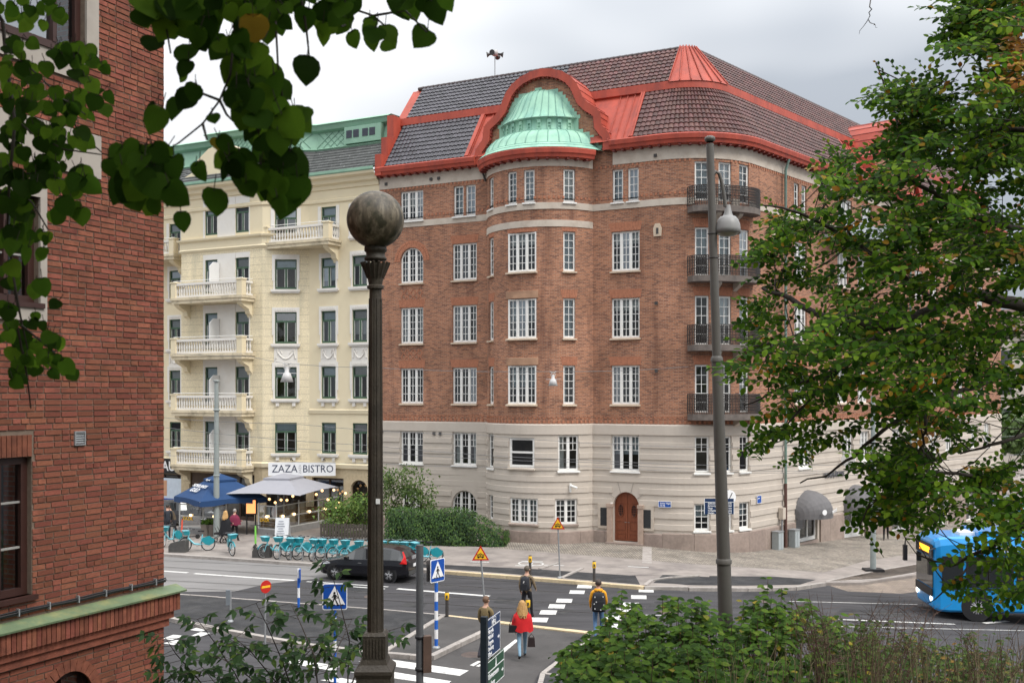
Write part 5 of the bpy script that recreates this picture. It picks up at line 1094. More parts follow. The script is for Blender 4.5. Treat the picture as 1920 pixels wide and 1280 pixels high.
# ledge: bed course, soldier row and copper flashing
mb = MB(); s = .16
while s > SA: mb.rnd = random.random(); lob(mb, s - .060, s, -.05, .15, 4.66, 4.90); s -= .072
mb.build('ledge_soldier_bricks', LBRICK, LB, kind='stuff')
mb = MB(); lob(mb, SA, .1, -.05, .09, 4.55, 4.66); lob(mb, SA, .05, -.05, .05, 4.44, 4.55); mb.build('ledge_course', LBRICK, LB)
LCOP = M('ledge_copper', (.12, .165, .09), .65, .25, 3.5, .2, 20, dirt=(.25, .24, .10), dscale=2.6, damt=.8, detail=8)
mb = MB(); P = lambda s, d, z: wc + we * s + wn * d + V(0, 0, z)
mb.add([P(s, d, z) for s in (SA - 3, .24) for d, z in ((0, 4.905), (.20, 4.905), (.205, 4.93), (0, 5.0))], [(0, 1, 5, 4), (1, 2, 6, 5), (2, 3, 7, 6), (4, 5, 6, 7), (3, 2, 1, 0)]); mb.build('copper_ledge', LCOP, LB)
# cable and clips
mb = MB()
for k in range(3): mb.tube([P(-3.5 + .25 * i, .03 + .012 * (k % 2), 5.075 + .018 * k + .006 * math.sin(i * 1.3 + k)) for i in range(15)], .011, 5)
cab = mb.build('cable', BLACK, LB)
for s in (-.2, -.65, -1.1, -1.55, -2.0, -2.45, -2.9): mb = MB(); lob(mb, s - .008, s + .008, .0, .055, 5.05, 5.14); mb.build('cable_clip', GREYMETAL, cab)
# windows
def lwin(s0, s1, z0, z1, bars, arch=0):
    mb = MB(); f = .09; d = -.14
    lob(mb, s1 - f, s1, d - .05, d + .05, z0, z1); lob(mb, s0, s0 + f, d - .05, d + .05, z0, z1); lob(mb, s0 + f, s1 - f, d - .05, d + .05, z0, z0 + f); lob(mb, s0 + f, s1 - f, d - .05, d + .05, z1 - f, z1)
    mid = s1 - .38; lob(mb, mid - .06, mid, d - .05, d + .06, z0 + f, z1 - f); w_ = mb.build('window', BROWN, LB); mb = MB()
    for z in bars: lob(mb, s0 + f, s1 - f, d - .01, d + .03, z - .012, z + .012)
    mb.build('glazing_bar', M('pale_bar', (.30, .29, .27), .5), w_)
    for a, b in ((s0 + f, mid - .06), (mid, s1 - f)): mb = MB(); mb.quad(P(a, d, z0 + f), P(b, d, z0 + f), P(b, d, z1 - f), P(a, d, z1 - f)); mb.build('pane', GLASS, w_)
    mb = MB(); lob(mb, s0, s1 + .05, d, .05, z0 - .06, z0); mb.build('sill', BROWN, w_)
    mb = MB(); mb.quad(P(s0, -.5, z0), P(s1, -.5, z0), P(s1, -.5, z1), P(s0, -.5, z1)); mb.build('curtain', M('left_curtain', (.09, .10, .10), .9, .2), w_)
lwin(-4, -2.22, 5.27, 6.95, (5.85, 6.4)); lwin(-4, -2.12, 8.82, 10.12, (9.4,)); lwin(-4, -1.40, 12.05, 14.5, (13.0, 13.8)); lwin(-2.02, -1.28, 3.0, 4.19, (3.6,))
mb = MB()
for i in range(14):
    a0, a1 = math.pi * (i + .05) / 14, math.pi * (i + .95) / 14; mb.ext([P(-1.65 + r_ * math.cos(t), .006, 3.82 + r_ * math.sin(t)) for r_, t in ((.37, a0), (.52, a0), (.52, a1), (.37, a1))], -wn * .04)
mb.build('arch_bricks', LBRICK, LB, kind='stuff')
s, z = lw(148, 821); VT = thing('wall_vent', 'small square grey louvred vent on the red brick wall', 'vent', tuple(P(s, 0, z))); mb = MB()
for x0, x1, a, b in ((-.07, .07, .075, .09), (-.07, .07, -.09, -.075), (-.085, -.07, -.09, .09), (.07, .085, -.09, .09)): lob(mb, s + x0, s + x1, .0, .03, z + a, z + b)
mb.build('frame', GREYMETAL, VT)
for k in range(5): mb = MB(); q = z - .06 + k * .029; mb.add([P(s + x, d, q + h_) for x in (-.07, .07) for d, h_ in ((.005, .022), (.025, 0), (.022, -.004))], [(0, 1, 4, 3), (1, 2, 5, 4)]); mb.build('slat', GREYMETAL, VT)
# ================================================================ STREET FURNITURE
STRIPB = M('stripe_blue', (.02, .12, .50), .4, .05); SIGNRED = M('sign_red', (.50, .02, .015), .4, .05); SIGNYEL = M('sign_yellow', (.85, .50, .03), .4, .04); SIGNBLK = M('sign_black', (.012, .012, .013), .5, .05)
def basis(nv): n = Vector((nv[0], nv[1], 0)).normalized(); return V(-n.y, n.x, 0), n     # x axis (to the reader's right) and facing normal
def ngon(mb, c, x, n, pts, t0, t1, mi=0): mb.ext([c + x * a + V(0, 0, b) + n * t1 for a, b in pts], n * (t0 - t1), mi)
def rrect(w_, h_, r, k=4):
    o = []
    for cx, cz, a in ((w_ / 2 - r, h_ / 2 - r, 0), (-w_ / 2 + r, h_ / 2 - r, 90), (-w_ / 2 + r, -h_ / 2 + r, 180), (w_ / 2 - r, -h_ / 2 + r, 270)):
        for i in range(k + 1): t = R(a + 90 * i / k); o.append((cx + r * math.cos(t), cz + r * math.sin(t)))
    return o
def walker(mb, c, x, n, s, t0, t1):                       # walking figure and zebra bars of the crossing sign
    P = lambda pts: ngon(mb, c, x, n, [(a * s, b * s) for a, b in pts], t0, t1)
    P([(.035 * math.cos(R(a)) - .01, .155 + .04 * math.sin(R(a))) for a in range(0, 360, 45)])
    P([(-.045, .11), (.03, .11), (.045, .02), (.02, -.02), (-.04, -.02)]); P([(.02, .1), (.04, .1), (.095, .02), (.08, .005)]); P([(-.04, .1), (-.02, .09), (-.075, .01), (-.1, .02)])
    P([(-.035, -.02), (.0, -.02), (-.06, -.18), (-.1, -.18)]); P([(-.005, -.02), (.025, -.02), (.1, -.17), (.06, -.185)])
    for k in range(4): q = -.21 + k * .13; P([(q, -.225), (q + .07, -.225), (q + .085, -.185), (q + .015, -.185)])
def pole(parent, b, top, r, mat, stripes=0, n=10, name='post'):
    if not stripes: mb = MB(); mb.tube([b, V(b.x, b.y, top)], r, n); return mb.build(name, mat, parent)
    mb = MB(); k = int((top - b.z) / stripes)
    for i in range(k + 1):
        z0, z1 = b.z + i * stripes, min(b.z + (i + 1) * stripes, top)
        if z1 > z0: mb.tube([V(b.x, b.y, z0), V(b.x, b.y, z1)], r, n, i % 2, True, i in (0, k))
    return mb.build(name, [STRIPB, SIGNWHITE], parent)
def foot(parent, b, r=.12): mb = MB(); mb.lathe([(r, -.02), (r, .03), (r * .6, .07), (0, .07)], 12, b); mb.build('foot_plate', GREYMETAL, parent)
def crossing_sign(label, b, zc, nv, size=.62, stripe=.28, back=False, pr=.035):
    T = thing('crossing_sign', label, 'sign', tuple(b)); x, n = basis(nv); c = V(b.x, b.y, zc)
    pole(T, b, zc + .1, pr, GREYMETAL, stripe); foot(T, b)
    mb = MB(); ngon(mb, c, x, n, rrect(size, size * 1.08, .05), .04, .055); pn = mb.build('panel', SIGNWHITE, T)
    mb = MB(); ngon(mb, c, x, n, rrect(size * .93, size * 1.0, .04), .055, .06); mb.build('field', SIGNBLUE, pn)
    mb = MB(); ngon(mb, c, x, n, [(-size * .42, -size * .33), (size * .42, -size * .33), (0, size * .44)], .06, .064); mb.build('triangle', SIGNWHITE, pn)
    mb = MB(); walker(mb, c - V(0, 0, size * .06), x, n, size * 1.35, .064, .068); mb.build('walking_figure', SIGNBLK, pn)
    if back: mb = MB(); ngon(mb, c - n * .02 - x * .0, x, n, rrect(size, size, .05), -.09, -.075); mb.build('rear_panel', DARKMETAL, T)
    return T
b = V(-4.34, 25.5, 0); crossing_sign('blue pedestrian crossing sign on striped pole rising out of the leafy shrub', b, 2.77, (.1, -1), .60)
b = G(818, 1214, PH); crossing_sign('blue pedestrian crossing sign turned sideways on striped pole on the refuge', b, 2.45, (.80, -.6), .64, .28, True, .055)
b = V(31.8, 68.5, gz(31.8)); crossing_sign('far blue pedestrian crossing sign beyond the bus roof', b, b.z + 2.2, (-.3, -1), .62)
def disc_sign():
    b = V((497 - CX) / F * 31, 31, .0); T = thing('no_entry_sign', 'round red no entry sign with yellow bar on a grey pole', 'sign', tuple(b)); zc = H - (1099 - CY) / F * 31; x, n = basis((.75, -.66)); c = V(b.x, b.y, zc)
    pole(T, b, zc + .05, .03, GREYMETAL); foot(T, b); circ = lambda r: [(r * math.cos(R(a)), r * math.sin(R(a))) for a in range(0, 360, 15)]
    mb = MB(); ngon(mb, c, x, n, circ(.19), .03, .045); p = mb.build('disc', SIGNRED, T); mb = MB(); ngon(mb, c, x, n, [(-.15, -.032), (.15, -.032), (.15, .032), (-.15, .032)], .045, .05); mb.build('bar', SIGNYEL, p)
disc_sign()
def tram_sign(px, py, bx, by, label, nv):
    b = G(bx, by, PH); zc = H - (py - CY) / F * b.y; T = thing('warning_sign', label, 'sign', tuple(b)); x, n = basis(nv); c = V((px - CX) / F * b.y, b.y, zc); s = .29
    mb = MB(); mb.tube([b, c], .03, 8); mb.build('post', GREYMETAL, T); foot(T, b)
    tri = lambda k: [(-s * k, -s * .78 * k), (s * k, -s * .78 * k), (0, s * .95 * k)]
    mb = MB(); ngon(mb, c, x, n, tri(1.0), .03, .045); p = mb.build('panel', SIGNRED, T); mb = MB(); ngon(mb, c - V(0, 0, .012), x, n, tri(.74), .045, .05); mb.build('field', SIGNYEL, p)
    mb = MB(); q = c - V(0, 0, .07); P = lambda pts: ngon(mb, q, x, n, pts, .05, .054)
    P([(-.12, -.05), (.12, -.05), (.12, -.02), (-.12, -.02)]); P([(-.13, .03), (.13, .03), (.12, .05), (-.12, .05)])
    for k in range(5): P([(-.12 + k * .055, -.02), (-.10 + k * .055, -.02), (-.10 + k * .055, .03), (-.12 + k * .055, .03)])
    P([(-.05, .05), (-.035, .05), (.0, .09), (-.015, .1)]); P([(.05, .05), (.035, .05), (.0, .09), (.015, .1)])
    for k in (-.07, .07): P([(k + .028 * math.cos(R(a)), -.055 + .028 * math.sin(R(a))) for a in range(0, 360, 45)])
    mb.build('tram_symbol', SIGNBLK, p)
tram_sign(901, 1037, 911, 1161, 'triangular yellow tram warning sign behind the man in the olive sweater', (.05, -1)); tram_sign(1046, 981, 1050, 1083, 'triangular yellow tram warning sign in front of the curved bay', (-.15, -1))
for x, y, lb in ((1114, 1093, 'black and yellow bollard nearest the wooden door'), (994, 1081, 'black and yellow bollard behind the crossing man with backpack'), (838, 1158, 'black and yellow bollard at the corner of the near refuge'), (990, 1173, 'black and yellow bollard behind the woman in red')):
    b = G(x, y, PH * .6); T = thing('bollard', lb, 'bollard', tuple(b), group='black and yellow crossing bollards'); mb = MB(); mb.lathe([(.06, 0), (.055, .62)], 10, b); mb.build('post', DARKMETAL, T); mb = MB(); mb.lathe([(.056, .62), (.075, .63), (.075, .86), (.065, .87)], 10, b); mb.build('band', SIGNYEL, T)
    mb = MB(); mb.lathe([(.066, .87), (.066, .9), (0, .92)], 10, b); mb.build('cap', DARKMETAL, T); mb = MB(); mb.box(b + V(0, -.075, .74), (.06, .012, .1)); mb.build('button', DARKMETAL, T)
b = V((787 - CX) / F * 25, 25, 0); T = thing('signal_pole', 'thick grey pole with brown control box beside the zebra crossing', 'pole', tuple(b)); pole(T, b, 4.1, .09, M('pole_grey', (.085, .088, .092), .5, .15), 0, 16)
mb = MB(); mb.obox(V(b.x + .1, b.y - .12, 1.05), V(.19, .06, 0), V(-.05, .16, 0), V(0, 0, .87)); mb.build('control_box', M('box_brown', (.09, .055, .04), .6, .2), T)
for z in (1.08, 1.85): mb = MB(); mb.lathe([(.1, z), (.115, z + .01), (.115, z + .07), (.1, z + .08)], 16, (b.x, b.y, 0)); mb.build('clamp', BLACK, T)
b = G(432, 1165, PH); T = thing('low_post', 'low galvanised post with a dark box at its top', 'post', tuple(b)); pole(T, b, 1.15, .035, GREYMETAL); foot(T, b, .1); mb = MB(); mb.box(b + V(-.07, -.03, .82), (.13, .1, .5)); mb.build('box', M('post_box', (.16, .18, .20), .6, .1), T)
b = G(560, 1138, PH); T = thing('marker_post', 'slim blue and white marker post behind the shrub tip', 'post', tuple(b)); pole(T, b, 1.5, .045, GREYMETAL, .35); mb = MB(); mb.box(b + V(.06, -.05, 1.15), (.05, .3, .45), .2); mb.build('panel', SIGNBLUE, T)
# cycle direction signpost
def direction_post():
    b = V(-.70, 25, 0); T = thing('direction_signpost', 'dark post with blue and green direction boards near the olive sweater man', 'signpost', tuple(b)); d = V(.263, .965, 0); n = V(.965, -.263, 0)
    GRN = M('sign_green', (.018, .07, .035), .4, .08); POST = M('post_navy', (.012, .02, .028), .45, .2)
    mb = MB(); mb.obox(b - d * .08 - n * .04 + V(0, 0, 0), n * .15, d * .15, V(0, 0, 2.38)); mb.build('post', POST, T)
    def board(z0, z1, L, mat, lines, sizes, head):
        o = b + d * .09 + n * .08; mb = MB(); mb.obox(o + V(0, 0, z0), n * -.03, d * L, V(0, 0, z1 - z0)); q = mb.build('board', mat, T); mb = MB(); t = .015
        for s0, s1, a, c in ((0, L, z0, z0 + t), (0, L, z1 - t, z1), (0, t, z0, z1), (L - t, L, z0, z1)): mb.obox(o + n * .0 + d * s0 + V(0, 0, a), d * (s1 - s0), n * -.004 * -1, V(0, 0, c - a))
        if head: mb.obox(o + V(0, 0, z1 - head), d * L, n * .004, V(0, 0, t * 1.5))
        mb.build('rim', SIGNWHITE, q)
        for l, (zz, sz) in zip(lines, sizes): text(l, sz, o + n * .006 + d * .07 + V(0, 0, zz), d, n, SIGNWHITE, q, align='LEFT', bold=True)
        mb = MB(); zc = (z0 + z1 - head) / 2; c = o + d * (L - .14) + V(0, 0, zc)
        ngon(mb, c, d, n, [(-.09, -.018), (.0, -.018), (.0, -.055), (.075, 0), (.0, .055), (.0, .018), (-.09, .018)], 0, .006); mb.build('arrow', SIGNWHITE, q); return q, o
    q, o = board(1.32, 2.27, 1.14, NAVY, ['Härryda', 'Mölndal', 'Örgryte', 'Liseberg', 'Ullevi'], [(1.95 - .137 * k, .135) for k in range(5)], .24)
    mb = MB(); c = o + d * .57 + V(0, 0, 2.14)
    for s in (-1, 1): mb.tube([c + n * .006 + d * (s * .09 + .055 * math.cos(t)) + V(0, 0, -.03 + .055 * math.sin(t)) for t in [R(a) for a in range(0, 361, 30)]], .008, 4)
    mb.tube([c + n * .006 + d * x + V(0, 0, z) for x, z in ((-.09, -.03), (-.04, .04), (.05, .04), (.09, -.03), (.0, -.03), (-.04, .04), (-.045, .07))], .008, 4)
    for s0, s1, a, e_ in ((-.18, .18, .085, .095), (-.18, .18, -.105, -.095), (-.18, -.17, -.105, .095), (.17, .18, -.105, .095)): mb.obox(c + d * s0 + V(0, 0, a), d * (s1 - s0), n * .005, V(0, 0, e_ - a))
    mb.build('bicycle_symbol', SIGNWHITE, q)
    q, o = board(.55, 1.24, 1.5, GRN, ['Universeum', 'Liseberg'], [(.86, .19), (.66, .17)], .27)
    mb = MB(); c = o + d * .75 + V(0, 0, 1.1); ngon(mb, c, d, n, [(-.05, -.1), (.07, -.1), (.05, .0), (.02, .1), (-.01, .1), (-.02, .0)], 0, .006); mb.build('tower_symbol', SIGNWHITE, q)
direction_post()
def guide_post():
    b = V((1347 - CX) / F * 46, 46, gz(9)); T = thing('direction_signpost', 'wide dark blue cycle direction board at the rounded corner behind the tall lamp post', 'signpost', tuple(b)); z1 = H - (934 - CY) / F * 46; z0 = H - (963 - CY) / F * 46
    pole(T, b, z1, .04, GREYMETAL); x, n = V(1, 0, 0), V(0, -1, 0); c = V(b.x + .02, b.y, (z0 + z1) / 2); h = (z1 - z0) / 2; mb = MB(); ngon(mb, c, x, n, [(-.64, -h), (.64, -h), (.64, h), (-.64, h)], .05, .08); q = mb.build('board', NAVY, T)
    mb = MB(); ngon(mb, c, x, n, [(-.64, h - .16), (.64, h - .16), (.64, h - .14), (-.64, h - .14)], .08, .084)
    for a in ((-.66, -.64), (.64, .66)): ngon(mb, c, x, n, [(a[0], -h), (a[1], -h), (a[1], h), (a[0], h)], .05, .086)
    mb.build('rim', SIGNWHITE, q)
    for k, (l, r_) in enumerate((('Saltholmen', 'Härryda'), ('Järntorget', 'Mölndal'), ('Haga', 'Örgryte'), ('Götaplatsen', 'Liseberg'), ('Heden', 'Ullevi'))): text(l, .105, c + n * .085 + x * -.5 + V(0, 0, h - .21 - k * .105), x, n, SIGNWHITE, q, align='LEFT', bold=True); text(r_, .105, c + n * .085 + x * .55 + V(0, 0, h - .21 - k * .105), x, n, SIGNWHITE, q, align='RIGHT', bold=True)
guide_post()
# foreground globe lamp
def globe_lamp():
    Y = 9.2; X = (704 - CX) / F * Y; b = V(X, Y, 4.7); T = thing('globe_street_lamp', 'old street lamp with large weathered round globe on a dark iron post', 'street lamp', tuple(b)); zz = lambda y: H - (y - CY) / F * Y
    IRN = M('lamp_iron', (.040, .032, .024), .55, .35, 6, .3, 40, dirt=(.07, .055, .04), dscale=5, damt=.5); mb = MB(); g = .253
    GL = globe_mat(); mb.lathe([(.085, zz(464)), *[(g * math.cos(R(a)), zz(412) + g * math.sin(R(a))) for a in range(-70, 91, 8)], (0.0, zz(412) + g)], 40, (X, Y, 0)); mb.build('globe', GL, T)
    mb = MB(); mb.lathe([(0, zz(463)), (.098, zz(463)), (.1, zz(471)), (.085, zz(473)), (.082, zz(480)), (.1, zz(484)), (.098, zz(488)), (.04, zz(490)), (.036, zz(494))], 20, (X, Y, 0)); mb.build('collar', IRN, T)
    mb = MB(); n = 8; rs = [(.036, zz(490)), (.034, zz(510)), (.05, zz(494)), (.118, zz(495)), (.112, zz(500)), (.07, zz(522)), (.060, zz(534)), (.075, zz(536)), (.075, zz(541)), (.054, zz(543)), (.055, zz(600)), (.062, zz(1000)), (.069, zz(1188))]
    mb.lathe(rs, 16, (X, Y, 0), smooth=False)
    for k in range(8): t = R(45 * k + 22); mb.tube([V(X + r * math.cos(t), Y + r * math.sin(t), z) for r, z in ((.055, zz(560)), (.069, zz(1188)))], .006, 4)
    for k in range(16): t = R(22.5 * k); mb.tube([V(X + r * math.cos(t), Y + r * math.sin(t), z) for r, z in ((.068, zz(522)), (.122, zz(492)))], [.008, .014], 4)
    mb.build('shaft', IRN, T); mb = MB(); z = zz
    for h0, h1, z0, z1 in ((.1, .1, zz(1232), zz(1188)), (.105, .085, zz(1188), zz(1182)), (.118, .105, zz(1240), zz(1230)), (.165, .12, zz(1250), zz(1240)), (.165, .165, zz(1256), zz(1250)), (.15, .165, zz(1264), zz(1256)), (.15, .15, 4.6, zz(1264))):
        p = [V(X + sx * h0, Y + sy * h0, z0) for sx, sy in ((-1, -1), (1, -1), (1, 1), (-1, 1))]; q = [V(X + sx * h1, Y + sy * h1, z1) for sx, sy in ((-1, -1), (1, -1), (1, 1), (-1, 1))]
        mb.add(p + q, [(0, 1, 5, 4), (1, 2, 6, 5), (2, 3, 7, 6), (3, 0, 4, 7), (4, 5, 6, 7), (3, 2, 1, 0)])
    for k in range(7): x = X - .085 + k * .028; mb.box((x, Y - .103, (zz(1230) + zz(1192)) / 2), (.014, .012, zz(1192) - zz(1230)))
    mb.build('base', IRN, T); mb = MB(); mb.box((X + .03, Y - .066, zz(938)), (.035, .01, .045)); mb.build('number_tag', SIGNWHITE, T)
def globe_mat():
    m, t, p = newmat('weathered_globe'); N = t.nodes.new; L = t.links.new; p.inputs['Roughness'].default_value = .55
    tc = N('ShaderNodeTexCoord'); mp = N('ShaderNodeMapping'); mp.inputs['Scale'].default_value = (9, 9, 2.2); L(tc.outputs['Object'], mp.inputs[0])
    n1 = N('ShaderNodeTexNoise'); n1.inputs['Scale'].default_value = 1.6; n1.inputs['Detail'].default_value = 8; n1.inputs['Roughness'].default_value = .7; L(mp.outputs[0], n1.inputs['Vector'])
    r = N('ShaderNodeValToRGB'); e = r.color_ramp.elements; e.new(.5); e[0].position = .3; e[0].color = (.018, .014, .008, 1); e[1].position = .5; e[1].color = (.095, .074, .048, 1); e[2].position = .75; e[2].color = (.30, .255, .185, 1); L(n1.outputs[0], r.inputs[0])
    g = N('ShaderNodeTexNoise'); g.inputs['Scale'].default_value = 11; g.inputs['Detail'].default_value = 6; L(tc.outputs['Object'], g.inputs['Vector']); r2 = N('ShaderNodeValToRGB'); r2.color_ramp.elements[0].position = .5; r2.color_ramp.elements[1].position = .62; L(g.outputs[0], r2.inputs[0])
    x = N('ShaderNodeMix'); x.data_type = 'RGBA'; L(r2.outputs[0], x.inputs[0]); L(r.outputs[0], x.inputs[6]); x.inputs[7].default_value = (.028, .024, .010, 1); L(x.outputs[2], p.inputs['Base Color']); return m
globe_lamp()
# tall lamp post on the right
def bell_lamp():
    Y = 15.0; P = lambda x, y, d=0: at(x, y, Y + d); b = P(1362, 1200); T = thing('street_lamp', 'tall tapering grey lamp post with bell lamp standing in the bushes', 'street lamp', tuple(b)); PG = M('lamp_post_grey', (.105, .097, .088), .5, .12, 2, dirt=(.07, .06, .05), dscale=2, damt=.5); s = Y / F
    mb = MB(); mb.tube([P(1331, 270), P(1344, 672)], [7.2 * s, 8.6 * s], 16); mb.tube([P(1344, 672), P(1357, 1050)], [10 * s, 12.5 * s], 16); mb.tube([P(1357, 1050), P(1363, 1250)], [13 * s, 14.5 * s], 16); mb.build('shaft', PG, T)
    for (x, y, r) in ((1344, 674, 11.5), (1357, 1052, 15)): mb = MB(); q = P(x, y); mb.lathe([(r * s, -.03), (r * s, .02), (r * .8 * s, .05)], 16, q); mb.build('joint_ring', PG, T)
    for (x, y) in ((1336, 438), (1338, 483)): mb = MB(); q = P(x, y); mb.lathe([(8.5 * s, -.01), (9.3 * s, 0), (8.5 * s, .01)], 16, q); mb.build('clamp', DARKMETAL, T)
    mb = MB(); q = P(1331, 266); mb.lathe([(7 * s, 0), (10 * s, .02), (10 * s, .06), (6 * s, .08), (0, .08)], 12, q); mb.build('cap', PG, T)
    mb = MB(); mb.tube([P(1336, 330), P(1342, 322), P(1349, 326), P(1354, 345), P(1358, 370), P(1360, 388)], 3.6 * s, 8); mb.build('arm', PG, T)
    LG = M('lamp_grey', (.24, .235, .23), .45, .08); c = P(1365, 438); mb = MB(); mb.lathe([(4 * s, 54 * s), (7.5 * s, 38 * s), (8.5 * s, 36 * s), (9 * s, 33.5 * s), (14.5 * s, 31.5 * s), (19 * s, 26 * s), (22 * s, 18 * s), (23.2 * s, 9 * s), (23.5 * s, 0), (21 * s, 0), (20 * s, 5 * s), (0, 8 * s)], 24, c); mb.build('lamp_shade', LG, T)
    mb = MB(); mb.lathe([(20 * s, 1 * s), (14 * s, -4 * s), (0, -6 * s)], 20, c); mb.build('lens', M('lamp_lens', (.45, .44, .40), .3), T)
bell_lamp()
# tram mast left, traffic pole right
MASTG = M('mast_green_grey', (.27, .30, .29), .5, .1, 2)
b = G(406, 1006, PH); T = thing('tram_mast', 'pale grey green mast in front of the cream balconies', 'mast', tuple(b)); zt = H - (714 - CY) / F * b.y; mb = MB(); mb.tube([b, V(b.x, b.y, zt)], [.17, .11], 14); mb.build('shaft', MASTG, T)
for z in (zt - .05, zt - 1.6, zt - 5.1): mb = MB(); mb.lathe([(.13, z), (.18, z + .02), (.18, z + .08), (.13, z + .1)], 12, (b.x, b.y, 0)); mb.build('band', MASTG, T)
b = G(1637, 1070, PH); T = thing('traffic_pole', 'pale grey pole on a black rubber foot on the cobbled island', 'pole', tuple(b)); zt = H - (742 - CY) / F * b.y; mb = MB(); mb.tube([b, V(b.x, b.y, zt)], [.14, .10], 14); mb.build('shaft', MASTG, T)
mb = MB(); ngon(mb, b, V(1, 0, 0), V(0, -1, 0), [(-.45, 0), (.45, 0), (.42, .12), (-.42, .12)], -.3, .3); mb.build('rubber_foot', BLACK, T); c = V(b.x + .3, b.y - .05, H - (958 - CY) / F * b.y); x_, n_ = basis((.3, 1)); mb = MB(); ngon(mb, c, x_, n_, [(-.45, .4), (.45, .4), (0, -.4)], .0, .03); mb.build('yield_sign_back', M('sign_back', (.16, .17, .17), .5), T)
# overhead wires and hanging lamps
WIRE = M('wire', (.16, .16, .165), .5)
def sagwire(pts, Ys, r=.012, k=8):
    o = []
    for i in range(len(pts) - 1):
        a, b_ = at(*pts[i], Ys[i]), at(*pts[i + 1], Ys[i + 1])
        for j in range(k): t = j / k; q = a.lerp(b_, t); q.z -= .25 * 4 * t * (1 - t) * (b_ - a).length / 25; o.append(q)
    return o + [at(*pts[-1], Ys[-1])]
WR = [([(250, 655), (470, 668), (538, 681), (700, 689), (1037, 696), (1290, 687)], [55, 50, 48, 47, 46, 50.6], 'thin cable carrying the hanging street lamps across the front', .010),
      ([(300, 782), (560, 795), (900, 815), (1320, 838), (1930, 815)], [40] * 5, 'uppermost thin overhead tram wire across the stone storey', .008), ([(300, 800), (700, 835), (1100, 862), (1500, 872), (1930, 850)], [38] * 5, 'second overhead tram wire from the top', .008),
      ([(300, 822), (700, 846), (1100, 866), (1500, 883), (1930, 872)], [41] * 5, 'third overhead tram wire from the top', .008), ([(300, 852), (700, 868), (1100, 874), (1500, 886), (1930, 890)], [42] * 5, 'lowest overhead tram wire', .008)]
for pts, Ys, lb, r in WR: mb = MB(); mb.tube(sagwire(pts, Ys), r, 4); mb.build('overhead_wire', WIRE, None, lb, 'wire', 'overhead wires')
def hang_lamp(x, y, Y, s, label):
    c = at(x, y, Y); T = thing('hanging_street_lamp', label, 'street lamp', tuple(c), group='street lamps hung on a cable'); LM = M('hang_lamp_grey', (.50, .49, .48), .45, .08)
    mb = MB(); mb.lathe([(.08 * s, -.15 * s), (.11 * s, -.42 * s), (.17 * s, -.46 * s), (.30 * s, -.86 * s), (.27 * s, -.86 * s), (.0, -.7 * s)], 20, c); mb.build('shade', LM, T)
    mb = MB(); mb.tube([c + V(.14 * s * math.cos(R(a)), 0, -.18 * s + .14 * s * math.sin(R(a))) for a in range(0, 361, 30)], .018 * s, 5); mb.tube([c + V(-.2 * s, 0, .02), c + V(0, 0, -.06 * s), c + V(.2 * s, 0, .02)], .02 * s, 5); mb.build('hanger', LM, T)
    mb = MB(); mb.tube([c + V(-.45 * s, 0, -.46 * s), c + V(.45 * s, 0, -.46 * s)], .014 * s, 5); mb.build('cross_arm', LM, T)
hang_lamp(538, 681, 48, 1.0, 'bell shaped hanging lamp in front of the cream building'); hang_lamp(1037, 697, 46, .72, 'smaller hanging lamp in front of the brick bay')
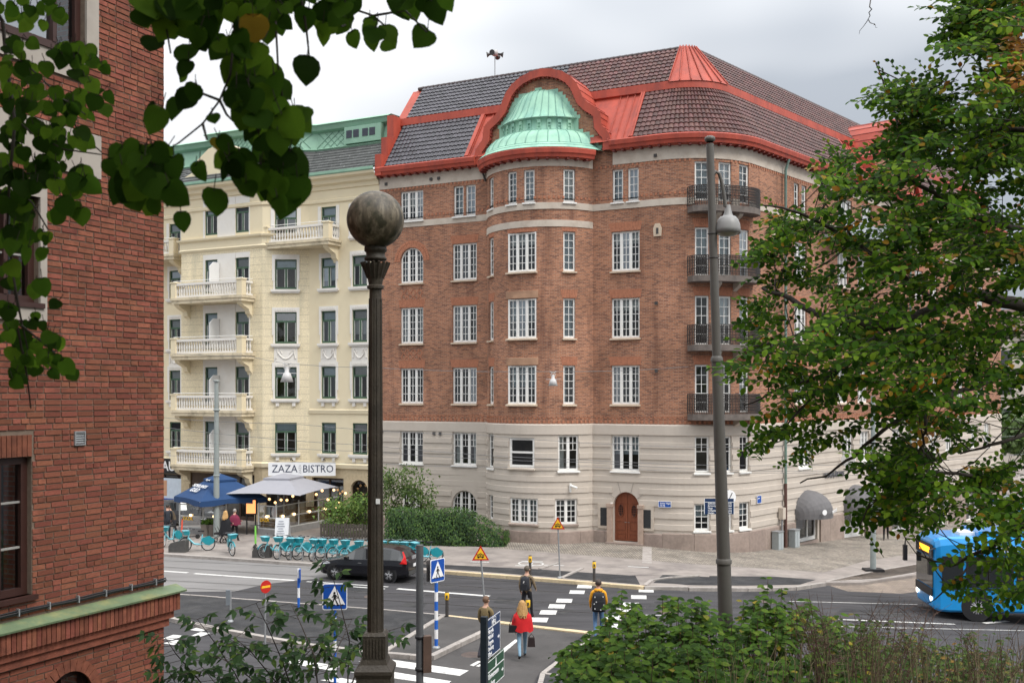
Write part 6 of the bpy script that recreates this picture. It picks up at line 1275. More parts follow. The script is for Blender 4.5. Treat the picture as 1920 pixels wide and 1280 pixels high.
# iron fence stub at the lower right of the picture
# ================================================================ RESTAURANT TERRACE
PAR_B = M('parasol_blue', (.014, .05, .14), .8, .08, 2); PAR_G = M('parasol_grey', (.30, .30, .33), .8, .05, 2); STEELW = M('screen_frame', (.55, .55, .53), .45, .1); BULB = MEMIT('lamp_bulb', (1, .66, .32), 2.6)
def parasol(label, c, hx, hy, rz, z0, z1, mat, valance, lettering=None):
    T = thing('parasol', label, 'parasol', tuple(c)); ca, sa = math.cos(rz), math.sin(rz)
    def P(x, y, z): return V(c.x + x * ca - y * sa, c.y + x * sa + y * ca, c.z + z)
    mb = MB(); cor = [(-hx, -hy), (hx, -hy), (hx, hy), (-hx, hy)]; zm = z0 + (z1 - z0) * .72; k = .3
    for i in range(4):
        (a, b_), (d, e_) = cor[i], cor[(i + 1) % 4]; n = 5
        for j in range(n):
            t0, t1 = j / n, (j + 1) / n; p0 = (a + (d - a) * t0, b_ + (e_ - b_) * t0); p1 = (a + (d - a) * t1, b_ + (e_ - b_) * t1)
            sg = lambda t: -.10 * 0 + .12 * (4 * t * (1 - t))
            A, B = P(*p0, z0 + sg(t0) * .5), P(*p1, z0 + sg(t1) * .5); C, D = P(p1[0] * k, p1[1] * k, zm), P(p0[0] * k, p0[1] * k, zm); mb.quad(A, B, C, D, 0, None, False)
            if valance: mb.quad(A - V(0, 0, valance + .05 * math.sin(j * 2)), B - V(0, 0, valance + .05 * math.sin(j * 2 + 2)), B, A)
        mb.add([P(a * .36, b_ * .36, zm + .06), P(d * .36, e_ * .36, zm + .06), P(0, 0, z1)], [(0, 1, 2)]); mb.quad(P(a * .36, b_ * .36, zm - .04), P(d * .36, e_ * .36, zm - .04), P(d * .36, e_ * .36, zm + .06), P(a * .36, b_ * .36, zm + .06))
    mb.build('canopy', mat, T); mb = MB(); mb.tube([P(0, 0, 0), P(0, 0, z1)], .045, 8); mb.build('pole', STEELW, T); mb = MB()
    for a, b_ in cor: mb.tube([P(a, b_, z0 - .02), P(a * .1, b_ * .1, z1 - .35)], .02, 4)
    mb.build('rib', STEELW, T); mb = MB(); mb.box(P(0, 0, .08), (.7, .7, .16), rz); mb.build('base', GREYMETAL, T)
    if lettering is not None:
        (a, b_), (d, e_) = cor[lettering], cor[(lettering + 1) % 4]; A, B, C = P(a, b_, z0), P(d, e_, z0), P(0, 0, z1); xd = (B - A).normalized(); mid = (A + B) / 2; n = xd.cross(C - mid).normalized(); up = (n.cross(xd)).normalized()
        for tx, sz, f in (('NORRLANDS', .32, .43), ('GULD', .42, .28)):
            text(tx, sz, mid + (C - mid) * f + n * .13, xd, n, SIGNWHITE, T, bold=True)
        mb = MB(); c3 = mid + (C - mid) * .62 + n * .13
        for q in (-1, 1): mb.add([c3 + xd * (q * x) + up * y for x, y in ((0, 0), (.12, .1), (.3, .06), (.22, .2), (.05, .14))], [(0, 1, 2, 3, 4)])
        mb.build('emblem', SIGNWHITE, T)
cb_ = V((413 - CX) / F * 57.4, 57.4, PH); parasol('blue square parasol with white lettering on the restaurant terrace', cb_, 1.9, 1.9, R(38), 1.95, 3.25, PAR_B, .28, 3)
cg = V((532 - CX) / F * 58.2, 58.2, PH); parasol('pale grey square parasol below the white restaurant sign', cg, 2.15, 2.7, R(-12), 2.25, 3.2, PAR_G, .0)
# restaurant sign board
zs_ = H - (879 - CY) / F * 60.6; L_, R__ = (503 - CX) / F * 60.6, (629 - CX) / F * 60.6; T = thing('restaurant_sign', 'long white restaurant sign with dark serif lettering above the parasols', 'sign', ((L_ + R__) / 2, 60.6, zs_)); mb = MB(); mb.box(((L_ + R__) / 2, 60.65, zs_), (R__ - L_, .12, .78)); q = mb.build('board', SIGNWHITE, T)
NV = M('letter_navy', (.02, .03, .07), .5); xm = (L_ + R__) / 2; text('ZAZA', .62, (xm - 1.0, 60.585, zs_), (1, 0, 0), (0, -1, 0), NV, q, width=1.5); text('BISTRO', .62, (xm + .95, 60.585, zs_), (1, 0, 0), (0, -1, 0), NV, q, width=1.75)
text('ZAZA', .2, (xm - .1, 60.585, zs_), (0, 0, 1), (0, -1, 0), M('letter_grey2', (.35, .35, .36), .5), q)
mb = MB()
for x in (xm - .6, xm + 1.3): mb.tube([(x, 60.9, zs_ + .5), (x, 60.4, zs_ + .62), (x, 60.35, zs_ + .5)], .03, 5)
mb.build('sign_lamp', DARKMETAL, T)
# shop sign and poster at the far left
o = V(P0.x, P0.y, 0); e, n = V(E_.x, E_.y, 0), V(N_.x, N_.y, 0)
T = thing('shop_sign', 'black shop fascia with white capitals at the edge of the brick house', 'sign', tuple(o + e * -31 + n * .2 + V(0, 0, 3.0))); mb = MB(); obx(mb, o, e, n, -36, -29.9, .1, .25, 2.65, 3.6); q = mb.build('board', SIGNBLK, T); text('AUT', .85, o + e * -30.05 + n * .27 + V(0, 0, 3.1), e, n, SIGNWHITE, q, align='RIGHT', bold=True)
T = thing('window_poster', 'pale blue and white shop window poster below the black fascia', 'poster', tuple(o + e * -31 + n * .3 + V(0, 0, 1.5))); mb = MB(); obx(mb, o, e, n, -33.5, -29.6, .12, .16, .9, 2.35); q = mb.build('panel', M('poster_pale', (.55, .62, .70), .5, .1), T)
for u0, u1, z0, z1, m in ((-33.5, -29.6, .9, 1.05, SIGNBLUE), (-30.0, -29.6, 1.1, 1.45, STRIPB), (-30.0, -29.6, 1.9, 2.25, STRIPB), (-31.9, -31.4, 1.2, 2.2, M('poster_skin', (.55, .30, .18), .6))): mb = MB(); obx(mb, o, e, n, u0, u1, .165, .17, z0, z1); mb.build('print', m, q)
# glazed screens
SCRG = MGLASS('screen_glass', (.86, .9, .9), .05)
def screens(label, px, hgt=1.42, lamps=True, word=()):
    pts = [G(x, y, PH) for x, y in px]; T = thing('glass_screen', label, 'screen', tuple(pts[0]))
    for i, p in enumerate(pts):
        mb = MB(); mb.box(p + V(0, 0, hgt / 2 + .15), (.07, .07, hgt + .3)); mb.build('post', STEELW, T)
        if i == len(pts) - 1: break
        d = pts[i + 1] - p; L = d.length; d.normalize(); nn = V(d.y, -d.x, 0)
        for z in (.32, .92, 1.55):
            mb = MB(); mb.obox(p + nn * -.025 + V(0, 0, z), d * L, nn * .05, V(0, 0, .05)); mb.build('rail', STEELW, T)
        for z0, z1 in ((.37, .92), (.97, 1.55)): mb = MB(); mb.quad(*[p + d * t + V(0, 0, z) for t, z in ((0, z0), (L, z0), (L, z1), (0, z1))]); mb.build('pane', SCRG, T)
        mb = MB(); mb.obox(p + nn * -.1 + V(0, 0, 0), d * L, nn * .2, V(0, 0, .32)); mb.build('base', M('screen_base', (.25, .245, .24), .8, .15), T)
        if len(px) > 4:
            for z in (.42, .56, .70): mb = MB(); mb.obox(p - nn * .12 + d * .05 + V(0, 0, z), d * (L - .1), nn * -.03, V(0, 0, .11)); mb.build('timber_board', M('warm_board', (.30, .17, .06), .6, .2), T)
        if i in word: text('ZAZA', .26, p + d * (L * .35) + nn * .03 + V(0, 0, .8), d, nn, SIGNYEL, T, bold=True)
        k = max(1, int(L / 1.0))
        for j in range(k):
            c = p + d * (L * (j + .5) / k) + nn * .06 + V(0, 0, 1.0); mb = MB(); mb.lathe([(.0, .08), (.075, .045), (.085, 0), (.05, -.06), (0, -.08)], 8, c); mb.build('bulb', BULB, T)
screens('steel and glass terrace screen left of the grey mast', [(337, 998), (381, 1001), (424, 1003)], word=(0,)); screens('steel and glass terrace screen below the grey parasol', [(485, 1001), (518, 1004), (560, 995), (597, 988), (640, 979), (690, 970)], word=(0, 1))
PND = MEMIT('pendant_glow', (1, .58, .25), 1.8); T = thing('pendant_lamps', 'row of warm hanging lamps inside the restaurant front', 'lamps', tuple(G(560, 985, PH)))
for k in range(14): c = V((505 + 11 * k - CX) / F * 59.6, 59.6, random.uniform(1.5, 2.3)); mb = MB(); mb.lathe([(0, .09), (.07, .05), (.08, -.02), (0, -.08)], 8, c); mb.build('pendant', PND, T)
# seating behind the screens
TIMB = M('bench_timber', (.20, .11, .05), .6, .2, 4, stretch=(1, 6, 6)); CUSH = M('cushion_cream', (.5, .44, .33), .9, .1)
for k, (x, y) in enumerate([(540, 988), (580, 982), (622, 974)]):
    c = G(x, y, PH); T = thing('terrace_bench', ['timber bench nearest the corner of the right-hand terrace screen', 'middle timber bench behind the right-hand terrace screen', 'timber bench beside the green shrub on the terrace'][k], 'bench', tuple(c), R(12), 'benches behind the glass screen'); mb = MB(); mb.box((0, 0, .42), (1.5, .5, .06)); mb.build('seat', TIMB, T, local=True)
    for i in range(4): mb = MB(); mb.box((0, .26, .55 + i * .13), (1.5, .04, .1)); mb.build('slat', TIMB, T, local=True)
    for sx in (-.65, .65):
        for sy in (-.2, .2): mb = MB(); mb.box((sx, sy, .2), (.06, .06, .4)); mb.build('leg', TIMB, T, local=True)
    for sx in (-.35, .35): mb = MB(); mb.box((sx, .16, .62), (.5, .14, .36)); mb.build('cushion', CUSH, T, local=True)
c = G(471, 1001, PH); T = thing('menu_lightbox', 'glowing orange menu box on black stand by the terrace entrance', 'menu stand', tuple(c)); mb = MB(); mb.box(c + V(0, 0, 1.5), (.62, .12, .85)); q = mb.build('case', BLACK, T); mb = MB(); mb.box(c + V(0, -.065, 1.5), (.5, .02, .72)); mb.build('panel', MEMIT('menu_glow', (1, .36, .12), .9), q)
for sx in (-.24, .24): mb = MB(); mb.box(c + V(sx, 0, .55), (.06, .08, 1.1)); mb.build('leg', BLACK, T)
c = G(530, 1007, PH); T = thing('menu_board', 'white folding pavement board leaning in front of the terrace screen', 'sign board', tuple(c)); WB = M('board_white', (.60, .62, .64), .5, .06)
for sy, nm in ((-1, 'front'), (1, 'back')): mb = MB(); mb.add([c + V(x, sy * (.06 + d) * 1.0, z) for d, z in ((.28, 0), (.0, 1.05)) for x in (-.36, .36)] + [c + V(x, sy * (.03 + d), z) for d, z in ((.28, 0), (.0, 1.05)) for x in (-.36, .36)], [(0, 1, 3, 2), (4, 6, 7, 5), (0, 2, 6, 4), (1, 5, 7, 3), (2, 3, 7, 6), (0, 4, 5, 1)]); mb.build('panel', WB, T)
mb = MB()
for k in range(6): mb.box(c + V(-.05, -.09 - .28 * (1 - (.25 + k * .12)), .25 + k * .125), (.42 - .08 * (k % 3), .01, .025))
mb.build('writing', M('scribble', (.15, .17, .25), .6), T, kind='stuff')
def planter(x, y, label, sc=1., leafy=True):
    c = G(x, y, PH); T = thing('planter', label, 'planter', tuple(c)); mb = MB(); w0, w1 = .17 * sc, .24 * sc
    mb.add([c + V(sx * w_, sy * w_, z) for w_, z in ((w0, 0), (w1, .62 * sc)) for sx, sy in ((-1, -1), (1, -1), (1, 1), (-1, 1))], [(0, 1, 5, 4), (1, 2, 6, 5), (2, 3, 7, 6), (3, 0, 4, 7), (4, 5, 6, 7)]); mb.build('pot', M('pot_taupe', (.17, .145, .125), .7, .1), T)
    return c, T, .62 * sc
PLANTERS = [planter(387, 1004, 'left one of the two taupe planters beside the grey mast'), planter(397, 1004, 'right one of the two taupe planters beside the grey mast')]
for x, y, lb in ((335, 1034, 'dark wedge shaped kerb block beside the leftmost bicycles'), (492, 1044, 'dark wedge shaped kerb block at the end of the bicycle rack')):
    c = G(x, y, PH); T = thing('kerb_block', lb, 'kerb block', tuple(c), R(-6), 'wedge blocks at the bicycle rack'); mb = MB(); mb.add([V(px, py, z) for py in (-.22, .22) for px, z in ((-.42, 0), (.42, 0), (.42, .56), (.36, .6), (-.3, .45), (-.42, .3))], [(5, 4, 3, 2, 1, 0), (6, 7, 8, 9, 10, 11), (0, 1, 7, 6), (1, 2, 8, 7), (2, 3, 9, 8), (3, 4, 10, 9), (4, 5, 11, 10), (5, 0, 6, 11)]); mb.build('body', M('block_dark', (.07, .068, .065), .8, .2, 4), T, local=True)
# ================================================================ BICYCLES AND SCOOTERS
TURQ = M('bike_turquoise', (.012, .24, .29), .4, .15, 3, coat=.2); TURQL = M('bike_light_turquoise', (.20, .52, .60), .4, .05); TYRE = M('tyre', (.02, .02, .02), .8, .1); RIM = M('rim_silver', (.5, .5, .5), .35, .05, metal=.5); GREYP = M('grey_plastic', (.20, .20, .21), .5)
def make_bike(steer=0.3):
    T = thing('bicycle', '', 'bicycle', (0, 0, 0)); r = .32; xf, xr = .55, -.53          # local: forward +x
    def wheel(x, a):
        ca, sa = math.cos(a), math.sin(a); P = lambda u, z, w_=0: V(x + u * ca - w_ * sa, u * sa + w_ * ca, r + z)
        mb = MB(); mb.tube([P(r * math.cos(R(t)), r * math.sin(R(t))) for t in range(0, 361, 20)], .024, 6); w_ = mb.build('wheel', TYRE, T, local=True)
        mb = MB(); mb.tube([P((r - .035) * math.cos(R(t)), (r - .035) * math.sin(R(t))) for t in range(0, 361, 20)], .014, 5); mb.build('rim', RIM, w_, local=True); mb = MB()
        for t in range(0, 360, 30): mb.tube([P(0, 0), P((r - .04) * math.cos(R(t)), (r - .04) * math.sin(R(t)))], .0035, 3, cap=False)
        mb.tube([P(0, 0, -.05), P(0, 0, .05)], .035, 6); mb.build('spokes', RIM, w_, local=True)
        mb = MB(); a0, a1 = (20, 170) if x > 0 else (10, 185)
        for t0 in range(a0, a1, 15):
            q = [P((r + .045) * math.cos(R(t)), (r + .045) * math.sin(R(t)), w2) for t, w2 in ((t0, -.035), (t0, .035), (t0 + 15, .035), (t0 + 15, -.035))]; mb.quad(*q)
        mb.build('mudguard', TURQ, w_, local=True); return P
    Pf = wheel(xf, steer); wheel(xr, 0)
    mb = MB(); head0, head1 = V(.40, 0, .62), V(.34, 0, .92); seat0, seat1 = V(-.17, 0, .30), V(-.27, 0, .78)
    mb.tube([head0, V(.12, 0, .34), seat0], .045, 8); mb.tube([seat0, seat1], .028, 7); mb.tube([head0 - V(-.02, 0, .06), head1], .032, 7)
    for s in (-.05, .05): mb.tube([seat0 + V(0, s, 0), V(xr, s, r)], .014, 5); mb.tube([V(-.24, s, .62), V(xr, s, r)], .012, 5)
    mb.build('frame', TURQL, T, local=True)
    mb = MB()
    for s in (-.06, .06): mb.tube([head0, Pf(-.06, .2, s), Pf(0, 0, s)], .016, 5)
    mb.build('fork', TURQL, T, local=True)
    mb = MB()
    for s in (-.075, .075): mb.ext([V(xr + a, s, z) for a, z in ((-.30, .52), (-.05, .70), (.26, .62), (.30, .46), (.12, .30), (-.05, .25), (-.26, .36))], V(0, .012 if s < 0 else -.012, 0))
    mb.build('skirt_guard', TURQ, T, local=True)
    mb = MB(); mb.box((-.22, 0, .95), (.26, .16, .06)); mb.box((-.12, 0, .95), (.14, .07, .05)); sd_ = mb.build('saddle', BLACK, T, local=True); mb = MB(); mb.tube([seat1, V(-.29, 0, .92)], .016, 6); mb.build('seat_post', GREYP, sd_, local=True)
    mb = MB(); ca, sa = math.cos(steer), math.sin(steer); hb = lambda u, w_, z: V(.34 + u * ca - w_ * sa, u * sa + w_ * ca, z)
    mb.tube([hb(-.16, -.3, 1.06), hb(.02, -.2, 1.08), hb(.04, 0, 1.04), hb(.02, .2, 1.08), hb(-.16, .3, 1.06)], .014, 6); mb.tube([head1, hb(.04, 0, 1.04)], .018, 6)
    h = mb.build('handlebar', GREYP, T, local=True)
    for s in (-1, 1): mb = MB(); mb.tube([hb(-.17, s * .3, 1.06), hb(-.06, s * .25, 1.07)], .02, 6); mb.build('grip', BLACK, h, local=True)
    mb = MB(); ax, ay = V(ca, sa, 0), V(-sa, ca, 0); b0 = hb(.06, 0, .78)
    lo = [b0 + ax * a + ay * b_ for a, b_ in ((0, -.13), (.2, -.13), (.2, .13), (0, .13))]; hi = [b0 + ax * a + ay * b_ + V(0, 0, .22) for a, b_ in ((-.02, -.19), (.28, -.19), (.28, .19), (-.02, .19))]
    mb.add(lo + hi, [(3, 2, 1, 0), (0, 1, 5, 4), (1, 2, 6, 5), (2, 3, 7, 6), (3, 0, 4, 7)]); mb.build('basket', TURQ, T, local=True)
    mb = MB(); mb.box(hb(.2, 0, 1.0), (.3, .40, .02), steer); mb.build('basket_rim', TURQL, T, local=True)
    mb = MB(); mb.tube([V(-.1, -.1, .28), V(-.1, .1, .28)], .02, 6); mb.lathe([(.1, -.01), (.1, .01)], 12, (-.1, 0, .28), ax=Matrix.Rotation(R(90), 3, 'X')); mb.box((-.02, -.13, .2), (.1, .06, .02)); mb.box((-.18, .13, .36), (.1, .06, .02)); mb.build('crank', GREYP, T, local=True)
    mb = MB(); mb.tube([V(-.2, .06, .26), V(-.25, .16, .0)], .012, 5); mb.build('kickstand', GREYP, T, local=True)
    return T
bk = make_bike(); index_kids()
ords = ['first', 'second', 'third', 'fourth', 'fifth', 'sixth', 'seventh', 'eighth', 'ninth', 'tenth', 'eleventh', 'twelfth', 'thirteenth', 'fourteenth', 'fifteenth', 'sixteenth']
spots = [(320, 1022, 250, 'turquoise shared bicycle half hidden at the edge of the brick house'), (369, 1032, 196, 'turquoise shared bicycle standing side-on beside the wedge block'), (433, 1038, 292, 'lone turquoise shared bicycle seen from the front by the tram mast')]
for k in range(9): spots.append((516 + 21.5 * k, 1043.5 + 1.15 * k, 222 + random.uniform(-16, 16), f'{ords[k]} turquoise bicycle from the left in the parked row'))
for k, x in enumerate((712, 733, 754, 775, 797)): spots.append((x, 1052 + k * 1.0, 225 + random.uniform(-12, 12) if k < 4 else 205, ['turquoise bicycle just right of the globe lamp post, behind the car roof', 'second turquoise bicycle behind the car roof', 'third turquoise bicycle behind the car roof', 'turquoise bicycle behind the grey signal pole top', 'last turquoise bicycle of the row, beyond the car tail'][k]))
for i, (x, y, a, lb) in enumerate(spots):
    t = bk if i == 0 else copy_tree(bk); p = G(x, y, PH + .01); t.location = p; t.rotation_euler = (R(random.uniform(-3, 3)) , 0, R(a)); t['label'] = lb; t['group'] = 'turquoise shared bicycles'
def scooter(x, y, rz, col, label):
    p = G(x, y, PH); T = thing('kick_scooter', label, 'scooter', tuple(p), R(rz)); mb = MB(); mb.box((0, 0, .12), (.75, .15, .05)); mb.build('deck', BLACK, T, local=True); mb = MB(); mb.tube([V(.4, 0, .2), V(.36, 0, .95), V(.34, 0, 1.1)], [.05, .045, .03], 8); mb.build('stem', col, T, local=True); mb = MB(); mb.tube([V(.34, -.25, 1.1), V(.34, .25, 1.1)], .025, 6); mb.build('handlebar', BLACK, T, local=True)
    for xw in (.45, -.42): mb = MB(); mb.tube([V(xw, -.025, .12), V(xw, .025, .12)], .12, 12); mb.build('wheel', TYRE, T, local=True)
scooter(355, 1010, 200, M('scooter_red', (.65, .10, .06), .5), 'red upright kick scooter behind the side-on bicycle'); scooter(478, 1028, 100, M('scooter_green', (.22, .62, .10), .5), 'bright green kick scooter behind the right-hand wedge block')
# rack hoops
for k in range(9):
    p = G(524 + 21.5 * k, 1049 + 1.15 * k, PH); T = thing('bicycle_stand', f'{ords[k]} grey steel wheel stand from the left under the bicycle row', 'stand', tuple(p), 0, 'wheel stands of the bicycle row'); mb = MB(); mb.tube([p, p + V(0, 0, .42)], .035, 6); mb.build('post', GREYMETAL, T); mb = MB(); mb.tube([p + V(0, -.05, .42), p + V(0, .3, .42)], .025, 6); mb.build('arm', GREYMETAL, T)
# ================================================================ CAR AND BUS
CARP = M('car_black', (.008, .008, .011), .22, .1, 2, spec=.35, coat=.25); CGL = M('car_glass', (.015, .018, .02), .06, .05, spec=.8); LRED = M('tail_lamp', (.55, .01, .01), .25); ALLOY = M('alloy', (.42, .42, .43), .35, .05, metal=.6)
def loft(mb, st, mats):       # st: list of (x, [(y,z)...half section from bottom centre to top centre]); mats(i,j)->index
    for i in range(len(st) - 1):
        (x0, a), (x1, b_) = st[i], st[i + 1]
        for s in (1, -1):
            for j in range(len(a) - 1):
                q = [V(x0, s * a[j][0], a[j][1]), V(x1, s * b_[j][0], b_[j][1]), V(x1, s * b_[j + 1][0], b_[j + 1][1]), V(x0, s * a[j + 1][0], a[j + 1][1])]
                mb.quad(*(q if s < 0 else q[::-1]), mats(i, j), None, True)
    for k, (x, a) in ((0, st[0]), (1, st[-1])):
        p = [V(x, y, z) for y, z in a] + [V(x, -y, z) for y, z in reversed(a)]; mb.add(p, [tuple(range(len(p)))], 0)
def wheel_parts(T, x, y, r, w_, spokes=5, side=1):
    mb = MB(); pr = [(r * .66, -w_ / 2), (r * .95, -w_ / 2), (r, -w_ * .35), (r, w_ * .35), (r * .95, w_ / 2), (r * .66, w_ / 2)]; mb.lathe(pr, 24, (x, y, r), ax=Matrix.Rotation(R(90), 3, 'X')); wv = mb.build('wheel', TYRE, T, local=True)
    mb = MB(); yy = y + side * w_ * .42; mb.tube([V(x + r * .66 * math.cos(R(t)), yy, r + r * .66 * math.sin(R(t))) for t in range(0, 361, 15)], r * .05, 5)
    for k in range(spokes):
        t = R(90 + 360 / spokes * k)
        for d in (-.16, .16): mb.tube([V(x + r * .1 * math.cos(t + d * 2), yy, r + r * .1 * math.sin(t + d * 2)), V(x + r * .64 * math.cos(t + d), yy, r + r * .64 * math.sin(t + d))], [r * .1, r * .06], 5)
    mb.lathe([(r * .15, -.02), (r * .15, .02)], 10, (x, yy, r), ax=Matrix.Rotation(R(90), 3, 'X')); mb.build('rim', ALLOY, wv, local=True)
    mb = MB(); mb.lathe([(0, 0), (r * .64, 0)], 20, (x, y + side * w_ * .15, r), ax=Matrix.Rotation(R(90), 3, 'X')); mb.build('hub', BLACK, wv, local=True)
def make_car(label, loc, rz, paint):
    T = thing('parked_car' if 'parked' in label else 'car', label, 'car', loc, rz); st = []
    sec = [(-2.18, .78, .34, .62, .86, .90, .0), (-2.10, .86, .28, .66, .90, .98, 0), (-1.95, .89, .24, .70, .93, 1.02, 0.0), (-1.72, .90, .22, .72, .95, 1.30, .62), (-1.35, .90, .22, .72, .95, 1.40, .64), (-.75, .90, .22, .70, .94, 1.44, .64), (0, .90, .22, .68, .92, 1.43, .64), (.42, .90, .22, .67, .91, 1.33, .62), (.95, .90, .22, .66, .90, 1.03, .60), (1.18, .90, .22, .66, .88, .93, 0.0), (1.6, .89, .22, .64, .80, .86, 0), (1.95, .84, .24, .58, .72, .78, 0), (2.12, .76, .28, .52, .62, .68, 0), (2.19, .62, .34, .48, .55, .58, 0)]
    for x, hw, zb, zm, zs2, zt, rw in sec:
        rw2 = rw if rw else hw * .82
        if x < -1.9: rw2 = hw * .78
        st.append((x, [(0, zb), (hw * .9, zb), (hw, zb + .12), (hw * 1.01, zm), (hw * .96, zs2), (rw2 + .05, zt - .05), (rw2 - .05, zt), (0, zt + .025)]))
    def mt(i, j):
        x = (st[i][0] + st[i + 1][0]) / 2
        if j == 4 and -1.72 < x < .95: return 1
        if j in (5, 6) and .42 < x < 1.0: return 1
        if j in (4, 5, 6) and -1.98 < x < -1.7: return 1
        return 0
    mb = MB(); loft(mb, st, mt); body = mb.build('body', [paint, CGL], T, local=True)
    for x in (-1.30, 1.33):
        for s in (-1, 1):
            wheel_parts(T, x, s * .80, .325, .21, 5, s); mb = MB(); mb.lathe([(0, 0), (.39, 0)], 24, (x, s * .905, .35), ax=Matrix.Rotation(R(90), 3, 'X')); mb.build('wheel_arch', BLACK, body, local=True)
    for s in (-1, 1):
        mb = MB(); mb.ext([V(-2.02 + a, s * (.895 - .05 * b_), z) for a, b_, z in ((-.12, .6, .82), (.20, 0, .83), (.12, .2, .92), (.06, 2.2, 1.10), (.16, 4.2, 1.30), (.11, 4.4, 1.31), (-.03, 2.4, 1.10), (-.11, 1.0, .93))], V(0, s * .03, 0)); mb.build('tail_lamp', LRED, T, local=True)
        mb = MB(); mb.ext([V(1.62 + a, s * (.90 - b_), z) for a, b_, z in ((-.08, 0, .72), (.25, .05, .66), (.44, .18, .60), (.36, .14, .70), (.12, .02, .80))], V(0, s * .03, 0)); mb.build('headlight', M('headlamp', (.5, .52, .54), .15), T, local=True)
        mb = MB(); mb.box((.70, s * 1.0, .98), (.16, .2, .13)); mb.build('mirror', paint, T, local=True)
        for x in (-.55, .45): mb = MB(); mb.box((x - .35, s * .915, .78), (.18, .02, .03)); mb.build('door_handle', M('chrome', (.5, .5, .5), .2, metal=.8), T, local=True)
        mb = MB(); mb.box((-.22, s * .80, 1.17), (.07, .14, .42)); mb.build('pillar', BLACK, T, local=True)
    mb = MB(); mb.box((-2.19, 0, .70), (.03, .52, .12)); mb.build('number_plate', SIGNWHITE, T, local=True); mb = MB(); mb.box((-2.12, 0, .42), (.16, 1.5, .16)); mb.build('bumper', M('bumper_grey', (.06, .06, .06), .6), T, local=True)
    mb = MB(); mb.box((-2.13, 0, .98), (.05, .5, .2)); mb.build('tailgate_badge', M('badge_silver', (.28, .28, .29), .3), T, local=True)
    return T
d_ = V(-.956, .292, 0); near = V(-6.18, 43.0, 0); make_car('black hatchback car driving past the bicycle row', tuple(near + V(.292, .956, 0) * .80), math.atan2(d_.y, d_.x), CARP).scale = (.93, .97, .98)
make_car('dark grey parked car half hidden behind the brick house corner', (-19.6, 60.8, PH), R(28), M('car_grey', (.05, .05, .055), .3, coat=.5)); make_car('small parked car at the far end of the side street', (42.5, 91, gz(42.5)), R(75), M('car_silver', (.12, .14, .16), .3, coat=.5))
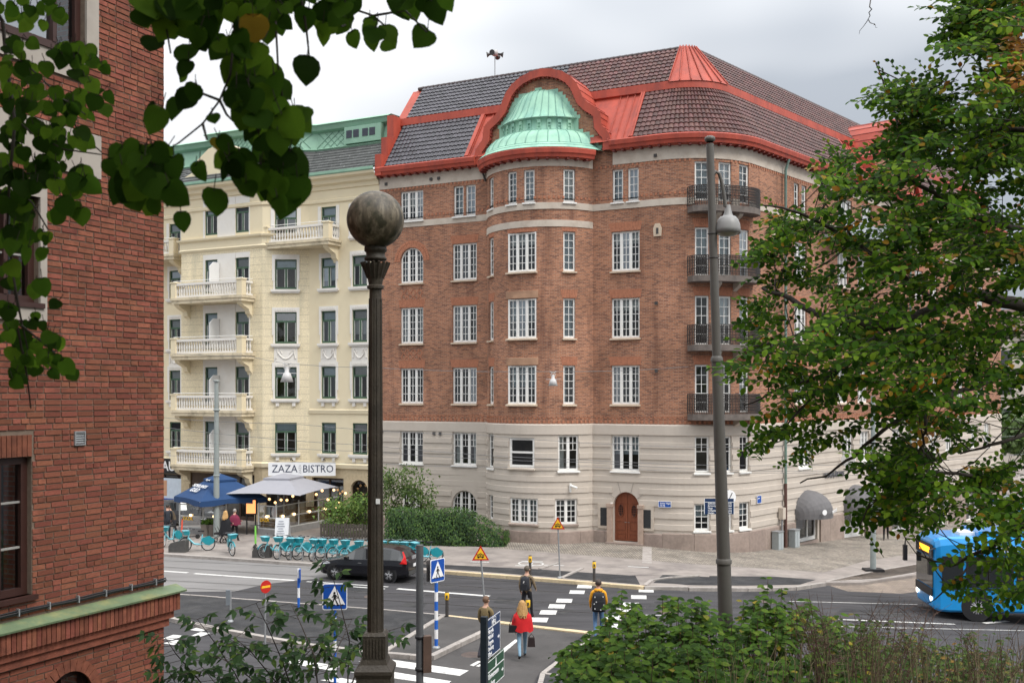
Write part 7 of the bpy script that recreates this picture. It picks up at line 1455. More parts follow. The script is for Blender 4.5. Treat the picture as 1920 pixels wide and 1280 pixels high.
def make_bus():
    BLUE = M('bus_blue', (.012, .26, .62), .3, .06, 1, coat=.5); BG = MGLASS('bus_glass', (.45, .52, .5), .08); T = thing('city_bus', 'bright blue electric city bus behind the tree branches', 'bus', (15.9, 39.9, gz(16.3)), math.atan2(.10, -1))
    L, W_, Hh = 10.5, 1.27, 3.05; mb = MB(); st = []
    for x, hw, zb, zt, in ((.06, 1.02, .42, 2.80), (.0, 1.15, .34, 2.92), (-.15, 1.25, .3, 3.0), (-.5, W_, .28, Hh), (-1.2, W_, .28, Hh), (-L + .3, W_, .28, Hh), (-L, W_ - .1, .35, Hh - .1)): st.append((x, [(0, zb), (hw - .06, zb), (hw, zb + .08), (hw, 1.15), (hw, 2.38), (hw - .02, zt - .28), (hw - .12, zt - .06), (hw - .3, zt), (0, zt)]))
    loft(mb, st, lambda i, j: 0); body = mb.build('body', BLUE, T, local=True)
    mb = MB(); mb.box((.075, 0, 1.68), (.02, 2.1, 1.1)); mb.build('windscreen', CGL, T, local=True); mb = MB(); mb.box((.085, 0, 2.5), (.03, 2.15, .46)); hd = mb.build('header', BLACK, T, local=True); mb = MB(); mb.box((.105, .1, 2.5), (.02, 1.25, .22)); mb.build('destination_display', MEMIT('amber_display', (1, .38, .02), 1.6), hd, local=True)
    mb = MB(); mb.box((.1, 0, .95), (.02, 2.15, .3)); mb.build('dash_panel', BLACK, T, local=True)
    for s in (-1, 1):
        for x0, x1 in ((-.95, -.2), (-2.75, -1.05), (-4.2, -2.85), (-5.6, -4.3), (-7.0, -5.7), (-8.4, -7.1), (-9.8, -8.5)): mb = MB(); mb.box(((x0 + x1) / 2, s * (W_ + .005), 1.78), (x1 - x0, .02, 1.15)); mb.build('side_window', CGL, T, local=True)
        mb = MB(); mb.box((-5.1, s * (W_ + .012), 1.15), (9.7, .01, .06)); mb.build('trim_strip', BLACK, T, local=True)
        for x in (-1.45, -7.9): wheel_parts(T, x, s * (W_ - .14), .47, .28, 8, s); mb = MB(); mb.lathe([(0, 0), (.57, 0)], 24, (x, s * (W_ + .004), .52), ax=Matrix.Rotation(R(90), 3, 'X')); mb.build('wheel_arch', BLACK, T, local=True)
        mb = MB(); mb.lathe([(0, .03), (.1, .02), (.12, 0)], 12, (.09, s * .9, .72), ax=Matrix.Rotation(R(90), 3, 'Y')); mb.build('headlight', MEMIT('head_glow', (1, .98, .9), 2.0), T, local=True)
        mb = MB(); mb.tube([V(.0, s * 1.1, 2.62), V(.35, s * 1.6, 2.62), V(.35, s * 1.66, 2.35)], .03, 6); m_ = mb.build('mirror_arm', BLACK, T, local=True); mb = MB(); mb.box((.35, s * 1.66, 2.05), (.14, .2, .62)); mb.build('mirror', BLACK, m_, local=True)
    mb = MB(); mb.box((-5.6, 0, 3.12), (8.0, 1.9, .25)); mb.build('roof_pod', BLUE, T, local=True); mb = MB(); mb.box((-1.4, .1, 3.1), (.7, 1.0, .12)); mb.build('roof_hatch', WHITE, T, local=True)
    mb = MB(); mb.box((-4.6, W_ + .03, 2.25), (.7, .02, .16)); mb.build('side_display', MEMIT('amber_side', (1, .30, .03), 2.0), T, local=True)
    mb = MB(); mb.ext([V(-3.1 - a, W_ + .006, z) for a, z in ((0, 1.1), (1.1, 1.1), (.5, .35), (.25, .35))], V(0, .008, 0)); mb.build('livery_patch', TURQL, T, local=True)
    text('ELECTRICITY', .34, (-2.2, W_ + .03, 2.62), (-1, 0, 0), (0, 1, 0), SIGNWHITE, None).parent = T
    return T
make_bus()
# ================================================================ PEOPLE
SKIN = M('skin', (.55, .32, .23), .55, .06); SHOE = M('shoe_dark', (.03, .022, .018), .6); SHOEW = M('shoe_white', (.6, .6, .58), .6)
def person(label, loc, face, h=1.78, top=(.1, .1, .1), legs=(.05, .05, .08), shoes=SHOE, hair=(.08, .05, .03), stride=.35, arms=(.3, -.3), bend=(.3, .3), longhair=0., coat=0., lean=0., headturn=0., female=False):
    T = thing('person', label, 'person', loc, R(face) - math.pi / 2); k = h / 1.80                     # local: faces +y
    TOP = M('cloth_top', top, .9, .12, 8); LEG = M('cloth_legs', legs, .9, .12, 8); HAIR = M('hair', hair, .6, .25, 30)
    J = {}; sw = .165 if female else .19; hipw = .095
    def put(n, x, y, z, r): J[n] = (V(x, y + lean * (z - .95) if z > .95 else y, z) * k, (r * k, r * k))
    put('pelvis', 0, 0, .96, .135); put('waist', 0, 0, 1.10, .125 if female else .14); put('chest', 0, .0, 1.30, .145 if female else .165); put('neck0', 0, -.01, 1.46, .075); put('neck1', 0, .0, 1.55, .055); put('head0', 0, .02, 1.61, .075); put('head1', 0, .015, 1.70, .095); put('head2', 0, .0, 1.765, .06)
    for s, sd_, ar, bd in ((1, stride, arms[0], bend[0]), (-1, -stride, arms[1], bend[1])):
        n = 'R' if s > 0 else 'L'; put('sh' + n, s * sw, -.01, 1.42, .068)
        ex, ey, ez = s * (sw + .06), .28 * math.sin(ar), 1.42 - .28 * math.cos(ar); put('el' + n, ex, ey, ez, .05)
        a2 = ar + bd; wx, wy, wz = s * (sw + .05), ey + .25 * math.sin(a2), ez - .25 * math.cos(a2); put('wr' + n, wx, wy, wz, .034); put('ha' + n, wx - s * .005, wy + .07 * math.sin(a2 + .1), wz - .07 * math.cos(a2 + .1), .038)
        put('hip' + n, s * hipw, 0, .92, .095); ky, kz = .44 * math.sin(sd_), .92 - .44 * math.cos(sd_); put('kn' + n, s * (hipw + .01), ky + .01, kz, .065)
        a3 = sd_ - (.45 if sd_ < 0 else .06); ay, az = ky + .42 * math.sin(a3), kz - .42 * math.cos(a3); put('an' + n, s * (hipw + .015), ay, az, .045); tp = -.5 if sd_ < -.1 else .0; put('to' + n, s * (hipw + .03), ay + .15 * math.cos(tp), az - .05 + .15 * math.sin(tp), .036); put('he' + n, s * (hipw + .012), ay - .035, az - .045, .036)
    zmin = min(p.z - r[0] * .8 for p, r in J.values())
    for n in J: J[n] = (J[n][0] - V(0, 0, zmin), J[n][1])
    edges = [('pelvis', 'waist', 0), ('waist', 'chest', 0), ('chest', 'neck0', 0), ('neck0', 'neck1', 1), ('neck1', 'head0', 1), ('head0', 'head1', 1), ('head1', 'head2', 1)]
    for n in 'RL': edges += [('neck0', 'sh' + n, 0), ('sh' + n, 'el' + n, 0), ('el' + n, 'wr' + n, 0), ('wr' + n, 'ha' + n, 1), ('pelvis', 'hip' + n, 2), ('hip' + n, 'kn' + n, 2), ('kn' + n, 'an' + n, 2), ('an' + n, 'to' + n, 3), ('an' + n, 'he' + n, 3)]
    names = list(J); idx = {n: i for i, n in enumerate(names)}; me = bpy.data.meshes.new('body'); me.from_pydata([J[n][0] for n in names], [(idx[a], idx[b]) for a, b, _ in edges], [])
    ob = bpy.data.objects.new('tmp_body', me); COL.objects.link(ob); ob.modifiers.new('s', 'SKIN'); 
    if not me.skin_vertices: pass
    for i, n in enumerate(names): sv = me.skin_vertices[0].data[i]; sv.radius = J[n][1]; sv.use_root = n == 'pelvis'
    ss = ob.modifiers.new('u', 'SUBSURF'); ss.levels = 1; ss.render_levels = 1; bpy.context.view_layer.update()
    ev = bpy.data.meshes.new_from_object(ob.evaluated_get(bpy.context.evaluated_depsgraph_get())); bpy.data.objects.remove(ob)
    mb = MB(); segs = [(J[a][0], J[b][0], m, min(J[a][1][0], J[b][1][0])) for a, b, m in edges]; vs = [v.co.copy() for v in ev.vertices]; off = len(mb.v)
    mb.v = [tuple(v) for v in vs]
    for p in ev.polygons:
        c = p.center; best, bm2 = 1e9, 0
        for a, b, m, r in segs:
            d = b - a; t = max(0, min(1, (c - a).dot(d) / d.length_squared)); q = (c - a - d * t).length - r * .3
            if q < best: best, bm2 = q, m
        if bm2 == 2 and c.z > (.97 - 0) * k - zmin * 0: bm2 = 0
        mb.f.append(tuple(p.vertices)); mb.m.append(bm2); mb.s.append(True); mb.u.append(None); mb.r.append(0.)
    bpy.data.meshes.remove(ev)
    for n, s in (('R', 1), ('L', -1)):                               # fingers: four of unequal length and a thumb off the side of the palm
        hp = J['ha' + n][0]; d = (hp - J['wr' + n][0]).normalized(); side = V(0, 1, 0) - d * d.y; side.normalize(); inn = V(-s, 0, 0)
        for i, ln in enumerate((.075, .085, .08, .06)):
            b0 = hp + side * (.030 - .02 * i) * k + d * .01; mb.tube([b0, b0 + d * ln * .5 * k + inn * .004, b0 + d * ln * .9 * k + inn * .022 * k], [.0095 * k, .009 * k, .007 * k], 5, 1)
        b0 = hp + side * .034 * k - d * .03 * k; mb.tube([b0, b0 + (side * .6 + d * .6 + inn * .3) * .05 * k, b0 + (side * .5 + d + inn * .4) * .07 * k], [.012 * k, .010 * k, .008 * k], 5, 1)
    hd = J['head1'][0]; mb.tube([hd + V(0, .085, .0) * k, hd + V(0, .115, -.025) * k, hd + V(0, .09, -.03) * k], [.012 * k, .016 * k, .012 * k], 5, 1)
    for s in (-1, 1): mb.lathe([(0, .02), (.022, .012), (.022, -.02), (0, -.03)], 6, hd + V(s * .092, -.005, -.01) * k, mi=1); mb.lathe([(0, .008), (.009, 0), (0, -.008)], 6, hd + V(s * .035, .088, .012) * k, mi=3)
    mb.box(hd + V(0, .083, -.058) * k, (.045 * k, .012, .008), 0, 3)
    mb.build('body', [TOP, SKIN, LEG, shoes], T, local=True)
    mb = MB(); hr = .108 * k; zc = hd.z; n = 16; rows = []                    # hair cap
    for i, el in enumerate((90, 65, 40, 18, 0, -18, -34)):
        ring = []
        for j in range(n):
            a = R(360 * j / n); fr = math.sin(a)                    # +y is the face
            e2 = el
            if fr > .35 and el < 35: e2 = 35 + (el + 34) * .05
            rr = hr * (1 + .04 * math.sin(j * 3.1 + i)); ring.append(hd + V(rr * math.cos(R(e2)) * math.cos(a) * .93, rr * math.cos(R(e2)) * math.sin(a) - .012 * k, .012 * k + rr * 1.05 * math.sin(R(e2))))
        rows.append(ring)
    mb.add([p for r_ in rows for p in r_], [(i * n + j, i * n + (j + 1) % n, (i + 1) * n + (j + 1) % n, (i + 1) * n + j) for i in range(len(rows) - 1) for j in range(n)], 0, None, True)
    if longhair:
        for q in range(46):
            a = R(180 + random.uniform(8, 172)); p = hd + V(.095 * math.cos(a), .095 * math.sin(a), random.uniform(.0, .06)) * k; pts = [p]; w_ = random.uniform(0, 6)
            for i in range(1, 6): t = i / 5; pts.append(p + V(math.cos(a) * .07 * t + .014 * math.sin(w_ + i * 1.7), math.sin(a) * (.06 + .07 * t) * t + .012 * math.cos(w_ + i * 2), -longhair * t * random.uniform(.85, 1.05)) * k)
            mb.tube(pts, [.022, .03, .032, .032, .027, .012], 5)
    mb.build('hair', HAIR, T, local=True)
    if coat:                                                         # loose garment hanging from the shoulders
        mb = MB(); n = 22; z0, z1 = J['neck0'][0].z + .03, coat * k; rows = []
        for t in (0, .06, .18, .35, .55, .75, .9, 1.0):
            z = z0 + (z1 - z0) * t; rx = (.07 + .19 * min(1, t * 5) + .10 * t) * k; ry = (.06 + .10 * min(1, t * 4) + .09 * t) * k; ring = []
            for j in range(n): a = 2 * math.pi * j / n; w_ = 1 + .05 * t * math.sin(j * 2.3) + .03 * math.sin(j * 5 + t * 4); ring.append(V(rx * w_ * math.cos(a), ry * w_ * math.sin(a) - .005 + lean * (z - .95), z + .03 * t * math.sin(j * 1.9)))
            rows.append(ring)
        mb.add([p for r_ in rows for p in r_], [(i * n + j, i * n + (j + 1) % n, (i + 1) * n + (j + 1) % n, (i + 1) * n + j) for i in range(len(rows) - 1) for j in range(n)], 0, None, True); mb.build('coat', TOP, T, local=True)
    return T, J, k
def on(T, face, loc, p): a = R(face) - math.pi / 2; return V(loc[0] + p.x * math.cos(a) - p.y * math.sin(a), loc[1] + p.x * math.sin(a) + p.y * math.cos(a), loc[2] + p.z)
def backpack(label, loc, face, k, col, w_=.34, h_=.5, z=1.25, trim=None):
    c = on(None, face, loc, V(0, -.23 * k, (z - .02) * k)); B = thing('backpack', label, 'backpack', tuple(c), R(face) - math.pi / 2); mat = M('pack_cloth', col, .8, .15, 10); mb = MB(); st = [(-.5, .42, .7), (-.47, .5, .95), (-.1, .5, 1.0), (.3, .47, .9), (.46, .38, .6), (.5, .2, .3)]; n = 14; rows = []
    for z_, rx, ry in st: rows.append([V(w_ * rx * math.copysign(abs(math.cos(t)) ** .6, math.cos(t)), .13 * ry * math.copysign(abs(math.sin(t)) ** .7, math.sin(t)), h_ * z_) for t in [2 * math.pi * j / n for j in range(n)]])
    mb.add([p for r_ in rows for p in r_], [(i * n + j, i * n + (j + 1) % n, (i + 1) * n + (j + 1) % n, (i + 1) * n + j) for i in range(len(rows) - 1) for j in range(n)] + [tuple(reversed(range(n))), tuple((len(rows) - 1) * n + j for j in range(n))], 0, None, True); mb.build('bag', mat, B, local=True)
    mb = MB(); mb.box((0, -.14, -.1), (w_ * .72, .06, h_ * .45)); mb.build('front_pocket', mat, B, local=True); mb = MB()
    for s in (-1, 1): mb.tube([V(s * .10, .08, h_ * .42), V(s * .13, .20, h_ * .42), V(s * .15, .36, h_ * .15), V(s * .16, .22, -h_ * .3), V(s * .12, .06, -h_ * .42)], .02, 5)
    mb.tube([V(-.04, 0, h_ * .5), V(0, 0, h_ * .58), V(.04, 0, h_ * .5)], .012, 5); mb.build('strap', mat, B, local=True)
    if trim:
        mb = MB()
        for x, z_ in trim: mb.box((x * w_, -.175, z_ * h_), (.035, .01, .035))
        mb.build('reflective_mark', M('reflector', (.6, .6, .6), .3), B, local=True)
def spot(x, yhead, h, base=0.): Y = (H - base - h) * F / (yhead - CY); return ((x - CX) / F * Y, Y, base)
L1 = G(1122, 1196, PH); L1 = (L1.x, L1.y, L1.z); person('person in yellow jacket and blue jeans with black backpack seen from behind', L1, 88, 1.80, (.72, .33, .02), (.09, .17, .30), SHOEW, (.05, .035, .028), .12, (.1, .05), (.5, .55)); backpack('large black backpack with pale reflective marks on the person in yellow', L1, 88, 1.0, (.015, .016, .02), .42, .60, 1.20, [(-.3, .3), (.3, .32), (-.35, -.05), (.35, -.1), (-.2, .05), (.12, -.35), (-.3, -.3), (.3, -.3)])
mb = MB(); c = on(None, 88, L1, V(0, -.03, 1.50)); mb.lathe([(.09, -.04), (.135, -.02), (.14, .03), (.10, .07)], 12, c); hood = mb.build('hood', M('hood_yellow', (.75, .33, .02), .9, .1), [o for o in bpy.data.objects if o.get('label', '').startswith('person in yellow')][0]); hood.data.transform(Matrix.Translation(V(*L1)) @ Matrix.Translation(-V(*L1)))
L2 = G(979, 1233, .01); L2 = (L2.x, L2.y, .01); person('person in wide red cape and blue jeans with long curly blonde hair walking away', L2, 95, 1.69, (.48, .012, .015), (.20, .32, .42), SHOE, (.42, .24, .09), .32, (.25, -.15), (.5, .3), .42, .86, female=True)
def handbag(label, c, w_, h_, col, strap): 
    B = thing('handbag', label, 'bag', tuple(c)); mt = M('bag_leather', col, .5, .15); mb = MB(); mb.add([c + V(sx * w_ / 2 * (1 if z < .5 else .85), sy * .06, z * h_) for z in (0, 1) for sx, sy in ((-1, -1), (1, -1), (1, 1), (-1, 1))], [(3, 2, 1, 0), (0, 1, 5, 4), (1, 2, 6, 5), (2, 3, 7, 6), (3, 0, 4, 7), (4, 5, 6, 7)]); mb.build('bag', mt, B); mb = MB(); mb.tube([c + V(-w_ * .4, 0, h_), c + V(0, 0, h_ + strap), c + V(w_ * .4, 0, h_)], .012, 5); mb.build('strap', mt, B)
handbag('black shoulder bag at the hip of the person in red', V(L2[0] - .27, L2[1] - .14, .80), .26, .2, (.012, .012, .014), .3); handbag('dark carrier bag hanging from the hand of the person in red', V(L2[0] + .27, L2[1] - .05, .36), .22, .26, (.03, .02, .02), .12)
L3 = spot(988, 1060, 1.82); person('person in khaki hooded jacket and black trousers crossing with a small backpack', L3, 72, 1.82, (.20, .15, .095), (.012, .012, .016), SHOE, (.10, .08, .06), .30, (.2, -.1), (.7, .5)); backpack('small black backpack with white emblem on the khaki jacket', L3, 72, 1.0, (.018, .02, .026), .32, .46, 1.27, [(0, .12), (.05, .2)])
L4 = spot(911, 1119, 1.80); person('person in olive sweater standing behind the blue direction board', L4, 60, 1.80, (.17, .125, .06), (.04, .04, .05), SHOE, (.13, .07, .04), .05, (.1, .1), (.5, .5))
g_ = G(423, 1018, PH); L5 = (g_.x, g_.y, PH); person('person in long black coat with blonde hair by the tram mast', L5, 70, 1.66, (.012, .012, .015), (.02, .02, .025), SHOE, (.50, .30, .12), .25, (.3, .2), (.9, .8), .40, .45, female=True)
g_ = G(440, 1014, PH); L6 = (g_.x, g_.y, PH); person('person in plum coloured jacket with grey hair beside the menu box', L6, 75, 1.66, (.17, .02, .05), (.02, .02, .022), SHOE, (.30, .28, .26), .22, (.4, .3), (.9, .9), 0, .92, female=True)
g_ = G(314, 1010, PH); L7 = (g_.x, g_.y, PH); person('person in dark clothes at the edge of the brick house', L7, 120, 1.80, (.03, .035, .045), (.02, .022, .03), SHOE, (.03, .025, .02), .05)
g_ = G(328, 1004, PH); L7b = (g_.x, g_.y, PH); person('person in mottled brown top bending behind the leftmost bicycle', L7b, 200, 1.62, (.10, .075, .05), (.03, .03, .035), SHOE, (.05, .03, .02), .05, (.6, .6), (.4, .4), 0, 0, .45)
g_ = G(1661, 1012, PH); L8 = (g_.x, g_.y, gz(g_.x) + PH); person('person dressed in black on the pavement below the awnings', L8, 250, 1.78, (.012, .012, .014), (.012, .012, .014), SHOE, (.02, .015, .012), .2)
# pushchair
pc = G(412, 1016, PH); T = thing('pushchair', 'dark folding pushchair pushed by the person in the long black coat', 'pushchair', tuple(pc)); mb = MB()
for s in (-.22, .22): mb.tube([pc + V(-.25, s, .1), pc + V(.1, s, .55), pc + V(.35, s, 1.0)], .018, 5); mb.tube([pc + V(.3, s, .1), pc + V(-.05, s, .5), pc + V(-.2, s, .8)], .018, 5)
mb.tube([pc + V(.35, -.22, 1.0), pc + V(.35, .22, 1.0)], .02, 5); mb.build('frame', DARKMETAL, T); mb = MB(); mb.add([pc + V(x, s, z) for s in (-.2, .2) for x, z in ((-.25, .42), (.08, .42), (.24, .85), (.12, .9), (-.02, .5), (-.25, .5))], [(0, 1, 2, 3, 4, 5), (11, 10, 9, 8, 7, 6), (0, 6, 7, 1), (1, 7, 8, 2), (2, 8, 9, 3), (3, 9, 10, 4), (4, 10, 11, 5), (5, 11, 6, 0)]); mb.build('seat', BLACK, T)
for x in (-.28, .32):
    for s in (-.25, .25): mb = MB(); mb.tube([pc + V(x + .1 * math.cos(R(a)), s, .11 + .1 * math.sin(R(a))) for a in range(0, 361, 30)], .02, 5); mb.build('wheel', TYRE, T)
# ================================================================ VEGETATION
def leaf_shape(outline, fold=.18, droop=.12):
    mb = MB(); n = len(outline); vs = [V(0, y, -droop * y * y) for x, y in outline] + [V(x, y, fold * x - droop * y * y) for x, y in outline] + [V(-x, y, fold * x - droop * y * y) for x, y in outline]
    f = []
    for i in range(n - 1): f += [(i, n + i, n + i + 1, i + 1), (i, i + 1, 2 * n + i + 1, 2 * n + i)]
    return vs, f
HO = [(.0, -.0), (.28, -.11), (.50, .05), (.56, .30), (.48, .56), (.26, .80), (0, 1.0)]; HEART = [leaf_shape(HO, .08, .10), leaf_shape(HO, .38, .05), leaf_shape([(a * .9, b) for a, b in HO], -.2, .32), leaf_shape([(a * 1.08, b * .92) for a, b in HO], .15, -.22)]; OO = [(0, 0), (.22, .15), (.32, .42), (.26, .72), (0, 1.0)]; OVAL = [leaf_shape(OO), leaf_shape(OO, .4, .05), leaf_shape(OO, -.1, .35)]; POINT = leaf_shape([(0, 0), (.17, .15), (.26, .4), (.18, .7), (0, 1.08)]); TINY = leaf_shape([(0, 0), (.34, .4), (0, 1.0)])
def frame(d, n):
    d = d.normalized(); n = (n - d * n.dot(d)); n = n.normalized() if n.length > 1e-4 else d.orthogonal().normalized(); x = d.cross(n); return x, d, n
def inframe(p):
    if p.y < .3: return False
    x, y = CX + F * p.x / p.y, CY + F * (H - p.z) / p.y; return 0 < x < 1920 and 0 < y < 1280
def leafy(parent, leaves, shape, mat, nobj, name='crown', lname='leaf'):
    shapes = shape if isinstance(shape, list) else [shape]; vs, fs = shapes[0]; off = Vector(OFF.get(parent.name) or (0, 0, 0))
    if nobj:
        leaves.sort(key=lambda l: -(l[3] / max(l[0].y, .3)) * (abs(frame(l[1], l[2])[2].y) + .2) * (1 if inframe(l[0]) else 0)); ms_ = [MB().add(v2, fs, 0, None, True).mesh(lname, mat) for v2, _ in shapes]
        for p, d, n, s in leaves[:nobj]:
            x, y, z = frame(d, n); o = bpy.data.objects.new(lname, random.choice(ms_)); COL.objects.link(o); o.parent = parent
            o.matrix_local = Matrix(((x.x * s, y.x * s, z.x * s, p.x - off.x), (x.y * s, y.y * s, z.y * s, p.y - off.y), (x.z * s, y.z * s, z.z * s, p.z - off.z), (0, 0, 0, 1)))
    mb = MB(); nv = len(vs); V_, F_, Rn = [], [], []
    for i, (p, d, n, s) in enumerate(leaves[nobj:]):
        x, y, z = frame(d, n); b = i * nv; r = random.random(); vs = shapes[i % len(shapes)][0]
        V_ += [tuple(p + (x * v.x + y * v.y + z * v.z) * s) for v in vs]; F_ += [tuple(b + k for k in f) for f in fs]; Rn += [r] * len(fs)
    mb.v, mb.f, mb.m, mb.s, mb.u, mb.r = V_, F_, [0] * len(F_), [True] * len(F_), [None] * len(F_), Rn
    if F_: return mb.build(name, mat, parent, kind='stuff')
rd = random.uniform
def rv(s=1.): return V(rd(-s, s), rd(-s, s), rd(-s, s))
BARK = M('bark', (.045, .036, .03), .9, .3, 14, .5, 30); TWIG = M('twig', (.035, .026, .02), .8, .2, 20); RTWIG = M('reddish_twig', (.13, .075, .055), .8, .25, 10); STRAW = M('dry_grass', (.26, .21, .12), .9, .2, 8)
# ---------------------------------------------------------------- linden branches, near, top left
LIND = MLEAF('linden_leaf', [(0, (.012, .028, .004)), (.4, (.030, .072, .007)), (.8, (.068, .135, .011)), (.985, (.10, .18, .014)), (.995, (.26, .16, .02))], .5, .6, .05)
T = thing('linden_tree', 'near linden branches with big heart shaped leaves hanging in from the upper left', 'tree', (-3.3, .6, 4.7)); mb = MB(); mb.tube([(-3.3, .6, 4.4), (-3.25, .65, 7), (-3.1, .9, 10), (-2.9, 1.1, 13)], [.24, .2, .16, .09], 10); mb.build('trunk', BARK, T)
TW = [[(-60, -60), (5, 40), (12, 120), (28, 230), (18, 330), (14, 420), (30, 560), (40, 600)], [(520, -80), (516, 0), (518, 60), (521, 120), (532, 200), (540, 300)], [(430, -90), (440, 60), (432, 140), (412, 188), (380, 232), (335, 268), (282, 300)], [(380, 232), (388, 262)], [(412, 188), (365, 170), (350, 175)], [(412, 188), (425, 215), (440, 230)], [(282, 300), (278, 340), (280, 375)], [(20, 95), (70, 140), (110, 180), (160, 215)],
      [(14, 210), (60, 250), (120, 280), (190, 290)], [(16, 340), (60, 380), (90, 430)], [(22, 500), (40, 600), (60, 690)], [(40, 610), (90, 650), (140, 700)], [(600, -60), (640, 10), (655, 45), (640, 50)], [(640, 10), (700, 30), (735, 60)], [(700, 30), (760, 20), (800, 60)], [(300, -60), (310, 40), (320, 100)], [(560, -40), (575, 60), (580, 110)], [(30, 600), (50, 700), (58, 765)], [(0, 320), (90, 330), (150, 345)], [(110, 180), (150, 250), (190, 285)]]
mb = MB()
for k, pl in enumerate(TW): Yd = 3.9 if pl[0][0] < 210 else 3.0; n = len(pl); mb.tube([at(x, y, Yd + .15 * math.sin(i * 1.3 + k)) for i, (x, y) in enumerate(pl)], [(.0085 if k in (0,) else .0045) * (1 - .6 * i / n) for i in range(n)], 5)
for a, b in (((-60, -60), 3.9), ((520, -80), 3.0), ((430, -90), 3.0), ((600, -60), 3.0), ((300, -60), 3.0)): p = at(*a, b); mb.tube([p, p.lerp(V(-3.0, 1.0, 11.5), .5) + V(0, 0, .4), V(-3.0, 1.0, 11.5)], [.008, .02, .05], 6)
mb.build('branches', TWIG, T, kind='stuff')
CL = [(300, 22, 45, 30, 9, 1.15), (345, 40, 40, 35, 8, 1.0), (400, 25, 55, 35, 14, 1.0), (470, 25, 50, 35, 14, 1.0), (515, 45, 22, 45, 6, .75), (310, 95, 26, 24, 2, 1.2), (350, 125, 25, 20, 2, 1.05), (400, 85, 40, 30, 5, .9), (450, 115, 45, 40, 11, 1.05), (480, 190, 50, 50, 16, 1.1), (515, 260, 45, 50, 17, 1.1), (528, 330, 42, 45, 16, 1.05), (530, 385, 20, 28, 4, 1.0), (445, 320, 30, 25, 6, .9), (470, 350, 25, 20, 4, .9), (335, 160, 14, 14, 1, .95), (345, 205, 18, 14, 2, 1.1), (375, 195, 20, 12, 2, .8), (290, 225, 18, 14, 2, 1.15), (395, 248, 14, 10, 1, .5),
      (222, 320, 28, 22, 4, 1.0), (262, 300, 28, 18, 5, .8), (300, 320, 30, 25, 6, .9), (255, 360, 35, 28, 7, 1.1), (305, 365, 25, 20, 4, 1.0), (402, 383, 3, 3, 1, 1.15), (335, 420, 8, 6, 1, .9), (280, 405, 14, 12, 2, .9), (363, 330, 15, 15, 2, .8), (415, 290, 16, 10, 2, .8),
      (590, 12, 40, 20, 5, .95), (640, 20, 40, 22, 7, .9), (600, 75, 18, 18, 2, 1.0), (575, 125, 8, 8, 1, 1.0), (650, 70, 28, 22, 3, .95), (700, 70, 30, 18, 4, .9), (735, 105, 14, 10, 1, 1.15), (770, 25, 35, 22, 5, .95), (800, 85, 3, 4, 1, 1.0), (815, 20, 25, 15, 3, .95), (590, 35, 20, 15, 2, .9), (545, 20, 20, 18, 3, .7)]
CL2 = [(60, 40, 60, 40, 10, .8), (35, 120, 35, 40, 10, .8), (115, 135, 50, 35, 10, .75), (165, 150, 30, 40, 8, .75), (60, 200, 50, 35, 14, .8), (130, 215, 45, 35, 12, .85), (190, 200, 18, 25, 3, .8), (40, 270, 40, 35, 13, .9), (110, 280, 45, 30, 12, .85), (35, 340, 35, 30, 11, 1.0), (105, 345, 55, 30, 12, 1.0), (160, 360, 35, 25, 6, 1.0), (45, 400, 45, 28, 10, .95), (120, 410, 35, 20, 5, .95), (30, 460, 30, 30, 8, .9), (75, 480, 25, 30, 6, .85), (20, 530, 20, 30, 5, .85), (70, 545, 15, 15, 2, .9), (112, 590, 4, 4, 1, .85), (20, 610, 22, 18, 4, .7), (60, 625, 25, 15, 4, .7), (30, 660, 30, 20, 8, .8), (85, 660, 30, 22, 8, .8), (50, 705, 40, 18, 7, .8), (105, 700, 30, 20, 7, .8), (135, 722, 16, 8, 2, .7), (22, 735, 22, 10, 2, .9)]
lv = []
for arr, Yd in ((CL, 3.0), (CL2, 3.9)):
    for (x, y, rx, ry, n, sz) in arr:
        for _ in range(n if n < 3 else int(n * 1.45)):
            a = rd(0, 6.28); r_ = math.sqrt(rd(0, 1)); p = at(x + rx * r_ * math.cos(a), y + ry * r_ * math.sin(a) - 25, Yd * rd(.93, 1.07)); d = V(rd(-.75, .75), rd(-.35, .35), -1 + rd(0, .5)); nn = V(rd(-.55, .55), -1 + rd(0, .45), rd(-.2, .7)); lv.append((p, d, nn, .066 * sz * rd(.7, 1.2)))
leafy(T, lv, HEART, LIND, 280, 'small_leaves'); mb = MB()
for p, d, n, s in lv: mb.tube([p, p - d.normalized() * s * .25 + V(rd(-.01, .01), 0, s * .35)], .0016, 3, cap=False)
mb.build('leaf_stalks', TWIG, T, kind='stuff')
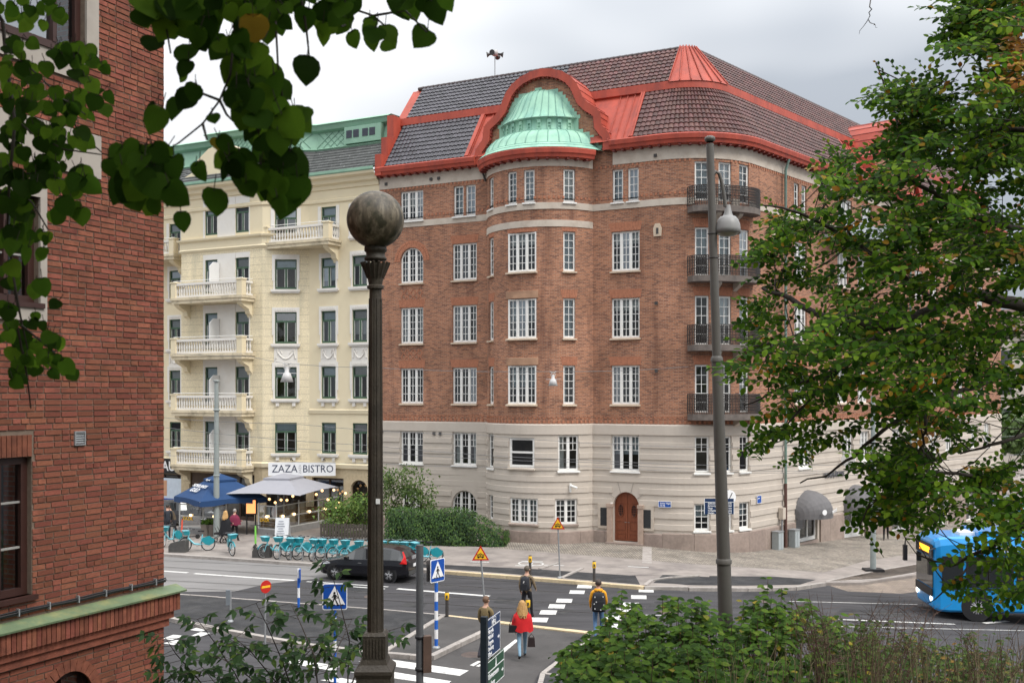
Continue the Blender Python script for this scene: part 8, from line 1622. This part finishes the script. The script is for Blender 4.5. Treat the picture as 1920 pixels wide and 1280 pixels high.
# ---------------------------------------------------------------- big tree on the right
BEECH = MLEAF('hornbeam_leaf', [(0, (.016, .045, .006)), (.4, (.040, .098, .009)), (.75, (.092, .175, .013)), (.965, (.155, .24, .02)), (.985, (.28, .19, .02)), (1, (.30, .11, .015))], .38, .55, .05)
ORANGE = MLEAF('autumn_leaf', [(0, (.30, .10, .01)), (.5, (.42, .19, .02)), (.9, (.30, .22, .03))], .35, .5, .3)
T = thing('hornbeam_tree', 'large leafy green tree with a few orange leaves filling the right edge', 'tree', (5.9, 9.6, 3.5)); mb = MB(); mb.tube([(5.9, 9.6, 3.2), (5.8, 9.5, 6), (5.9, 9.6, 9), (6.1, 9.5, 12), (6.0, 9.3, 15)], [.32, .27, .24, .18, .1], 12); mb.build('trunk', BARK, T)
LIMB = [([(2080, 600), (1920, 575), (1830, 552), (1760, 575), (1660, 615), (1560, 600), (1480, 560), (1430, 540)], .07), ([(2080, 420), (1900, 430), (1800, 400), (1700, 330), (1690, 250), (1665, 180), (1642, 118)], .026), ([(2080, 330), (1950, 250), (1880, 240), (1800, 270), (1700, 330)], .03), ([(2080, 150), (1930, 130), (1860, 60), (1790, 40)], .035), ([(2080, 760), (1920, 690), (1800, 735), (1715, 765), (1650, 810), (1600, 855), (1560, 885), (1500, 905)], .03), ([(1800, 735), (1738, 720), (1735, 800), (1728, 840), (1760, 880)], .02), ([(2080, 900), (1920, 985), (1850, 1030), (1780, 1060), (1720, 1040)], .03), ([(1850, 1030), (1790, 1090), (1740, 1130)], .014), ([(1760, 575), (1700, 520), (1600, 450), (1500, 400), (1430, 385)], .028), ([(1560, 600), (1460, 640), (1400, 655)], .018), ([(1660, 615), (1560, 700), (1460, 730), (1395, 760)], .024), ([(1560, 700), (1480, 790), (1430, 850)], .013), ([(1920, 985), (1820, 890), (1700, 880), (1640, 920), (1610, 985)], .02), ([(1700, 330), (1620, 340), (1560, 345)], .016), ([(1600, 450), (1550, 380), (1545, 330)], .01), ([(2080, 500), (1960, 520), (1880, 470), (1800, 460)], .035), ([(2080, 820), (1960, 800), (1880, 830), (1800, 850)], .03), ([(1625, -40), (1634, 10), (1627, 40), (1611, 64)], .006), ([(1627, 40), (1638, 46), (1645, 52)], .004)]
mb = MB(); LB_ = []
for k, (pl, r0) in enumerate(LIMB):
    n = len(pl); P = [at(x, y, 8.6 + .5 * math.sin(i * 1.1 + k * 1.7) + (.6 if i == 0 else 0)) for i, (x, y) in enumerate(pl)]; sm = []
    for i in range(n - 1):
        for j in range(4): sm.append(P[i].lerp(P[i + 1], j / 4) + rv(.012))
    sm.append(P[-1]); mb.tube(sm, [r0 * (1 - .82 * i / len(sm)) for i in range(len(sm))], 7); LB_.append(sm)
    if pl[0][0] > 2000: mb.tube([P[0], V(5.9, 9.55, P[0].z - .3)], [r0, r0 * 1.5], 7)
mb.build('limbs', BARK, T, kind='stuff')
POLY = [(1780, 0), (1920, 0), (1920, 1150), (1860, 1120), (1800, 1135), (1745, 1110), (1730, 1060), (1650, 1010), (1610, 985), (1650, 940), (1700, 900), (1640, 870), (1580, 800), (1560, 870), (1500, 905), (1490, 850), (1420, 860), (1395, 800), (1390, 750), (1365, 660), (1410, 600), (1412, 520), (1430, 400), (1500, 390), (1560, 380), (1550, 290), (1640, 260), (1660, 210), (1640, 120), (1720, 150), (1750, 200), (1760, 190), (1850, 150), (1880, 110), (1790, 110), (1775, 60)]
def inpoly(x, y, P):
    c = False; j = len(P) - 1
    for i in range(len(P)):
        if (P[i][1] > y) != (P[j][1] > y) and x < (P[j][0] - P[i][0]) * (y - P[i][1]) / (P[j][1] - P[i][1]) + P[i][0]: c = not c
        j = i
    return c
def dens(x, y):
    if y > 900: return .34
    if 640 < y <= 880: return (.55 if x < 1600 else .62) if y > 740 else .85
    if y < 200: return .75
    return 1.0 if x > 1500 else .8
lv, lo_, tw = [], [], MB(); cnt = 0; SPN = []
LAY = []
while len(LAY) < 190:
    x, y = rd(1365, 1960), rd(-40, 1140)
    if inpoly(min(x, 1915), max(2, y), POLY) and rd(0, 1) < dens(x, y): LAY.append((x, y, rd(30, 66), rd(13, 32), rd(7.2, 10.2), rd(-.5, .5)))
LAY += [(rd(1785, 1950), rd(-30, 105), rd(30, 60), rd(8, 16), rd(7.4, 9.6), rd(-.2, .3)) for _ in range(26)] + [(rd(1860, 1960), rd(80, 420), rd(35, 60), rd(10, 18), rd(7.4, 9.6), rd(-.3, .2)) for _ in range(22)] + [(rd(1640, 1920), rd(850, 950), rd(35, 60), rd(10, 22), rd(7.4, 9.6), rd(-.4, .1)) for _ in range(9)] + [(rd(1655, 1760), rd(135, 270), rd(25, 45), rd(8, 14), rd(7.9, 8.8), rd(-.6, -.1)) for _ in range(12)]
while cnt < 2800:
    lx, ly, lrx, lry, lY, lsl = random.choice(LAY); g0 = random.gauss(0, .55); x = lx + lrx * g0; y = ly + lry * random.gauss(0, .7) - lsl * lrx * g0; cnt += 1
    if (x < 1560 and not inpoly(x, max(2, y), POLY)) or (1690 < x < 1800 and 985 < y < 1130 and rd(0, 1) < .85) or (x < 1705 and 195 < y < 262 and rd(0, 1) < .8) or (1530 < x < 1668 and 372 < y < 428 and rd(0, 1) < .8) or (x < 1600 and 700 < y < 800 and rd(0, 1) < .35): continue
    Y = lY + random.gauss(0, .22); base = at(x, y, Y)
    ang = rd(-.9, .9) + math.pi + (rd(-.8, .8)); d = V(math.cos(ang), math.sin(ang) * .7, rd(-.5, .35)).normalized(); L = rd(.2, .46); nl = int(L / .029); up = (V(0, -.6, .8) + rv(.6)).normalized(); x_, _, n_ = frame(d, up); pts = []; isor = (x > 1880 and 60 < y < 160) or (rd(0, 1) < .010) or (1735 < x < 1775 and 770 < y < 840)
    st = base - d * L * .5
    for i in range(nl + 1):
        t = i / nl; p = st + d * (L * t) + V(0, 0, -.10 * L * t * t); pts.append(p)
        if i == 0: continue
        s = 1 if i % 2 else -1; ld = (d * .55 + x_ * s * .85 + V(0, 0, rd(-.25, .1))).normalized(); nn = (n_ + rv(.38)); (lo_ if isor else lv).append((p, ld, nn, rd(.045, .074)))
    tw.tube(pts[::max(1, nl // 4)], .0028, 3, cap=False)
    c0 = random.choice(random.choice(LB_)); c1 = min((random.choice(random.choice(LB_)) for _ in range(24)), key=lambda q: (q - st).length_squared); c0 = c1
    if (c0 - st).length < .6 and cnt % 3 == 0: mid = c0.lerp(st, .5) + V(0, 0, -.03); tw.tube([c0, mid, st], [.006, .0045, .003], 4, cap=False)
for bx, by in ((1642, 116), (1668, 114), (1645, 136), (1690, 125), (1720, 112), (1752, 130), (1548, 262), (1432, 385), (1612, 984), (1440, 372), (1775, 20), (1768, 85)):   # sprigs against the sky
    tip = at(bx, by, 8.3); root = at(bx + 45, by + 60, 8.3); d = tip - root; x_, dd, n_ = frame(d, V(0, -1, .3)); P = [root.lerp(tip, i / 10) for i in range(11)]; tw.tube(P[::2], .003, 3)
    for i in range(1, 11): s = 1 if i % 2 else -1; lv.append((P[i], (dd * .7 + x_ * s * .7).normalized(), n_ + rv(.4), rd(.03, .055) * (1.1 - .03 * i)))
leafy(T, lv, OVAL, BEECH, 300, 'crown'); leafy(T, lo_, OVAL, ORANGE, 0, 'autumn_foliage'); tw.build('twigs', TWIG, T, kind='stuff')
lv = []                                                   # the rest of both crowns, above and beside the picture
for _ in range(4200):
    a = rd(0, 6.28); r_ = math.sqrt(rd(0, 1)) * 6.5; p = V(-2.6 + r_ * math.cos(a), .2 + r_ * .9 * math.sin(a), 0); zl = H + max(.6, .40 * p.y + .5); p.z = rd(zl + .3, 15.5)
    lv.append((p, rv() - V(0, 0, .6), rv(.6) + V(0, 0, 1), rd(.18, .34)))
leafy(bpy.data.objects['linden_tree'], lv, HEART[0], LIND, 0, 'upper_crown'); lv = []
for _ in range(9000):
    p = V(rd(4.2, 9.5), rd(6.5, 11.5), rd(5.4, 14.5))
    if p.x / p.y > .505: lv.append((p, rv(), rv(.6) + V(0, 0, 1), rd(.07, .12)))
leafy(T, lv, OVAL, BEECH, 0, 'outer_crown'); lv = []
for _ in range(5200):
    k = random.randrange(9); cx_, cy_ = (-24, -15, -7, 1, 9, 17, 26, -32, 34)[k], (-13, -17, -14, -18, -13, -16, -12, -10, -9)[k]; u_ = rv().normalized() * rd(.6, 1) ; lv.append((V(cx_ + u_.x * 5, cy_ + u_.y * 4, 11.5 + u_.z * 6), rv(), rv(), rd(.6, 1.1)))
wood = thing('park_trees', 'mass of park trees on the hill behind the viewer', 'trees', (0, -15, 4.6)); wood['kind'] = 'stuff'; leafy(wood, lv, OVAL[0], BEECH, 0, 'foliage')
# ---------------------------------------------------------------- ivy-covered wall and shrubs by the facade
IVY = MLEAF('ivy_leaf', [(0, (.012, .035, .010)), (.5, (.03, .075, .016)), (.85, (.06, .12, .02)), (1, (.09, .15, .03))], .15, .4, .4)
pa, pb = G(722, 1021, PH), G(944, 1025, PH); pa.z = pb.z = PH; T = thing('ivy_hedge', 'thick green ivy covered wall beside the curved bay', 'hedge', tuple(pa)); d = (pb - pa); L = d.length; d.normalize(); n = V(d.y, -d.x, 0); hh = 1.62; lv = []
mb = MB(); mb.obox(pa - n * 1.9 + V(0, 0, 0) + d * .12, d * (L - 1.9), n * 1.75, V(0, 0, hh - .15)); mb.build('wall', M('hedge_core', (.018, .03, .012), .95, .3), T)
for _ in range(5200):
    t = rd(0, 1); w_ = L * (.0 + t); q = rd(0, 1); env = hh * min(1, (max(0, (1 - t)) * 3.2) ** .5) * (1 + .05 * math.sin(t * 14))
    if q < .72: z = env * rd(.02, 1); ov = .08 * math.sin(t * 23 + z * 3) + .10 * math.sin(z / hh * math.pi); p = pa + d * w_ + n * (ov + rd(-.12, .05)) + V(0, 0, z); lv.append((p, V(rd(-.4, .4), -.35, -1), V(rd(-.5, .5), -1, .55 + rd(-.3, .3)), rd(.09, .15)))
    else: p = pa + d * w_ - n * rd(0, 1.9) + V(0, 0, env + rd(-.05, .12)); lv.append((p, V(rd(-1, 1), rd(-1, .4), -.25), V(rd(-.4, .4), rd(-.5, .2), 1), rd(.09, .15)))
for _ in range(300): z = rd(0, hh * .45); p = pb - n * rd(0, 1.6) + d * rd(-.1, .12) + V(0, 0, z); lv.append((p, V(.4, -.2, -1), V(1, -.4, .4), rd(.09, .15)))
leafy(T, lv, TINY, IVY, 0, 'ivy')
def shrub(name, label, x, ybase, Y, blobs, nl, stops, size, cat='shrub', stems=6, shape=TINY, tr=.25):
    b = V((x - CX) / F * Y, Y, PH if Y > 40 else hill_z((x - CX) / F * Y, Y)); T = thing(name, label, cat, tuple(b)); m = MLEAF(name + '_leaf', stops, tr, .5, .3); lv = []; tot = sum(r1 * r2 for _, _, r1, r2, _ in blobs); mb = MB()
    for bx, by, rx, ry, dp in blobs:
        c = at(bx, by, Y); k = int(nl * rx * ry / tot)
        for _ in range(max(1, stems * rx // 40)): q = c + V(rd(-.5, .5) * rx, rd(-.5, .5) * dp * F / Y, rd(-.3, .5) * ry) * (Y / F); mb.tube([b + V(rd(-.1, .1), rd(-.1, .1), 0), b.lerp(q, .5) + rv(.1), q], [.035, .022, .008], 5)
        sub = [(c + V(rd(-.8, .8) * rx * Y / F, rd(-.8, .8) * dp, rd(-.8, .8) * ry * Y / F)) for _ in range(max(4, k // 45))]
        for _ in range(k): s0 = random.choice(sub); p = s0 + V(random.gauss(0, .26) * rx * Y / F, random.gauss(0, .25) * dp, random.gauss(0, .24) * ry * Y / F); lv.append((p, rv() + V(0, -.2, -.5), V(0, -.4, .9) + rv(.7), size * rd(.7, 1.3)))
    mb.build('stems', BARK, T, kind='stuff'); leafy(T, lv, shape, m, 0, 'foliage'); return T
shrub('lilac_tree', 'loose airy lilac tree in front of the arched ground floor window', 760, 1000, 55.2, [(770, 905, 38, 32, 1.0), (730, 900, 26, 28, .8), (798, 925, 20, 34, .8), (755, 945, 40, 26, .8), (712, 925, 22, 40, .8)], 2600, [(0, (.04, .08, .02)), (.6, (.085, .14, .03)), (1, (.13, .17, .05))], .15, 'tree', 5)
shrub('leafy_shrub', 'bright green rounded shrub right of the restaurant terrace', 640, 1008, 56.0, [(640, 962, 36, 26, 1.2), (675, 945, 24, 22, 1.0), (625, 985, 26, 16, 1), (668, 985, 26, 18, 1)], 2600, [(0, (.05, .10, .02)), (.6, (.10, .18, .03)), (1, (.18, .25, .05))], .14)
pf = V((600 - CX) / F * 54.5, 54.5, PH); pe = V((700 - CX) / F * 54.0, 54.0, PH); T = thing('timber_fence', 'low dark timber fence below the bright green shrub', 'fence', tuple(pf)); d = pe - pf; L = d.length; d.normalize(); FW = M('fence_timber', (.07, .06, .05), .85, .25, 6)
for k in range(int(L / .16)): mb = MB(); mb.box(pf + d * (k * .16 + .07) + V(0, 0, .42), (.12, .03, .84 + .04 * (k % 3)), math.atan2(d.y, d.x)); mb.build('board', FW, T)
for k in (.2, .65): mb = MB(); mb.obox(pf + V(0, .03, k), d * L, V(0, .04, 0), V(0, 0, .07)); mb.build('rail', FW, T)
for (c, PT, zt) in PLANTERS:
    lv = [(c + V(rd(-.2, .2), rd(-.2, .2), zt + rd(0, .12)), V(rd(-1, 1), rd(-1, 1), rd(.2, 1.2)), rv() + V(0, -.5, .5), rd(.15, .28)) for _ in range(60)]; leafy(PT, lv, POINT, MLEAF('planter_leaf', [(0, (.05, .12, .02)), (1, (.13, .22, .03))], .25), 0, 'plant')
# ---------------------------------------------------------------- foreground shrub lower left
ELD = MLEAF('elder_leaf', [(0, (.012, .028, .010)), (.5, (.024, .052, .016)), (.8, (.036, .066, .024)), (.95, (.06, .10, .018)), (1, (.08, .11, .02))], .25, .55, .08)
T = thing('elder_shrub', 'dark green shrub with pointed leaflets in the lower left foreground', 'shrub', (-2.35, 10.2, 4.3)); lv = []; mb = MB()
STEM = [[(650, 1330), (655, 1200), (635, 1120), (622, 1075)], [(560, 1330), (530, 1240), (500, 1170), (480, 1130)], [(600, 1330), (590, 1230), (560, 1160), (545, 1130)], [(480, 1340), (440, 1260), (400, 1200), (370, 1160)], [(420, 1340), (370, 1270), (330, 1225), (310, 1195)], [(640, 1330), (668, 1260), (690, 1205), (735, 1180)], [(520, 1340), (470, 1270), (430, 1240), (405, 1230)], [(380, 1340), (340, 1300), (318, 1260)], [(640, 1330), (610, 1260), (640, 1200), (660, 1160)], [(600, 1340), (500, 1290), (560, 1240), (600, 1200)], [(450, 1340), (520, 1280), (470, 1220), (440, 1195)], [(350, 1340), (420, 1300), (380, 1250)]]
for k, pl in enumerate(STEM):
    P = [at(x, y, 10.2 + .4 * math.sin(i + k * 2.1)) for i, (x, y) in enumerate(pl)]; sm = []
    for i in range(len(P) - 1):
        for j in range(4): sm.append(P[i].lerp(P[i + 1], j / 4))
    sm.append(P[-1]); mb.tube(sm, [.009 * (1 - .75 * i / len(sm)) for i in range(len(sm))], 5)
    for i in range(3, len(sm)):
        if rd(0, 1) < .2 and i < len(sm) - 2: continue
        for s in (1, -1):
            if rd(0, 1) < .2: continue
            d = (V(s * rd(.5, 1), rd(-.7, .3), rd(-.25, .4))).normalized(); L = rd(.12, .22); q = sm[i]; x_, _, n_ = frame(d, V(rd(-.3, .3), -.6, .9)); mb.tube([q, q + d * L], .003, 3, cap=False); m = 5
            for t in range(m):
                p = q + d * (L * (.35 + .65 * ((t + 1) // 2) / 2.0)); sd2 = 0 if t == 0 else (1 if t % 2 else -1); ld = (d * (.9 if sd2 == 0 else .45) + x_ * sd2 * .9 + V(0, 0, -.25)).normalized(); 
                if t == 0: p = q + d * L
                lv.append((p, ld, n_ + rv(.35), rd(.065, .105)))
mb.build('stems', TWIG, T, kind='stuff'); leafy(T, lv, POINT, ELD, 240, 'foliage')
# ---------------------------------------------------------------- bushes on the bank, lower right
BUSH = MLEAF('bank_bush_leaf', [(0, (.022, .05, .010)), (.45, (.048, .10, .014)), (.8, (.08, .15, .018)), (.975, (.12, .18, .025)), (1, (.28, .21, .03))], .3, .55, .06)
TOPL = [(1040, 1212), (1080, 1205), (1120, 1190), (1150, 1135), (1160, 1100), (1185, 1130), (1240, 1115), (1300, 1105), (1340, 1140), (1380, 1150), (1430, 1105), (1480, 1110), (1530, 1150), (1600, 1175), (1700, 1185), (1800, 1205), (1930, 1225)]
def toplim(x):
    for (a, b), (c, d) in zip(TOPL, TOPL[1:]):
        if a <= x <= c: return b + (d - b) * (x - a) / (c - a)
    return 1280
def bank(name, label, x0, x1, ncl, Yr, mat, size, dens_, shape, nobj, lshape=None):
    xm = (x0 + x1) / 2; b = V((xm - CX) / F * Yr[0], Yr[0], hill_z((xm - CX) / F * Yr[0], Yr[0])); T = thing(name, label, 'bush', tuple(b)); lv = []; mb = MB(); c = 0
    while c < ncl:
        x, q = rd(x0, x1), rd(0, 1); yt = toplim(x); y = yt + 8 + (1320 - yt) * q - (rd(0, 1) ** 4) * 42; Y = Yr[1] - (Yr[1] - Yr[0]) * q + rd(-.5, .5); p = at(x, y, Y); c += 1
        g = hill_z(p.x, p.y) - .1; root = V(p.x + rd(-.15, .15), p.y + rd(.0, .2), g); mb.tube([root, root.lerp(p, .6) + rv(.05), p], [.008, .006, .003], 4, cap=False); m = int(dens_ * rd(.6, 1.4)); d0 = (V(rd(-.6, .6), rd(-.6, .3), .6)).normalized()
        for i in range(m): t = i / m; pp = p - d0 * (.32 * t) + rv(.035); a = i * 2.4; ld = V(math.cos(a), math.sin(a) * .8 - .25, rd(-.35, .25)); lv.append((pp, ld, V(rd(-.35, .35), -.45, .9), size * rd(.7, 1.25)))
    mb.build('stems', RTWIG, T, kind='stuff'); leafy(T, lv, shape, mat, nobj, 'foliage'); return T
bank('bank_bush', 'dense green bush on the bank in front of the crossing', 1050, 1345, 330, (10.5, 14.2), BUSH, .105, 12, OVAL, 300); bank('bank_bush', 'green bush on the bank right of the tall lamp post foot', 1345, 1640, 300, (11.5, 14.6), BUSH, .105, 12, OVAL, 150)
bank('bank_bush', 'sparse olive green bush at the lower right corner', 1540, 1930, 520, (11.5, 15.5), MLEAF('olive_leaf', [(0, (.025, .045, .012)), (.6, (.05, .09, .018)), (.9, (.09, .12, .03)), (1, (.22, .12, .03))], .25, .55, .06), .075, 10, OVAL, 0)
T = thing('bare_shrub', 'leafless reddish twiggy shrub at the right of the bank', 'shrub', (3.6, 11.5, hill_z(3.6, 11.5))); mb = MB()
for k in range(95):
    x = rd(1480, 1760) if k < 70 else rd(1760, 1920); y = rd(1105, 1200) + (60 if k >= 70 else 0); tip = at(x, y, rd(11, 13.5)); rx = 1600 + (x - 1600) * .55 if k < 70 else x + rd(-60, 60); root = V((rx - CX) / F * tip.y, tip.y + rd(-.3, .3), hill_z((rx - CX) / F * tip.y, tip.y) - .1); mid = root.lerp(tip, .55) + rv(.16); mb.tube([root, mid, tip], [.005, .0035, .0014], 4, cap=False)
    for j in range(9): t = rd(.3, .95); q = (root.lerp(mid, t / .55) if t < .55 else mid.lerp(tip, (t - .55) / .45)); mb.tube([q, q + V(rd(-.24, .24), rd(-.1, .1), rd(-.02, .2))], [.003, .001], 3, cap=False)
mb.build('twigs', RTWIG, T, kind='stuff')
mb = MB()
for k in range(260):
    x = rd(1150, 1920); Y = rd(10.5, 13); X = (x - CX) / F * Y; g = hill_z(X, Y); p = V(X, Y, g - .02); b = V(rd(-.15, .15), rd(-.1, .1), rd(.35, .8)); q = V(-b.y, b.x, 0).normalized() * .006; mb.add([p - q, p + q, p + b * .6 + q * .7, p + b * .6 - q * .7, p + b + V(rd(-.08, .08), 0, -.05)], [(0, 1, 2, 3), (3, 2, 4)])
o = mb.build('dry_grass', STRAW, None, 'tufts of dry straw coloured grass between the bank bushes', 'grass', kind='stuff')
# ---------------------------------------------------------------- distance: end of the side street
T = thing('far_building', 'distant pale apartment block at the end of the side street', 'building', (78, 150, -2)); FM = M('far_render', (.42, .38, .33), .9, .1, .3); mb = MB(); mb.box((86, 150, 7), (60, 14, 18)); mb.build('wall', FM, T); mb = MB(); mb.ext([V(54, 142.4, 16.2), V(54, 157.6, 16.2), V(54, 150, 20)], V(64, 0, 0)); mb.build('roof', M('far_roof', (.10, .06, .05), .8), T)
for i in range(14):
    for j in range(4): mb = MB(); mb.box((60 + i * 4, 142.95, .8 + j * 4), (1.5, .1, 2)); mb.build('window', CGL, T)
for k, (x, y, r_) in enumerate(((1885, 820, 60), (1925, 800, 60), (1960, 830, 70))):
    shrub('street_tree', ['distant street tree left of the pair at the end of the side street', 'middle distant street tree at the end of the side street', 'distant street tree at the right picture edge'][k], x, 900, 100 + 6 * k, [(x, y, r_, 40, 2.5)], 900, [(0, (.03, .06, .015)), (1, (.08, .13, .03))], .6, 'tree', 3)
for k in range(10):
    t = copy_tree(bk); X = 41 + 1.1 * k; t.location = (X, 86.0 + .8 * k, gz(X) + .02); t.rotation_euler = (0, 0, R(100 + rd(-8, 8))); t['label'] = f'{ords[k]} bicycle from the left parked far down the side street'; t['group'] = 'bicycles far down the side street'
